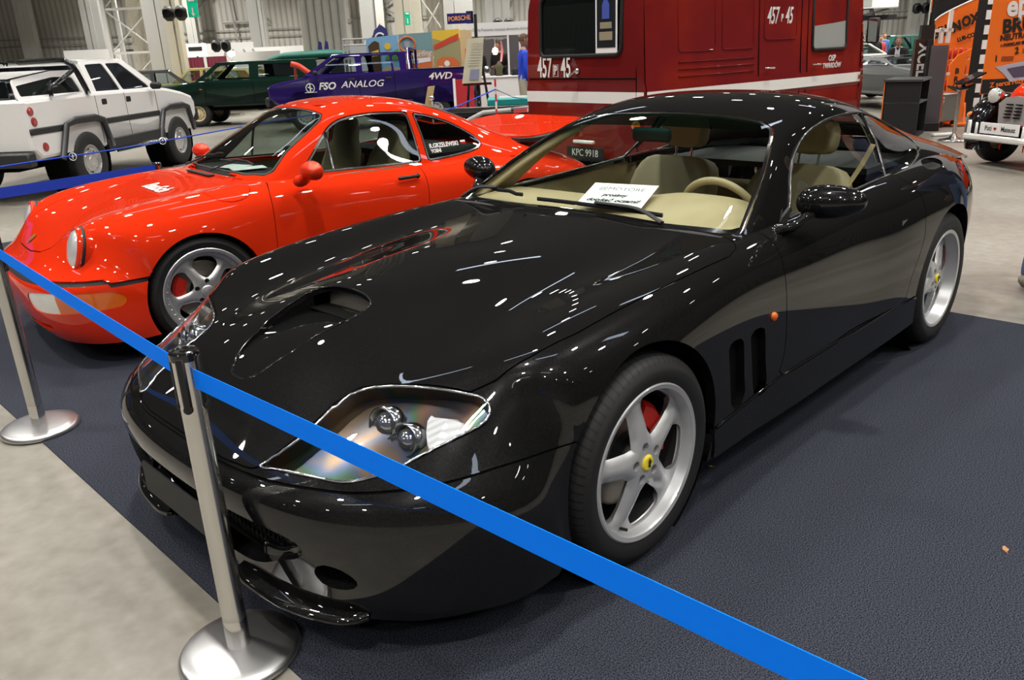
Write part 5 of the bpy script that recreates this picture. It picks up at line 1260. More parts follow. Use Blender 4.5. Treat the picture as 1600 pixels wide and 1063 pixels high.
def cabin(car, W, out, belt, roofz, wins, tumble, m, mg, fr, rr_, mtrim=None, roof_th=.03, thick=.03):
    """cab with see-through windows. out: side outline (x,z); wins: [(label, polygon)]; fr/rr_: ((x,z)low,(x,z)high) of screens"""
    yz = lambda z: W/2-.03-tumble*np.clip((np.asarray(z)-belt)/(roofz-belt), 0, 1)**1.2
    for sg in (1, -1):
        pm, hs = sheet(out, wins, lambda u, v: S3(u, sg*yz(v), v), .04, flip=sg > 0)
        pm.obj('side_frame', m, car, rim=thick)
        for h in hs: h.off(-.01).obj('side_window', mg, car, rim=0)
    for nm, ((x0, z0), (x1, z1)) in (('windshield', fr), ('rear_window', rr_)):
        L_ = math.hypot(x1-x0, z1-z0); t0, t1 = .06, L_-.05
        def fm(u, v, x0=x0, x1=x1, z0=z0, z1=z1, L_=L_):
            z = z0+(z1-z0)*v/L_; return S3(x0+(x1-x0)*v/L_, u*yz(z), z)
        pm, hs = sheet([(-1, 0), (1, 0), (1, L_), (-1, L_)], [[(-.92, t0), (.92, t0), (.90, t1), (-.90, t1)]], fm, .08, flip=(nm == 'rear_window'))
        pm.obj('screen_frame', m, car, rim=thick)
        hs[0].off(-.01).obj(nm, mg, car, rim=0)
    x0, x1 = fr[1][0], rr_[1][0]; y_ = float(yz(roofz)); xs = np.linspace(x0+.02, x1-.02, 10); V = []
    for x in xs:
        for t in np.linspace(-1, 1, 11): V.append((x, t*(y_+.004), roofz-.002+.02*(1-t**4)))
    V2 = [(x, y, z-roof_th) for x, y, z in V]
    F = [(i*11+j, i*11+j+1, (i+1)*11+j+1, (i+1)*11+j) for i in range(9) for j in range(10)]
    mob('roof', V+V2, F+[tuple(q+len(V) for q in f[::-1]) for f in F]+[(i*11, (i+1)*11, (i+1)*11+len(V), i*11+len(V)) for i in range(9)]+[(i*11+10+len(V), (i+1)*11+10+len(V), (i+1)*11+10, i*11+10) for i in range(9)], m, car)
def small_wheel(parent, loc, side, R0, rr, w, m_rim=None, nspoke=0, label=None, slots=12):
    e = bpy.data.objects.new('wheel', None); C.objects.link(e); e.parent = parent; e.location = loc
    if side < 0: e.rotation_euler = (0, 0, math.pi)
    if label: e['label'] = label
    b = MB(); b.lathe([(rr, -.01), (rr+.01, 0), ((R0+rr)/2, .008), (R0-.03, 0), (R0-.004, -.02), (R0, -.035), (R0, -w+.035), (R0-.004, -w+.02), (R0-.03, -w), (rr, -w)], 40, M=AXY); b.build('tyre', M_TYRE2, e, auto=40)
    b = MB(); b.lathe([(rr+.004, -.005), (rr-.01, 0), (rr-.018, -.03), (rr*.72, -.045), (rr*.66, -.025), (rr*.35, -.015), (rr*.3, .002), (0, .004)], 40, M=AXY)
    b.build('rim', m_rim or M_SILVER, e, auto=35)
    if slots:
        b = MB()
        for i in range(slots):
            a = 2*math.pi*i/slots; b.lathe([(0, -.036), (rr*.075, -.037)], 10, M=Matrix.Translation((rr*.72*math.cos(a), .0, rr*.72*math.sin(a))) @ AXY)
        b.build('rim_slots', M_VOID, e)
    return e
M_TYRE2 = mat('plain_tyre_rubber', (.018, .018, .019), .65)
M_GLASSB = glass('dark_side_glass', (.16, .17, .20), .06)
M_CREAM = mat('cream_wheel_paint', (.62, .52, .32), .45)
M_OFFW = mat('white_car_paint', (.70, .70, .70), .35, coat=.8)
M_CLAD = mat('grey_black_cladding', (.022, .023, .026), .45)
M_VIOLET = paint('deep_violet_blue_paint', (.020, .010, .10), rough=.4)
M_GREEN = paint('dark_green_paint', (.006, .022, .016), rough=.4)
M_FIRE = paint('oxide_red_paint', (.13, .009, .009), rough=.35, coat=.6)
noise_mix(M_FIRE, (.14, .011, .012), (.20, .016, .010), 1.1, 3, .42, .62)
def box_part(car, name, c, d, m, bev=.01, rz=0.):
    b = MB(); b.box(c, d, bev=bev, rz=rz); return b.build(name, m, car, auto=40)
# ------------------------------------------------------------------ dark red fire van
def build_van():
    # origin: rear right-hand ground corner as seen; local +x forward, +y towards the visible side
    t = thing('fire_brigade_van', 'dark red fire brigade van with white stripe and number 457 P 45', 'van', (-5.07, -2.71, .0), 3.0405)
    # visible side of the van lies on local y=0; van extends to y=+W away from us (world), so local +y is away
    L_, W_, Hh = 4.1, 1.76, 2.25
    sgn = 1
    # stations of the side wall profile (z, inset): waist crease and tumblehome
    prof = [(.38, .03), (.45, .0), (.86, .0), (.90, .012), (.94, .0), (1.10, .0), (1.14, .018), (1.9, .05), (2.12, .10), (2.22, .22), (2.26, .45)]
    V = []; nx = 14; k = len(prof)
    xs = np.linspace(0, L_, nx)
    # side and far side shells
    for x in xs:
        for z, i_ in prof: V.append((x, i_, z))
        for z, i_ in prof[::-1]: V.append((x, W_-i_, z))
    m_ = 2*k
    F = [(i*m_+j, i*m_+j+1, (i+1)*m_+j+1, (i+1)*m_+j) for i in range(nx-1) for j in range(m_-1)]
    F = [f[::-1] for f in F]
    side = mob('body_side', V, F, M_FIRE, t, smooth=False); sharp(side, 25)
    # rear wall with window
    def rear(u, v):
        return S3(-.015-.03*np.sin(np.clip((v-.4)/1.9, 0, 1)*math.pi)+.10*np.clip((v-1.9)/.35, 0, 1)**2, u, v)
    out = [(.03, .38)]+[(i_, z) for z, i_ in prof[1:]]+[(W_-i_, z) for z, i_ in prof[1:][::-1]]+[(W_-.03, .38)]
    def rrect(x0, x1, z0, z1, r): 
        P = []
        for (cx, cz, a0) in ((x1-r, z1-r, 0), (x0+r, z1-r, 90), (x0+r, z0+r, 180), (x1-r, z0+r, 270)):
            for a in np.linspace(a0, a0+90, 6): P.append((cx+r*math.cos(R(a)), cz+r*math.sin(R(a))))
        return P
    wn = rrect(.30, 1.50, 1.42, 2.02, .07)
    pm, hs = sheet(out, [wn], rear, .05, flip=False)
    if pm.N[:, 0].mean() > 0: pm = PM(pm.V, [f[::-1] for f in pm.F], -pm.N); hs = [PM(h.V, [f[::-1] for f in h.F], -h.N) for h in hs]
    rw_ = pm.obj('rear_door', M_FIRE, t, rim=.03)
    hs[0].off(-.012).obj('rear_window', M_DARKWIN, t, rim=0)
    b = MB(); b.ring([tuple(rear(np.array([x]), np.array([z]))[0]+np.array([-.006, 0, 0])) for x, z in wn], .02, 8, closed=True); b.build('window_rubber', M_MATT, rw_, smooth=True)
    # door seam lines on rear and side
    b = MB(); b.ring([tuple(rear(np.array([x]), np.array([z]))[0]+np.array([-.002, 0, 0])) for x, z in ((.10, .45), (.10, 1.2), (.13, 2.1))], .006, 6); b.ring([tuple(rear(np.array([x]), np.array([z]))[0]+np.array([-.002, 0, 0])) for x, z in ((.10, 1.19), (.9, 1.19), (1.7, 1.19))], .007, 6)
    b.build('rear_door_seam', M_VOID, rw_)
    # poster in the window
    # raised pressings of the side
    ysf = lambda z: float(np.interp(z, [p[0] for p in prof], [p[1] for p in prof]))
    def rib(x0, x1, z0, z1, r=.05):
        b = MB(); P = rrect(x0, x1, z0, z1, r); b.ring([(x, ysf(z)-.002, z) for x, z in P], .008, 6, closed=True); return b.build('pressed_panel', M_FIRE, side, smooth=True)
    for x0, x1 in ((.50, 1.10), (1.22, 1.78), (1.98, 2.62)): rib(x0, x1, 1.50 if x0 > 1.9 else 1.42, 1.97)
    for z in (1.18, 1.25, 1.32):
        b = MB(); b.ring([(x, ysf(z)-.003, z) for x in (.5, 1.1, 1.8)], .008, 6); b.build('body_rib', M_FIRE, side, smooth=True)
    for x in (1.88, 2.72, 2.86): b = MB(); b.ring([(x, ysf(z)-.002, z) for z in (.5, .9, 1.12, 1.5, 1.9, 2.1)], .006, 6); b.build('door_seam', M_VOID, side)
    b = MB()
    for x in (.62, .74): b.box((x, ysf(1.93)-.004, 1.93), (.09, .012, .012), bev=.004)
    b.build('vent_slots', M_MATT, side)
    # white stripe
    b = MB(); b.add([(0, -.004, .945), (L_, -.004, .945), (L_, -.004, 1.06), (0, -.004, 1.06)], [(0, 1, 2, 3)][:1]); b.build('side_stripe', M_LETTER, side)
    zz = (.945, 1.06); P = [tuple(rear(np.array([u]), np.array([z]))[0]+np.array([-.004, 0, 0])) for z in zz for u in np.linspace(.0, W_, 8)]
    mob('rear_stripe', P, [(j, j+8, j+9, j+1) for j in range(7)], M_LETTER, rw_, smooth=False)
    # front part: cab door window, mirror, front
    b = MB(); V = []
    fp = [(L_, .38, 0), (L_+.18, .5, .06), (L_+.24, .9, .08), (L_+.20, 1.2, .08), (L_+.02, 1.9, .12), (L_-.25, 2.2, .25)]
    for x, z, i_ in fp: V += [(x, i_, z), (x, W_-i_, z)]
    V2 = [(L_, 0, .38), (L_, 0, 1.14), (L_, .05, 1.9)]
    n0 = len(V)
    mob('front_face', V+[(L_, 0, .38), (L_, 0, 1.1), (L_, .05, 1.9), (L_, .2, 2.22), (L_, W_, .38), (L_, W_, 1.1), (L_, W_-.05, 1.9), (L_, W_-.2, 2.22)],
        [(2*i, 2*i+1, 2*i+3, 2*i+2) for i in range(5)]+[(0, 2, n0), (2, n0+1, n0), (2, 4, n0+1), (4, 6, n0+1), (6, n0+2, n0+1), (6, 8, n0+2), (8, 10, n0+3, n0+2)], M_FIRE, t, smooth=False)
    w2 = rrect(2.96, 3.72, 1.36, 1.98, .06)
    b = MB(); P = [(x, ysf(z)-.006, z) for x, z in w2]; b.add(P, [tuple(range(len(P)))]); b.build('cab_window', M_VANGLASS, side)
    b = MB(); b.ring([(x, ysf(z)-.008, z) for x, z in w2], .018, 8, closed=True); b.build('cab_window_rubber', M_MATT, side, smooth=True)
    b = MB(); b.ring([(3.95, -.01, 1.80), (4.0, -.14, 1.80), (4.0, -.17, 1.72)], .009, 6); b.box((4.0, -.17, 1.55), (.05, .17, .30), bev=.03); mr_ = b.build('door_mirror', M_MATT, t, auto=40)
    b = MB(); b.box((3.972, -.17, 1.55), (.006, .13, .26), bev=.003); b.build('mirror_glass', mat('mirror_silver', (.55, .58, .58), .05, 1.), mr_)
    for x in (1.98, 2.95):
        b = MB(); b.ring([(x, -.01, 1.20), (x+.02, -.04, 1.20), (x+.13, -.04, 1.195)], .011, 8); b.build('side_door_handle', M_CHROME, side, smooth=True)
    b = MB(); b.ring([tuple(rear(np.array([u]), np.array([z]))[0]+np.array([-d, 0, 0])) for u, z, d in ((.92, 1.27, .0), (.92, 1.27, .05), (1.0, 1.22, .055))], .012, 8); b.lathe([(0, 0), (.03, 0), (.03, .02), (0, .02)], 16, M=Matrix.Translation((-.05, .92, 1.27)) @ Matrix.Rotation(R(-90), 4, 'Y')); b.build('rear_handle', M_CHROME, rw_, smooth=True)
    # lettering (u runs away from the viewer's right, so x axis is reversed on the rear)
    MR = lambda u, z: frame_mat((-.062, u, z), (0, -1, 0), (0, 0, 1))
    for s_, u, sz in (('457', 1.43, .30), ('45', 1.09, .30)): text('rear_number', s_, sz, M_LETTER, rw_, MR(u, 1.30), .002, bold=.004, sx=.52)
    text('rear_number', 'P', .13, M_LETTER, rw_, MR(1.255, 1.275), .002, bold=.003, sx=.7)
    b = MB(); cx_, cz_ = 1.255, 1.275; b.ring([(-.060, cx_+dx, cz_+dz) for dx, dz in ((-.037, -.06), (.037, -.06), (.037, .06), (-.037, .06))], .004, 4, closed=True); b.build('number_frame', M_LETTER, rw_)
    MS = lambda x, z: frame_mat((x, ysf(z)-.006, z), (1, 0, 0), (0, -.05, 1))
    for s_, x in (('457', 2.14), ('45', 2.46)): text('side_number', s_, .25, M_LETTER, side, MS(x, 1.74), .002, bold=.003, sx=.58)
    text('side_number', 'P', .11, M_LETTER, side, MS(2.315, 1.72), .002, bold=.003, sx=.7)
    text('brigade_lettering', 'OSP', .10, M_LETTER, side, MS(3.42, 1.25), .002, bold=.002, sx=.9)
    text('brigade_lettering', 'TWARDÓW', .085, M_LETTER, side, MS(3.42, 1.165), .002, bold=.0015, sx=.9)
    # plate, lamps, bumper, wheels
    b = MB(); b.box((-.09, .78, .43), (.012, .56, .13), bev=.003); pl = b.build('number_plate', M_MATT, t)
    text('plate_characters', 'KPC 9918', .105, M_LETTER, pl, frame_mat((-.098, .78, .43), (0, -1, 0), (0, 0, 1)), .001, sx=.92)
    b = MB(); b.box((-.11, .78, .55), (.05, .30, .035), bev=.01); b.build('plate_lamp', M_OFFW, t, auto=40)
    for u in (.10, W_-.07):
        b = MB(); b.lathe([(0, .035), (.035, .03), (.045, 0), (.045, -.02)], 20, M=Matrix.Translation((-.05, u, .74)) @ Matrix.Rotation(R(-90), 4, 'Y')); b.build('rear_indicator', M_ORANGE, t, smooth=True)
    b = MB(); b.lathe([(0, .02), (.025, .015), (.03, 0)], 16, M=Matrix.Translation((L_-.02, -.0, 1.0)) @ Matrix.Rotation(R(90), 4, 'X')); b.build('side_marker', mat('brown_marker', (.25, .08, .02), .4), side)
    b = MB(); b.box((L_/2, W_/2, .36), (L_-.1, W_-.15, .08)); b.build('chassis', M_MATT, t)
    for x in (.85, 3.3):
        small_wheel(t, (x, .06, .33), -1, .33, .2, .2, M_CREAM); small_wheel(t, (x, W_-.06, .33), 1, .33, .2, .2, M_CREAM)
    return t
M_DARKWIN = mat('black_window', (.006, .009, .009), .08, coat=1.)
M_VANGLASS = mat('pale_cab_window', (.34, .36, .35), .08, coat=.6)
van = build_van()
p_ = thing('window_poster', 'white-edged poster of a lit blue tower taped inside the fire van rear window', 'poster', (-5.07, -2.71, 0), 3.0405)
b = MB(); b.box((-.052, .50, 1.735), (.004, .30, .60)); b.build('poster_sheet', M_PAPER, p_)
b = MB(); b.box((-.056, .50, 1.75), (.004, .255, .52)); b.build('poster_picture', mat('poster_night', (.012, .016, .022), .3, coat=1.), p_)
b = MB(); b.prism([(-.05, 0), (.05, 0), (.05, .13), (.03, .16), (.02, .2), (-.02, .2), (-.03, .16), (-.05, .13)], .003, M=frame_mat((-.060, .50, 1.76), (0, -1, 0), (0, 0, 1))); b.build('poster_tower', mat('poster_blue', (.06, .10, .42), .4), p_)
b = MB(); b.box((-.060, .50, 1.70), (.003, .16, .06)); b.box((-.060, .50, 1.60), (.003, .18, .08)); b.build('poster_base', mat('poster_gold', (.30, .27, .18), .4), p_)

# ------------------------------------------------------------------ lifted white pickup with black arches
def build_white():
    t = thing('lifted_pickup', 'white lifted pickup with black wheel arches and roll bar', 'pickup truck', (-1.45, -10.01, 0), -2.443)
    # local: x forward from rear axle; camera side is the right side (-y)... right = -y
    zg = .30; W_ = 1.70
    top = [(3.25, .72), (3.27, .92), (3.18, 1.03), (2.9, 1.10), (2.45, 1.17), (2.2, 1.20), (.3, 1.22), (-1.05, 1.20), (-1.10, 1.16), (-1.08, .62), (-.95, .50)]
    body = car_shell(t, W_, top, .50, [0, 2.5], .46, .38, M_OFFW)
    # wait: visible side is -y
    s = -1; ys = s*(W_/2)
    for x0, x1 in ((-1.08, -.42), (.5, 2.02)): box_part(t, 'side_moulding', ((x0+x1)/2, ys, .83), (x1-x0, .03, .075), M_CLAD)
    for x0, x1 in ((.50, 1.05), (1.07, 2.03)): pass
    for wx in (0, 2.5):
        b = MB(); pts = [(wx+.56, ys*1.02, .50), (wx+.40, ys*1.05, .86), (wx+.22, ys*1.05, .90), (wx-.22, ys*1.05, .90), (wx-.42, ys*1.05, .86), (wx-.60, ys*1.02, .46)]
        b.ring(pts, .03, 8, flat=(1, 1.6)); b.build('wheel_arch_flare', M_CLAD, t, smooth=True)
        b = MB(); b.lathe([(.50, 0), (.50, -.3), (0, -.3)], 24, M=Matrix.Translation((wx, ys+.02, .38)) @ AXY @ Matrix.Rotation(math.pi, 4, 'X')); b.build('wheel_well', M_VOID, t)
    box_part(t, 'sill', (1.25, ys, .52), (1.6, .06, .16), M_CLAD); 
    b = MB(); b.ring([(.55, ys-.06, .44), (1.95, ys-.06, .44)], .03, 10); b.build('side_step', M_CHROME, t, smooth=True)
    box_part(t, 'rear_bumper', (-1.14, -.1, .52), (.16, 1.5, .17), M_CLAD, .02); box_part(t, 'front_bumper', (3.27, 0, .72), (.14, 1.7, .22), M_CLAD, .03)
    for x, z in ((-1.0, 1.06), (-.97, .94), (-.86, .64)):
        b = MB(); b.lathe([(0, .018), (.03, .018), (.033, .01), (.052, .01), (.056, 0)], 24, M=Matrix.Translation((x, ys+.002, z)) @ Matrix.Rotation(R(90), 4, 'X')); b.build('round_tail_light', M_REDLENS, t, auto=30)
    # cab
    out = [(2.20, 1.18), (1.55, 1.60), (1.3, 1.63), (.62, 1.63), (.46, 1.60), (.36, 1.18)]
    wins = [[(.50, 1.21), (.56, 1.56), (.98, 1.57), (1.10, 1.21)], [(1.17, 1.21), (1.06, 1.57), (1.42, 1.57), (1.93, 1.21)]]
    cabin(t, W_, out, 1.18, 1.62, wins, .16, M_OFFW, M_GLASSB, ((2.22, 1.18), (1.55, 1.61)), ((.36, 1.18), (.46, 1.61)))
    for x in (.58, 1.20): box_part(t, 'door_handle', (x, ys, 1.08), (.12, .02, .075), M_MATT)
    for x in (.40, 1.13, 2.0): b = MB(); b.ring([(x, ys-.001, .55), (x-.02, ys-.001, 1.17)], .004, 4); b.build('door_seam', M_MATT, t)
    box_part(t, 'door_mirror', (1.86, ys-.10, 1.23), (.10, .16, .10), M_MATT, .03)
    # bed cover with dark side glass
    out = [(.38, 1.19), (.30, 1.50), (-.2, 1.50), (-1.0, 1.42), (-1.08, 1.19)]
    yz_ = lambda z: (W_/2-.06-.12*np.clip((z-1.19)/.33, 0, 1))
    for sg in (1, -1):
        pm, hs = sheet(out, [[(.22, 1.23), (.18, 1.42), (-.2, 1.43), (-.98, 1.35), (-1.0, 1.23)]], lambda u, v: S3(u, sg*yz_(v), v), .05, flip=sg > 0); pm.obj('canopy_side', M_OFFW, t, rim=.02); hs[0].off(-.01).obj('canopy_window', M_DARKWIN, t, rim=0)
    V = [(x, sg*.66, z) for x, z in ((.31, 1.49), (-.2, 1.50), (-1.0, 1.42)) for sg in (-1, 1)]; mob('canopy_roof', [(x, y, z+.01) for x, y, z in V]+[(x, y, z-.03) for x, y, z in V], [(0, 1, 3, 2), (2, 3, 5, 4), (6, 8, 9, 7), (8, 10, 11, 9)], M_OFFW, t)
    box_part(t, 'tailgate_window', (-1.05, 0, 1.31), (.02, 1.36, .2), M_DARKWIN)
    # roll bar outside
    for sg in (-1, 1):
        b = MB(); y_ = sg*(W_/2+.01); b.ring(ospl([(.24, y_, 1.20), (.14, y_*.93, 1.52), (.10, y_*.85, 1.60), (0, y_*.8, 1.62), (-1.0, y_*.8, 1.60)], 5), .035, 10); b.ring([(.12, y_*.92, 1.50), (-.45, y_*.98, 1.32)], .026, 10); b.ring(ospl([(-.40, y_, 1.34), (-.52, y_, 1.32), (-.55, y_, 1.20)], 5), .026, 10)
        b.build('roll_bar', M_GLOSSB, t, smooth=True)
    for x, sd in ((0, -1), (2.5, -1)):
        small_wheel(t, (x, ys-.03, .37), -1, .37, .20, .26, M_ALU, slots=8); small_wheel(t, (x, -ys+.03, .37), 1, .37, .20, .26, M_ALU, slots=8)
    b = MB(); b.box((1.2, 0, .38), (3.6, .5, .12)); b.ring([(0, -.7, .37), (0, .7, .37)], .06, 10); b.ring([(2.5, -.7, .37), (2.5, .7, .37)], .06, 10); b.ring([(.3, -.62, .42), (.1, -.4, .35)], .03, 6); b.build('chassis', M_VOID, t)
    return t
build_white()

# ------------------------------------------------------------------ blue double-cab pickup and green hatch behind
def build_blue():
    # local x forward; visible side = left (+y)
    t = thing('blue_pickup', 'dark blue double-cab pickup with white lettering along its side', 'pickup truck', HP(18.15, -2.81), R(134.6)+math.pi)
    L0, W_ = 4.5, 1.66
    # origin is the middle of the visible side at ground
    o = Vector((0, -W_/2, 0))
    g = bpy.data.objects.new('vehicle_body', None); C.objects.link(g); g.parent = t; g.location = o
    top = [(2.20, .70), (2.22, .92), (2.15, 1.0), (1.9, 1.06), (1.25, 1.16), (-.55, 1.20), (-.9, 1.22), (-2.2, 1.20), (-2.25, 1.16), (-2.22, .60), (-2.1, .5)]
    car_shell(g, W_, top, .50, [-1.35, 1.45], .42, .40, M_VIOLET)
    out = [(1.42, 1.15), (.78, 1.55), (.55, 1.58), (-.62, 1.58), (-.78, 1.55), (-.80, 1.15)]
    wins = [[(1.20, 1.19), (.74, 1.52), (.30, 1.53), (.26, 1.19)], [(.14, 1.19), (.16, 1.53), (-.45, 1.53), (-.50, 1.19)], [(-.54, 1.19), (-.50, 1.53), (-.64, 1.53), (-.68, 1.19)]]
    cabin(g, W_, out, 1.15, 1.57, wins, .14, M_VIOLET, M_GLASSCL, ((1.43, 1.15), (.78, 1.56)), ((-.82, 1.15), (-.80, 1.56)))
    ys = W_/2
    b = MB(); b.ring([(-.86, ys-.1, 1.18), (-.86, ys-.12, 1.62), (-.86, -ys+.12, 1.62), (-.86, -ys+.1, 1.18)], .03, 8); b.build('roll_bar', M_VIOLET, g, smooth=True)
    box_part(g, 'bed_rail', (-1.55, ys-.03, 1.215), (1.3, .06, .025), M_CLAD); box_part(g, 'sill', (.05, ys, .55), (1.9, .04, .1), M_CLAD)
    box_part(g, 'headlight', (2.19, ys-.2, .90), (.06, .28, .13), M_LAMPW, .02); box_part(g, 'tail_light', (-2.24, ys-.06, 1.0), (.04, .12, .25), M_REDLENS)
    box_part(g, 'front_bumper', (2.24, 0, .66), (.1, 1.66, .2), M_CLAD, .03); box_part(g, 'rear_bumper', (-2.3, 0, .62), (.12, 1.5, .14), M_CLAD, .03)
    MS = lambda x, z: frame_mat((x, ys+.004, z), (-1, 0, 0), (0, 0, 1))
    text('side_lettering', 'FSO', .20, M_LETTER, g, MS(.92, .94), .002, bold=.006, shear=.25, sx=1.05)
    text('side_lettering', 'ANALOG', .19, M_LETTER, g, MS(.16, .955), .002, bold=.001, shear=.3, sx=1.15)
    text('side_lettering', '4WD', .19, M_LETTER, g, MS(-1.52, 1.05), .002, bold=.004, shear=.25, sx=1.15)
    b = MB(); b.ring([(1.28+.09*math.cos(a), ys+.006, .92+.09*math.sin(a)) for a in np.linspace(0, 2*math.pi, 25)[:-1]], .008, 5, closed=True); b.ring([(1.28, ys+.006, .84), (1.28, ys+.006, 1.0)], .012, 5); b.ring([(1.23, ys+.006, .90), (1.33, ys+.006, .94)], .009, 5); b.ring([(1.40, ys+.006, .83), (1.14, ys+.006, .83)], .006, 5); b.build('round_emblem', M_LETTER, g)
    for x in (.22, -.55, 1.35): b = MB(); b.ring([(x, ys+.001, .55), (x, ys+.001, 1.17)], .005, 4); b.build('door_seam', M_VOID, g)
    for x in (.38, -.42): box_part(g, 'door_handle', (x, ys, 1.06), (.14, .02, .04), M_MATT)
    box_part(g, 'door_mirror', (1.12, ys+.1, 1.22), (.08, .16, .1), M_MATT, .03)
    for x in (-1.35, 1.45):
        for sg in (1, -1): small_wheel(g, (x, sg*(ys-.02), .35), sg, .35, .2, .22, M_SILVER)
    b = MB(); b.box((0, 0, .45), (4, 1.2, .1)); b.build('chassis', M_VOID, g)
    return t
M_GLASSCL = glass('clear_car_glass', (.72, .78, .80), .04)
build_blue()
def build_green():
    t = thing('green_jeep', 'dark green boxy off-road car with cream wheels', 'car', HP(21.98, -6.45), R(134.6)+math.pi)
    W_ = 1.6; ys = W_/2
    top = [(1.95, .70), (1.97, .88), (1.85, .98), (1.1, 1.10), (-1.9, 1.10), (-1.95, 1.0), (-1.93, .55), (-1.8, .48)]
    car_shell(t, W_, top, .46, [-1.25, 1.22], .42, .40, M_GREEN)
    out = [(1.15, 1.09), (.62, 1.50), (.4, 1.52), (-1.75, 1.50), (-1.90, 1.45), (-1.92, 1.09)]
    wins = [[(.93, 1.12), (.55, 1.46), (-.2, 1.46), (-.2, 1.12)], [(-.42, 1.14), (-.42, 1.44), (-1.35, 1.44), (-1.35, 1.14)]]
    cabin(t, W_, out, 1.09, 1.51, wins, .12, M_GREEN, M_GLASSCL, ((1.17, 1.09), (.62, 1.50)), ((-1.92, 1.09), (-1.88, 1.49)))
    box_part(t, 'headlight', (1.94, ys-.2, .86), (.06, .26, .14), M_LAMPW, .02); box_part(t, 'front_bumper', (2.0, 0, .62), (.12, 1.6, .14), M_CLAD, .03)
    box_part(t, 'turn_signal', (1.05, ys, .90), (.07, .02, .03), M_ORANGE, .008); box_part(t, 'door_mirror', (.82, ys+.1, 1.14), (.08, .14, .1), M_MATT, .03)
    for x in (-.28, .95): b = MB(); b.ring([(x, ys+.001, .55), (x, ys+.001, 1.08)], .005, 4); b.build('door_seam', M_VOID, t)
    for x in (-1.25, 1.22):
        for sg in (1, -1): small_wheel(t, (x, sg*(ys-.02), .32), sg, .32, .19, .2, M_CREAM, slots=10)
    b = MB(); b.box((0, 0, .42), (3.6, 1.1, .1)); b.build('chassis', M_VOID, t)
build_green()
# simple show cars further away
def far_car(name, label, loc, rz, m, L_=4.2, hood=True, roofz=1.35, mg=None, round_=True):
    t = thing(name, label, 'car', loc, rz); W_ = 1.6; h = L_/2
    top = [(h-.05, .45), (h, .62), (h-.1, .78), (h*.35, .90), (-h*.5, .92), (-h+.1, .86), (-h, .7), (-h+.05, .40)]
    car_shell(t, W_, top, .28, [-h*.6, h*.62], .33, .30, m, shoulder=.08)
    out = [(h*.38, .89), (h*.12, roofz-.03), (0, roofz), (-h*.35, roofz), (-h*.52, roofz-.04), (-h*.68, .91)]
    wins = [[(h*.30, .92), (h*.10, roofz-.07), (-h*.08, roofz-.06), (-h*.08, .92)], [(-h*.13, .92), (-h*.13, roofz-.06), (-h*.42, roofz-.07), (-h*.56, .92)]]
    cabin(t, W_, out, .90, roofz, wins, .18, m, mg or M_GLASSCL, ((h*.40, .89), (h*.10, roofz-.02)), ((-h*.70, .90), (-h*.50, roofz-.03)))
    for sg in (1, -1):
        b = MB(); b.lathe([(0, .02), (.07, .015), (.085, 0), (.09, -.03)], 20, M=Matrix.Translation((h-.04, sg*.58, .63)) @ Matrix.Rotation(R(90), 4, 'Y')); b.build('headlight', M_LAMPGL, t, smooth=True)
    b = MB(); b.ring(ospl([(h-.1, -.8, .46), (h+.06, -.6, .46), (h+.08, 0, .46), (h+.06, .6, .46), (h-.1, .8, .46)], 4), .035, 8); b.build('front_bumper', M_CHROME, t, smooth=True)
    for x in (-h*.6, h*.62):
        for sg in (1, -1): small_wheel(t, (x, sg*.78, .30), sg, .30, .17, .17, slots=0)
    b = MB(); b.box((0, 0, .3), (L_*.85, 1.1, .08)); b.build('chassis', M_VOID, t)
    return t
def farp(d, k, dx=0): return HP(d, k*d+dx)
far_car('parked_car', 'dark car with roof rails just behind the front of the lifted pickup', farp(25.6, -.398), HR+R(20), mat('dark_grey_paint', (.02, .02, .026), .3, coat=1.), roofz=1.38)
far_car('parked_car', 'olive-gold saloon in front of the maroon curtain', farp(31.6, -.352), HR+R(185), mat('olive_gold_paint', (.26, .22, .06), .35, coat=1.), roofz=1.36)
far_car('parked_car', 'pale yellow saloon partly behind the green jeep', farp(28.5, -.322), HR+R(178), mat('pale_yellow_paint', (.55, .50, .20), .35, coat=1.), roofz=1.33)
far_car('parked_car', 'white classic car with dark windscreen beside the silver rack', farp(27.6, .434, -.6), HR+R(-58), mat('cream_white_paint', (.62, .60, .54), .35, coat=1.), roofz=1.28)
c = far_car('parked_car', 'blue classic car with yellow number plate beside the fire van', farp(22.2, .424, -.9), HR+R(-75), mat('mid_blue_paint', (.03, .07, .22), .35, coat=1.), L_=3.4, roofz=1.0)
b = MB(); b.box((1.78, .25, .55), (.03, .62, .14)); b.build('number_plate', mat('yellow_plate', (.75, .50, .02), .5), c)
far_car('parked_car', 'grey car with open-looking red-striped grille behind the black counter', farp(18.1, .476), HR+R(-80), mat('silver_grey_paint', (.20, .21, .22), .3, .5, coat=1.), L_=3.8, roofz=1.05)
far_car('parked_car', 'dark green estate car at the foot of the corrugated wall', farp(34.5, .478), HR+R(10), mat('bottle_green_paint', (.01, .06, .045), .35, coat=1.), L_=4.6, roofz=1.42)
far_car('parked_car', 'green car behind the person in the suit', farp(40.5, .452), HR+R(0), mat('sea_green_paint', (.02, .12, .09), .35, coat=1.), L_=4.4, roofz=1.4)
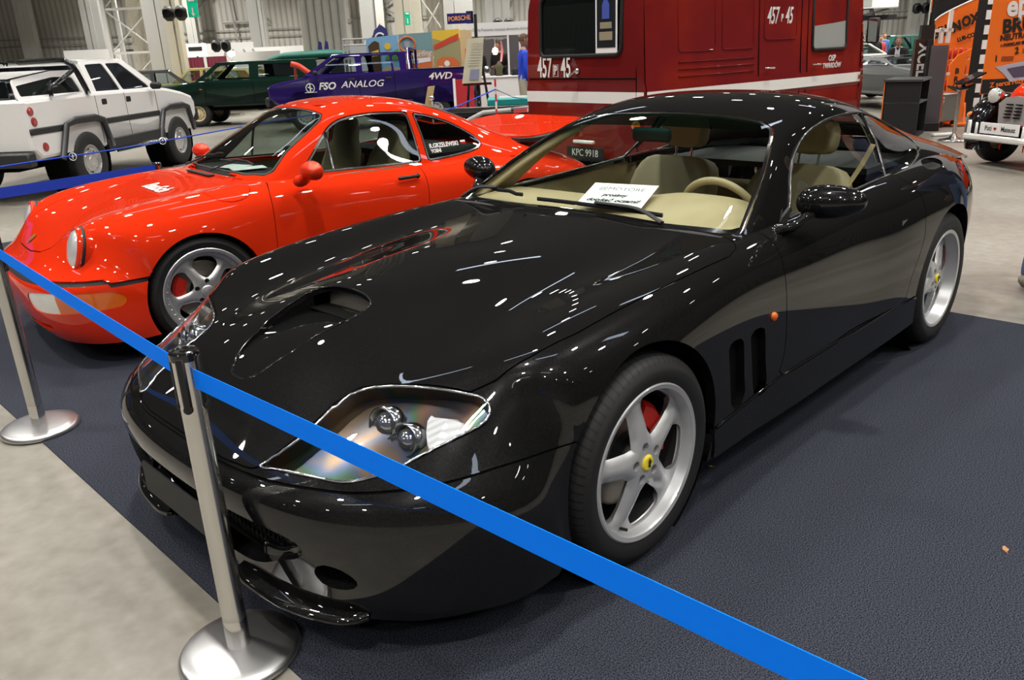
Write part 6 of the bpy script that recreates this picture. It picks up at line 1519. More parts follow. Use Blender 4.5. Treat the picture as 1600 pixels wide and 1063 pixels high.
# silver rack of rings and ladders
t = hthing('silver_rack', 'tall silver ladder rack with two rings beside the fire van mirror', 'rack', 31.2, .432*31.2-.6)
b = MB()
for x in (-.35, .95):
    b.ring([(x-.1, 0, 0), (x, 0, 1.45)], .03, 8)
for i in range(9): b.ring([(-.42+.01*i, 0, .3+i*.13), (1.0-.01*i, 0, .3+i*.13)], .022, 6)
b.build('ladder', M_CHROME, t, smooth=True)
for x in (-.12, .72):
    b = MB(); b.ring([(x+.26*math.cos(a), 0, 1.52+.26*math.sin(a)) for a in np.linspace(0, 2*math.pi, 25)[:-1]], .022, 6, closed=True); b.build('ring', M_CHROME, t, smooth=True)
# teal covers left of the fluted column
t = hthing('teal_cover', 'teal green covered shape behind the green jeep roof', 'cover', 24, -.268*24)
b = MB(); b.ring([(-.1, 0, 1.52), (.4, 0, 1.60), (1.6, 0, 1.62), (2.2, 0, 1.60)], [.05, .14, .16, .12], 12, flat=(2.5, .8)); b.build('cover_cloth', mat('teal_cloth', (.01, .13, .10), .5), t, smooth=True)
b = MB(); b.box((1.0, .2, .75), (2.3, .8, 1.4)); b.build('cover_body', M_CLAD, t)
t = hthing('red_tube', 'bright red-orange tube slanting down behind the blue pickup', 'tube', 20.15, -.2405*20.15)
b = MB(); b.ring(ospl([(-.08, 0, 1.42), (.1, 0, 1.36), (.35, 0, 1.18), (.7, 0, 1.02), (.9, 0, .98)], 5), .065, 12); b.ring([(.0, 0, 1.36), (.0, 0, 0)], .03, 8); b.build('tube_body', mat('signal_red', (.75, .05, .02), .35, coat=.6), t, smooth=True)
# ------------------------------------------------------------------ people
M_SKIN = mat('skin', (.42, .22, .15), .55); M_HAIR = mat('brown_hair', (.035, .02, .012), .7); M_HAIRL = mat('light_brown_hair', (.10, .055, .03), .7)
def person(label, loc, rz, J, zones, hair=M_HAIR, name='person', group=None, hr=.115):
    """J: joint name -> (x,y,z); local +y is where the person faces. zones: joint -> material index list"""
    t = thing(name, label, 'person', loc, rz, group)
    rad = dict(pel=.15, wa=.135, ch=.165, ne=.06, nt=.055, sL=.075, eL=.05, wL=.034, sR=.075, eR=.05, wR=.034, hL=.105, kL=.068, aL=.045, hR=.105, kR=.068, aR=.045, fL=.04, fR=.04, mL=.035, mR=.035)
    names = [n for n in J if n in rad]; ix = {n: i for i, n in enumerate(names)}
    E = [(a, b_) for a, b_ in (('pel', 'wa'), ('wa', 'ch'), ('ch', 'ne'), ('ne', 'nt'), ('ch', 'sL'), ('sL', 'eL'), ('eL', 'wL'), ('wL', 'mL'), ('ch', 'sR'), ('sR', 'eR'), ('eR', 'wR'), ('wR', 'mR'), ('pel', 'hL'), ('hL', 'kL'), ('kL', 'aL'), ('aL', 'fL'), ('pel', 'hR'), ('hR', 'kR'), ('kR', 'aR'), ('aR', 'fR')) if a in ix and b_ in ix]
    me = bpy.data.meshes.new('body_src'); me.from_pydata([J[n] for n in names], [(ix[a], ix[b_]) for a, b_ in E], []); o = bpy.data.objects.new('body_src', me); C.objects.link(o)
    o.modifiers.new('k', 'SKIN'); sv = me.skin_vertices[0].data
    for n in names: sv[ix[n]].radius = (rad[n]*(1.15 if n in ('pel', 'wa', 'ch') else 1), rad[n]*(.8 if n in ('pel', 'wa', 'ch') else 1)); sv[ix[n]].use_root = n == 'pel'
    md = o.modifiers.new('s', 'SUBSURF'); md.levels = 2; md.render_levels = 2
    dg = bpy.context.evaluated_depsgraph_get(); m2 = bpy.data.meshes.new_from_object(o.evaluated_get(dg)); bpy.data.objects.remove(o)
    m2.materials.clear(); mats_ = [M_SKIN]+zones['mats']
    for q in mats_: m2.materials.append(q)
    bm = np.array([[*J[a]] for a, b_ in E]); bn = np.array([[*J[b_]] for a, b_ in E])
    for p_ in m2.polygons:
        c = np.array(p_.center); e = bn-bm; tt = np.clip(((c-bm)*e).sum(1)/((e*e).sum(1)+1e-9), 0, 1); dd = np.linalg.norm(c-(bm+e*tt[:, None]), axis=1); k = dd.argmin(); p_.material_index = zones['z'].get(E[k][1], 0); p_.use_smooth = True
    ob = bpy.data.objects.new('body', m2); C.objects.link(ob); ob.parent = t
    hc = Vector(J['head']); b = MB(); V = []; n1, n2 = 14, 18
    for i in range(n1+1):
        a = math.pi*i/n1
        for j in range(n2):
            u_ = 2*math.pi*j/n2; x, y, z = math.sin(a)*math.cos(u_)*.075, math.sin(a)*math.sin(u_)*.095, math.cos(a)*hr
            if z < 0: x *= 1-.25*(-z/hr); y *= 1-.12*(-z/hr)
            V.append((hc.x+x, hc.y+y, hc.z+z))
    b.add(V, [(i*n2+j, (i+1)*n2+j, (i+1)*n2+(j+1) % n2, i*n2+(j+1) % n2) for i in range(n1) for j in range(n2)])
    b.box((hc.x, hc.y+.100, hc.z-.012), (.022, .035, .042), bev=.008); b.box((hc.x, hc.y+.09, hc.z-.055), (.045, .012, .012), bev=.004)
    for s in (-1, 1): b.box((hc.x+s*.077, hc.y, hc.z-.005), (.014, .03, .055), bev=.006)
    hd = b.build('head', M_SKIN, t, auto=70)
    b = MB(); V = []
    for i in range(9):
        a = math.pi*.56*i/8
        for j in range(n2):
            u_ = 2*math.pi*j/n2; k = 1.1; f_ = 1 if math.sin(u_) < .35 else (.62 if i > 5 else 1)
            V.append((hc.x+math.sin(a*f_)*math.cos(u_)*.082, hc.y-.006+math.sin(a*f_)*math.sin(u_)*.102, hc.z+.004+math.cos(a*f_)*(hr+.008)))
    b.add(V, [(i*n2+j, (i+1)*n2+j, (i+1)*n2+(j+1) % n2, i*n2+(j+1) % n2) for i in range(8) for j in range(n2)]); b.build('hair', hair, t, smooth=True)
    b = MB()
    for s in (-1, 1): b.lathe([(0, .004), (.011, 0)], 10, M=Matrix.Translation((hc.x+s*.032, hc.y+.088, hc.z+.02)) @ Matrix.Rotation(R(-90), 4, 'X'))
    b.build('eyes', M_INK, hd)
    for s in ('L', 'R'):
        if 'm'+s in J:
            w0, w1 = Vector(J['w'+s]), Vector(J['m'+s]); d_ = (w1-w0).normalized(); sd = d_.cross(Vector((0, 1, 0))); sd = sd.normalized() if sd.length > .1 else Vector((1, 0, 0))
            b = MB()
            for q in range(4):
                o_ = w1+sd*(q-1.5)*.02; L2 = (.075, .088, .084, .066)[q]; b.ring([o_, o_+d_*L2*.5, o_+d_*L2*.9+Vector((0, .018, 0))], [.011, .010, .008], 7)
            b.ring([w0+sd*.03+d_*.02, w0+sd*.055+d_*.055, w0+sd*.05+d_*.09], [.013, .011, .009], 7); b.build('fingers', M_SKIN, ob, smooth=True)
        if 'f'+s in J:
            a_, f_ = Vector(J['a'+s]), Vector(J['f'+s]); m_ = (a_+f_)/2; ang = math.atan2(f_.y-a_.y, f_.x-a_.x)
            b = MB(); b.box((m_.x+.02*math.cos(ang), m_.y+.02*math.sin(ang), .055), (.27, .095, .09), rz=ang, bev=.032); b.build('shoe', zones.get('shoe', M_MATT), t, auto=70)
    return t
def stand(h=1.76, arm=((-.06, .02), (.06, .02)), lean=0., fold=None, step=.0):
    s = h/1.76; J = {}
    J['pel'] = (0, 0, .93); J['wa'] = (0, 0, 1.10); J['ch'] = (0, lean*.5, 1.32); J['ne'] = (0, lean*.7, 1.47); J['nt'] = (0, lean*.8+.005, 1.54); J['head'] = (0, lean+.02, 1.64)
    for g, sg in (('L', -1), ('R', 1)):
        J['s'+g] = (sg*.19, lean*.5, 1.40); J['e'+g] = (sg*.25, lean*.3-.02, 1.12); J['w'+g] = (sg*.25, lean*.2+.08, .88); J['m'+g] = (sg*.25, lean*.2+.11, .81)
        if fold: J['w'+g] = (sg*.12, .22, 1.12); J['m'+g] = (sg*.06, .28, 1.14)
        J['h'+g] = (sg*.095, 0, .88); J['k'+g] = (sg*.105, step*sg, .49); J['a'+g] = (sg*.11, step*1.6*sg-.02, .085); J['f'+g] = (sg*.125, step*1.6*sg+.13, .045)
    return {k: (x*s, y*s, z*s) for k, (x, y, z) in J.items()}
def zn(top, leg, shoe=M_MATT, sleeve=True):
    z = {'wa': 1, 'ch': 1, 'ne': 1, 'sL': 1, 'sR': 1, 'hL': 2, 'hR': 2, 'kL': 2, 'kR': 2, 'aL': 2, 'aR': 2, 'fL': 2, 'fR': 2}
    if sleeve: z.update(eL=1, eR=1, wL=1, wR=1)
    return dict(mats=[top, leg], z=z, shoe=shoe)
M_BLUEJ = mat('bright_blue_jacket', (.01, .05, .55), .6); M_KHAKI = mat('light_trousers', (.42, .38, .32), .8); M_JEAN = mat('blue_jeans', (.10, .16, .30), .85); M_SUIT = mat('dark_suit', (.012, .013, .014), .8)
M_BLACKC = mat('black_clothing', (.010, .010, .012), .8); M_SHOEG = mat('grey_suede_shoe', (.25, .22, .19), .8); M_OLIVE = mat('olive_clothing', (.09, .08, .04), .8); M_SHIRT = mat('white_shirt', (.6, .6, .62), .7)
person('person in a bright blue jacket and light trousers standing beside the fire van', HP(16.3, .028*16.3), HR-R(80), stand(1.80), zn(M_BLUEJ, M_KHAKI), M_HAIRL)
t = hthing('backpack', 'black bag hanging at the back of the person in blue', 'bag', 16.2, .028*16.2+.25)
b = MB(); b.box((.08, 0, 1.18), (.16, .3, .52), bev=.07); b.build('bag_body', M_MATT, t, auto=60); b = MB(); b.ring([(.05, -.1, 1.4), (-.05, -.14, 1.3), (.03, -.1, 1.0)], .015, 6); b.build('strap', M_MATT, t)
person('person in dark clothes bending over the counter left of the easel', HP(21.3, -.055*21.3+.55), HR+R(200), stand(1.72, lean=.30, fold=1), zn(M_BLACKC, M_BLACKC))
person('person in black standing just behind the easel board', HP(21.5, -.022*21.5+.5), HR+R(150), stand(1.75, lean=.12, fold=1), zn(M_BLACKC, M_BLACKC))
person('person in olive clothes inside the white stand', HP(21.9, .02*21.9+.3), HR+R(180), stand(1.6, lean=.15), zn(M_OLIVE, M_BLACKC), M_HAIRL)
person('person with dark beard sitting low in front of the maroon curtain', HP(33, -.340*33), HR+R(180), stand(1.35), zn(M_BLACKC, M_BLACKC))
person('person with long dark hair beside the orange board', HP(33, -.3245*33), HR+R(170), stand(1.35), zn(M_BLACKC, M_BLACKC))
person('person in blue jeans and grey shoes at the edge of the aisle', (-3.85, 1.22, 0), R(60), stand(1.78, step=.09), zn(mat('navy_jumper', (.02, .03, .09), .8), M_JEAN, M_SHOEG), M_HAIRL)
# seated man in suit
J = dict(pel=(0, 0, .62), wa=(0, .0, .78), ch=(0, .08, 1.02), ne=(0, .14, 1.17), nt=(0, .17, 1.23), head=(0, .21, 1.32), sL=(-.19, .08, 1.10), eL=(-.24, .12, .82), wL=(-.10, .34, .76), mL=(-.04, .38, .75), sR=(.19, .08, 1.10), eR=(.24, .12, .82), wR=(.10, .34, .76), mR=(.05, .38, .75), hL=(-.1, 0, .60), kL=(-.13, .44, .62), aL=(-.13, .50, .12), fL=(-.13, .62, .06), hR=(.1, 0, .60), kR=(.13, .44, .66), aR=(.10, .55, .16), fR=(.10, .68, .10))
person('person in a dark suit and white shirt sitting hunched by the white car', HP(21.6, .4695*21.6), HR+R(150), J, zn(M_SUIT, M_SUIT), M_HAIRL)
q_ = [o for o in bpy.data.objects if o.get('label', '').startswith('person in a dark suit')][0]
b = MB(); b.prism([(-.07, .74), (.07, .74), (.05, 1.18), (0, 1.10), (-.05, 1.18)], .03, M=Matrix.Translation((0, .175, 0)) @ Matrix.Rotation(R(-8), 4, 'X') @ XZ); b.build('shirt_front', M_SHIRT, q_)
t = hthing('stool', 'low dark seat under the person in the suit', 'stool', 21.7, .470*21.6+.05)
b = MB(); b.lathe([(0, .50), (.2, .50), (.21, .47), (.2, .44), (0, .44)], 24); b.build('stool_seat', M_MATT, t, auto=40)
for a in range(4):
    b = MB(); b.ring([(.12*math.cos(a*1.57), .12*math.sin(a*1.57), .45), (.18*math.cos(a*1.57), .18*math.sin(a*1.57), 0)], .015, 8); b.build('leg', M_STEELG, t)
for k, z_, c, lb in ((.448, 1.52, M_BLACKC, 'person in black far behind the silver rack'), (.453, 1.45, mat('red_top', (.4, .03, .03), .7), 'person in red far behind the parked cars'), (.457, 1.55, mat('blue_top', (.03, .10, .25), .7), 'person in blue far behind the parked cars')):
    dz_ = 30+(k-.448)*330; person(lb, HP(dz_, k*dz_-.2), HR+R(180), stand(z_), zn(c, M_BLACKC))
# ------------------------------------------------------------------ barrier posts and belts
M_STEEL = mat('brushed_steel', (.66, .65, .62), .22, 1.)
M_STEELB = mat('satin_steel_base', (.62, .62, .63), .32, 1.)
M_BELT = mat('blue_webbing', (.003, .19, .95), .8, spec=.08)
M_BELT2 = mat('deep_blue_webbing', (.004, .05, .50), .65)
def post(loc, label, h=.90, rz=0., group='barrier posts'):
    t = thing('barrier_post', label, 'barrier post', loc, rz, group)
    b = MB(); b.lathe([(0, .0), (.156, .0), (.159, .006), (.158, .014), (.152, .022), (.148, .024), (.12, .0285), (.04, .034), (0, .034)], 72); b.build('base', M_STEELB, t, auto=30)
    b = MB(); b.lathe([(.031, .03), (.031, .115), (.0305, .118)], 40); b.build('foot_sleeve', M_CHROME, t, smooth=True)
    b = MB(); b.lathe([(.0305, .10), (.0305, h-.012)], 40); b.build('tube', M_STEEL, t, smooth=True)
    b = MB(); b.lathe([(.0335, h-.022), (.0345, h-.018), (.0345, h-.004), (.032, h), (.024, h+.001), (.022, h-.002), (0, h-.002)], 40)
    b.lathe([(0, h), (.008, h), (.009, h-.003)], 16); b.build('cap', M_GLOSSB, t, auto=30)
    for k in range(4):
        a = k*math.pi/2+R(45); M_ = Matrix.Rotation(a, 4, 'Z')
        b = MB(); b.box((.031, 0, h-.075), (.010, .021, .13), M=M_, bev=.004); b.lathe([(0, .004), (.0105, .003), (.0115, -.004)], 20, M=M_ @ Matrix.Translation((.034, 0, h-.14)) @ Matrix.Rotation(R(90), 4, 'Y'))
        b.lathe([(0, .003), (.004, .002)], 12, M=M_ @ Matrix.Translation((.0375, 0, h-.14)) @ Matrix.Rotation(R(90), 4, 'Y')); b.build('belt_socket', M_MATT, t, auto=40)
    return t
def belt(name, label, pts, wid, m, parent=None, thick=.0015, sag=.0, group='barrier belts'):
    P = ospl([np.array(p, float) for p in pts], 10) if len(pts) > 2 else np.array([np.array(pts[0])*(1-t)+np.array(pts[1])*t for t in np.linspace(0, 1, 20)])
    n = len(P); s_ = np.linspace(0, 1, n); P = P-np.outer(4*s_*(1-s_)*sag, (0, 0, 1))
    V = []
    for i in range(n):
        t_ = P[min(i+1, n-1)]-P[max(i-1, 0)]; nn = np.array([-t_[1], t_[0], 0]); nn /= np.linalg.norm(nn)+1e-9
        up = np.array([0, 0, 1.])
        for a, c in ((-1, -1), (1, -1), (1, 1), (-1, 1)): V.append(P[i]+nn*a*thick/2+up*c*wid/2)
    F = [(i*4+j, (i+1)*4+j, (i+1)*4+(j+1) % 4, i*4+(j+1) % 4) for i in range(n-1) for j in range(4)]+[(0, 1, 2, 3), (n*4-1, n*4-2, n*4-3, n*4-4)]
    o = mob(name, V, F, m, parent, smooth=False)
    if label: tag(o, label, 'belt', group)
    return o
post((1.070, .363, 0), 'steel barrier post with round base standing in front of the black coupe', .875)
post((.970, -1.658, 0), 'steel barrier post with round base near the nose of the red car', .875)
hp1 = np.array([1.070, .363, .815]); hp2 = np.array([.970, -1.658, .815])
belt('barrier_belt', 'bright blue belt stretched between the two steel posts', [hp1+(hp2-hp1)*.02, hp2-(hp2-hp1)*.02], .05, M_BELT, sag=.004)
belt('barrier_belt', 'bright blue belt crossing in front of the black coupe towards the camera', [(1.070, .398, .812), (1.035, 1.10, .805), (.995, 2.12, .80)], .05, M_BELT)
# ------------------------------------------------------------------ trade stands to the right
M_STAND = mat('black_laminate', (.010, .010, .011), .6); M_OR = mat('brand_orange', (.85, .17, .015), .5); M_GREYP = mat('grey_panel', (.10, .10, .115), .5)
def quadbox(name, P, z0, z1, m, par):
    """vertical prism on ground polygon P of hall (d,r) points"""
    Q = [Vector(HP(d, r)) for d, r in P]; n = len(Q)
    V = [(q.x, q.y, z0) for q in Q]+[(q.x, q.y, z1) for q in Q]
    me = mob(name, V, [tuple(range(n))[::-1], tuple(range(n, 2*n))]+[(i, (i+1) % n, (i+1) % n+n, i+n) for i in range(n)], m, None, smooth=False)
    if par is not None: me.parent = par; me.matrix_parent_inverse = par.matrix_basis.inverted()
    return me
pw = hmob(MB().box((0, .08, 2.6), (7.4, .12, 5.2)), 'partition_wall', mat('stand_white', (.56, .57, .60), .6), 15.15, .552*15.15+3.45, rz=R(-4)); tag(pw, 'big white stand wall behind the orange banners and red bubble car', 'partition')
b = MB(); b.box((0, -.0, .09), (7.3, .06, .18)); o = b.build('skirting', M_STAND, pw)
b = MB()
for z in np.arange(3.0, 5, .35): b.ring([(-3.72, -.02, z), (-3.66, -.05, z+.18), (-3.72, -.02, z+.35)], .03, 6)
o = b.build('truss', M_CHROME, pw)
# counter with open shelf side
N, Lf, Rt = (12.40, 6.22), (12.75, 5.84), (13.1, 6.70)
Bk = (Lf[0]+Rt[0]-N[0], Lf[1]+Rt[1]-N[1])
t = thing('display_counter', 'black counter with open side shelf and dark grey top', 'counter', HP(*N), HR)
def lerp(a, b_, s): return (a[0]+(b_[0]-a[0])*s, a[1]+(b_[1]-a[1])*s)
quadbox('front_panel', [N, Lf, lerp(Lf, Bk, .04), lerp(N, Rt, .04)], 0, .82, M_STAND, t)
quadbox('back_panel', [Rt, Bk, lerp(Bk, Lf, .05), lerp(Rt, N, .05)], 0, .82, M_STAND, t)
quadbox('side_panel', [Lf, Bk, lerp(Bk, Rt, .05), lerp(Lf, N, .05)], 0, .82, M_STAND, t)
quadbox('shelf', [N, Lf, Bk, Rt], .50, .52, M_GREYP, t); quadbox('plinth', [N, Lf, Bk, Rt], .0, .04, M_STAND, t)
e = lambda p_, q: (p_[0]+(p_[0]-q[0])*.04, p_[1]+(p_[1]-q[1])*.04)
quadbox('counter_top', [e(N, Bk), e(Lf, Rt), e(Bk, N), e(Rt, Lf)], .82, .85, mat('dark_grey_top', (.05, .055, .06), .35), t)
quadbox('edge_strip', [lerp(Lf, N, -.03), lerp(Lf, N, .0), lerp(Lf, Bk, .03), (lerp(Lf, Bk, .03)[0], lerp(Lf, Bk, .03)[1]-.02)], 0, .82, M_OR, t)
# dark brown totem with white letters
def hbox(par, name, c, d_, m, bev=0., rz=0.):
    b = MB(); b.box(c, d_, bev=bev, rz=rz); return b.build(name, m, par, auto=40 if bev else None)
t = hthing('lettered_totem', 'dark brown totem with large white vertical letters behind the black counter', 'sign', 13.72, 6.83, rz=R(-6))
hbox(t, 'totem_body', (0, 0, .70), (.27, .10, 1.40), mat('dark_brown_board', (.035, .016, .010), .5))
o = text('totem_lettering', 'XCEL', .25, M_LETTER, t, frame_mat((.0, -.056, 1.08), (0, 0, -1), (1, 0, 0)), .002, bold=.006, sx=.85)
hbox(t, 'totem_cap', (.04, .02, 1.50), (.2, .1, .22), M_STAND)
t = hthing('grey_display_panel', 'tall grey panel with orange edge standing right of the black counter', 'panel', 13.45, .518*13.45, rz=R(-14))
hbox(t, 'panel_face', (0, 0, .66), (.25, .03, 1.28), M_GREYP); hbox(t, 'panel_frame', (0, .022, .66), (.29, .02, 1.34), M_OR); hbox(t, 'panel_foot', (-.08, -.05, .06), (.34, .3, .12), M_STAND)
hbox(t, 'panel_rest', (-.13, .15, .7), (.06, .3, 1.36), M_STAND)
t = hthing('orange_cross_stand', 'orange cross-shaped stand rising behind the grey panel', 'stand', 14.6, .512*14.6)
hbox(t, 'upright', (0, 0, .8), (.12, .05, 1.6), M_OR); hbox(t, 'arm', (.05, 0, 1.35), (.25, .04, .1), M_OR)
# black display frame with white cards
t = hthing('card_display_frame', 'tall black display frame with a column of small white cards', 'display', 14.75, .540*14.75)
hbox(t, 'frame', (-.0, 0, 1.12), (1.02, .06, 2.1), M_STAND)
for i in range(8): hbox(t, 'white_card', (.43-.0*i, -.035, 1.98-.24*i), (.10, .008, .15), M_PAPER)
hbox(t, 'rail', (-.53, .05, 1.1), (.05, .05, 2.3), M_CHROME); hbox(t, 'red_tag', (-.46, -.04, 2.12), (.09, .01, .09), mat('red_tag', (.5, .02, .02), .5))
# curved orange banner
t = hthing('curved_banner', 'curved orange banner with black brand lettering above the white trolley', 'banner', 14.42, 7.70)
V = []; n = 16
for i in range(n+1):
    s = i/n-.5; x = s*.68; y = .05*(s**2)*4-.03*s; V += [(x, y, .02), (x, y, 1.68+.34*(i/n)**.7)]
mob('banner_face', V, [(2*i, 2*i+2, 2*i+3, 2*i+1) for i in range(n)], M_OR, t); V2 = [(x, y+.012, z) for x, y, z in V]; mob('banner_back', V2, [(2*i, 2*i+1, 2*i+3, 2*i+2) for i in range(n)], M_STAND, t)
b = MB(); b.ring([(x, y, z) for x, y, z in V[1::2]], .014, 6); b.build('banner_edge', M_LETTER, t)
for s_, x, z, sz in (('BRUN', -.165, 1.52, .22), ('OX', .20, 1.66, .22)):
    i = int((x/.68+.5)*n); y = V[2*i][1]-.045
    text('banner_lettering', s_, sz, M_INK, t, frame_mat((x, y, z), (1, 0, .30), (-.2, 0, 1)), .002, bold=.012, sx=.82)
text('banner_lettering', 'LUB-COR', .09, M_INK, t, frame_mat((.18, -.06, 1.40), (1, 0, .30), (-.2, 0, 1)), .002, bold=.005, sx=.9)
# cans and samples behind
b = MB()
for z in (.55, .8, 1.05): b.box((-.05, -.15, z), (.5, .1, .012))
b.build('sample_shelf', M_OFFW, t)
M_CAN = mat('red_can', (.55, .03, .02), .4, coat=.5); M_CANK = mat('black_can', (.02, .02, .02), .4, coat=.5)
c0 = None
for z in (.556, .806, 1.056):
    for i in range(5):
        if c0 is None:
            c0 = hthing('spray_can', 'x', 'can', 14.24, 7.46, 'spray cans on the banner shelves', z=z)
            qq_ = c0; b = MB(); b.lathe([(0, 0), (.03, 0), (.03, .13), (.018, .15), (.018, .17), (0, .17)], 14); b.build('can_body', M_CAN, c0, smooth=True)
        else:
            q = copy_tree(c0); qq_ = q; q.location = HP(14.24, 7.46+i*.095, z)
        qq_['label'] = 'small red spray can, %s from the banner left edge on the %s white shelf' % (('first', 'second', 'third', 'fourth', 'fifth')[i], ('lowest', 'middle', 'top')[int(round((z-.556)/.25))])
# orange totem
t = hthing('narrow_totem', 'narrow orange totem with black vertical letters beside the aluminium trolley', 'sign', 14.05, 7.60)
b = MB(); b.prism([(-.13, 0), (.13, 0), (.13, 1.06), (.20, 1.22), (-.02, 1.12), (-.13, .98)], .03, M=XZ); b.build('totem_body', M_OR, t)
for s_, z in (('B', .95), ('R', .82), ('U', .69), ('N', .56), ('O', .43), ('X', .30)): text('totem_lettering', s_, .12, M_INK, t, frame_mat((.0, -.034, z-.08), (1, 0, 0), (0, 0, 1)), .002, bold=.004)
b = MB(); b.box((.1, -.12, .02), (.4, .3, .03)); b.ring([(.2, -.1, .02), (.25, .05, .35)], .02, 6); b.build('totem_foot', M_OR, t)
# white tubular trolley frame with aluminium box
t = hthing('aluminium_box_trolley', 'ribbed aluminium box on black castors below the white tube frame', 'trolley', 13.95, .5225*13.95+.03, rz=R(25))
b = MB(); b.box((0, 0, .31), (.40, .5, .42), bev=.015)
for z in (.16, .26, .36, .46): b.box((0, 0, z), (.412, .512, .014))
b.box((0, 0, .525), (.43, .53, .03), bev=.01); b.build('box_body', mat('brushed_aluminium', (.42, .42, .41), .35, .9), t, auto=40)
for x in (-.15, .15):
    for y in (-.2, .2):
        b = MB(); b.lathe([(0, -.015), (.045, -.015), (.045, .015), (0, .015)], 16, M=Matrix.Translation((x, y, .045)) @ AXY); b.box((x, y, .085), (.03, .04, .04)); b.build('castor', M_MATT, t)
t = hthing('white_tube_frame', 'white tubular frame with two uprights standing on the aluminium box', 'frame', 13.9, .5225*13.9, z=.541)
for x, z in ((-.07, 1.02), (.05, 1.28)): hbox(t, 'upright', (x, 0, z/2), (.055, .05, z), M_WHITE)
hbox(t, 'cross_bar', (-.06, 0, .98), (.34, .05, .05), M_WHITE); hbox(t, 'cross_bar', (0, 0, .30), (.30, .05, .04), M_WHITE); hbox(t, 'short_post', (-.2, 0, .90), (.045, .045, .2), M_WHITE)
# pedestal tray
t = hthing('pedestal_tray', 'chrome pedestal with a slanted black leaflet tray', 'stand', 11.95, 6.56)
b = MB(); b.lathe([(0, .012), (.05, .06), (.032, .09), (.03, .10)], 32); b.lathe([(0, 0), (.20, 0), (.205, .008), (.17, .02), (.06, .045), (.03, .10), (0, .10)], 40); b.build('base', M_CHROME, t, smooth=True)
b = MB(); b.lathe([(.026, .08), (.026, .70)], 20); b.build('pole', M_STEEL, t, smooth=True)
b = MB(); b.ring([(-.17, 0, .76), (-.05, 0, .72), (.05, 0, .73), (.18, 0, .78)], [.05, .13, .13, .05], 12, flat=(1, .25)); b.box((0, 0, 0), (.34, .25, .02), M=Matrix.Translation((.12, 0, .86)) @ Matrix.Rotation(R(-25), 4, 'Y')); b.build('tray', M_GLOSSB, t)
b = MB(); b.ring([(0, 0, .70), (0, 0, .74)], .04, 10); b.ring([(.02, 0, .74), (.10, 0, .86)], .02, 8); b.build('tray_joint', M_MATT, t)
# big orange poster by the bubble car
t = hthing('large_product_banner', 'large orange product banner reading epoxy brunox neutralizator', 'banner', 12.4, .5735*12.4, rz=R(2))
sk = Matrix(((1, 0, .0, 0), (0, 1, 0, 0), (0, 0, 1, 0), (0, 0, 0, 1)))
hbox(t, 'banner_sheet', (.95, 0, 1.55), (1.9, .02, 1.9), M_OR); hbox(t, 'banner_foot_band', (.95, -.012, .71), (1.9, .01, .20), M_INK); hbox(t, 'banner_stand', (.95, .05, .35), (1.7, .05, .6), M_STAND)
def bt(s_, x, z, sz, m, bold=.004, sx=.9): text('banner_print', s_, sz, m, t, frame_mat((x, -.018, z), (1, 0, .10), (0, 0, 1)), .002, bold=bold, sx=sx, align='LEFT')
bt('epoxy', .20, 1.79, .40, M_LETTER, .012, .85); bt('BRUNOX', .18, 1.52, .26, M_INK, .010, .95); bt('NEUTRALIZATOR RDZY', .17, 1.37, .115, M_INK, .003); bt('+ PODKLAD EPOKSYDOWY', .19, 1.27, .06, M_INK, .002)
bt('2', .42, 1.19, .13, M_INK, .004); bt('1', .13, 1.09, .12, M_INK, .004)
for x, z in ((.50, 1.19), (.20, 1.09)):
    for k in range(3): hbox(t, 'small_print', (x+.13, -.014, z+.025-.025*k), (.18, .006, .010), mat('print_brown', (.25, .05, .01), .6))
b = MB(); b.prism([(.16, .98), (.95, 1.10), (.98, .80), (.42, .76), (.30, .88)], .004, M=Matrix.Translation((0, -.014, 0)) @ XZ); b.build('product_picture', mat('picture_grey_blue', (.42, .42, .52), .5), t)
b = MB(); b.prism([(.34, .95), (.9, 1.02), (.92, .84), (.46, .82)], .004, M=Matrix.Translation((0, -.02, 0)) @ XZ); b.build('product_picture', mat('picture_dark', (.09, .07, .12), .5), t)
b = MB(); P = []
for i in range(22): rr = .15 if i % 2 else .09; a = 2*math.pi*i/22; P.append((.42+rr*math.cos(a), 2.12+rr*math.sin(a)))
b.prism(P, .004, M=Matrix.Translation((0, -.016, 0)) @ XZ); b.build('burst_print', M_LETTER, t)
text('band_print', 'Z serca rdzy CP', .10, M_OR, t, frame_mat((.12, -.02, .72), (1, 0, .10), (0, 0, 1)), .002, bold=.002, align='LEFT')
# striped barrier post, cardboard box, white mat
t = hthing('striped_post', 'short red and white striped post on a black foot near the cardboard box', 'barrier post', 22.6, 10.23)
b = MB()
for i in range(6): b.mi = i % 2; b.lathe([(.035, .03+i*.11), (.035, .14+i*.11)], 12)
b.build('striped_tube', [M_WHITE, mat('stripe_red', (.6, .02, .02), .5)], t, smooth=True); b = MB(); b.box((0, 0, .02), (.5, .2, .04), bev=.01); b.build('foot', M_MATT, t)
t = hthing('cardboard_box', 'brown cardboard box on the floor beyond the fire van', 'box', 24.4, 10.7); b = MB(); b.box((0, 0, .2), (.42, .3, .4)); b.build('carton', mat('cardboard', (.42, .28, .16), .8), t); b = MB(); b.box((0, -.151, .2), (.06, .003, .4)); b.build('tape', mat('brown_tape', (.35, .22, .12), .3), t)
t = hthing('wooden_pallet', 'pale wooden board on the floor beside the fire van nose', 'board', 13.6, 5.5); b = MB(); b.box((0, 0, .05), (.9, .4, .1), bev=.004); b.build('board_body', mat('pale_wood', (.50, .36, .18), .7), t, auto=40)
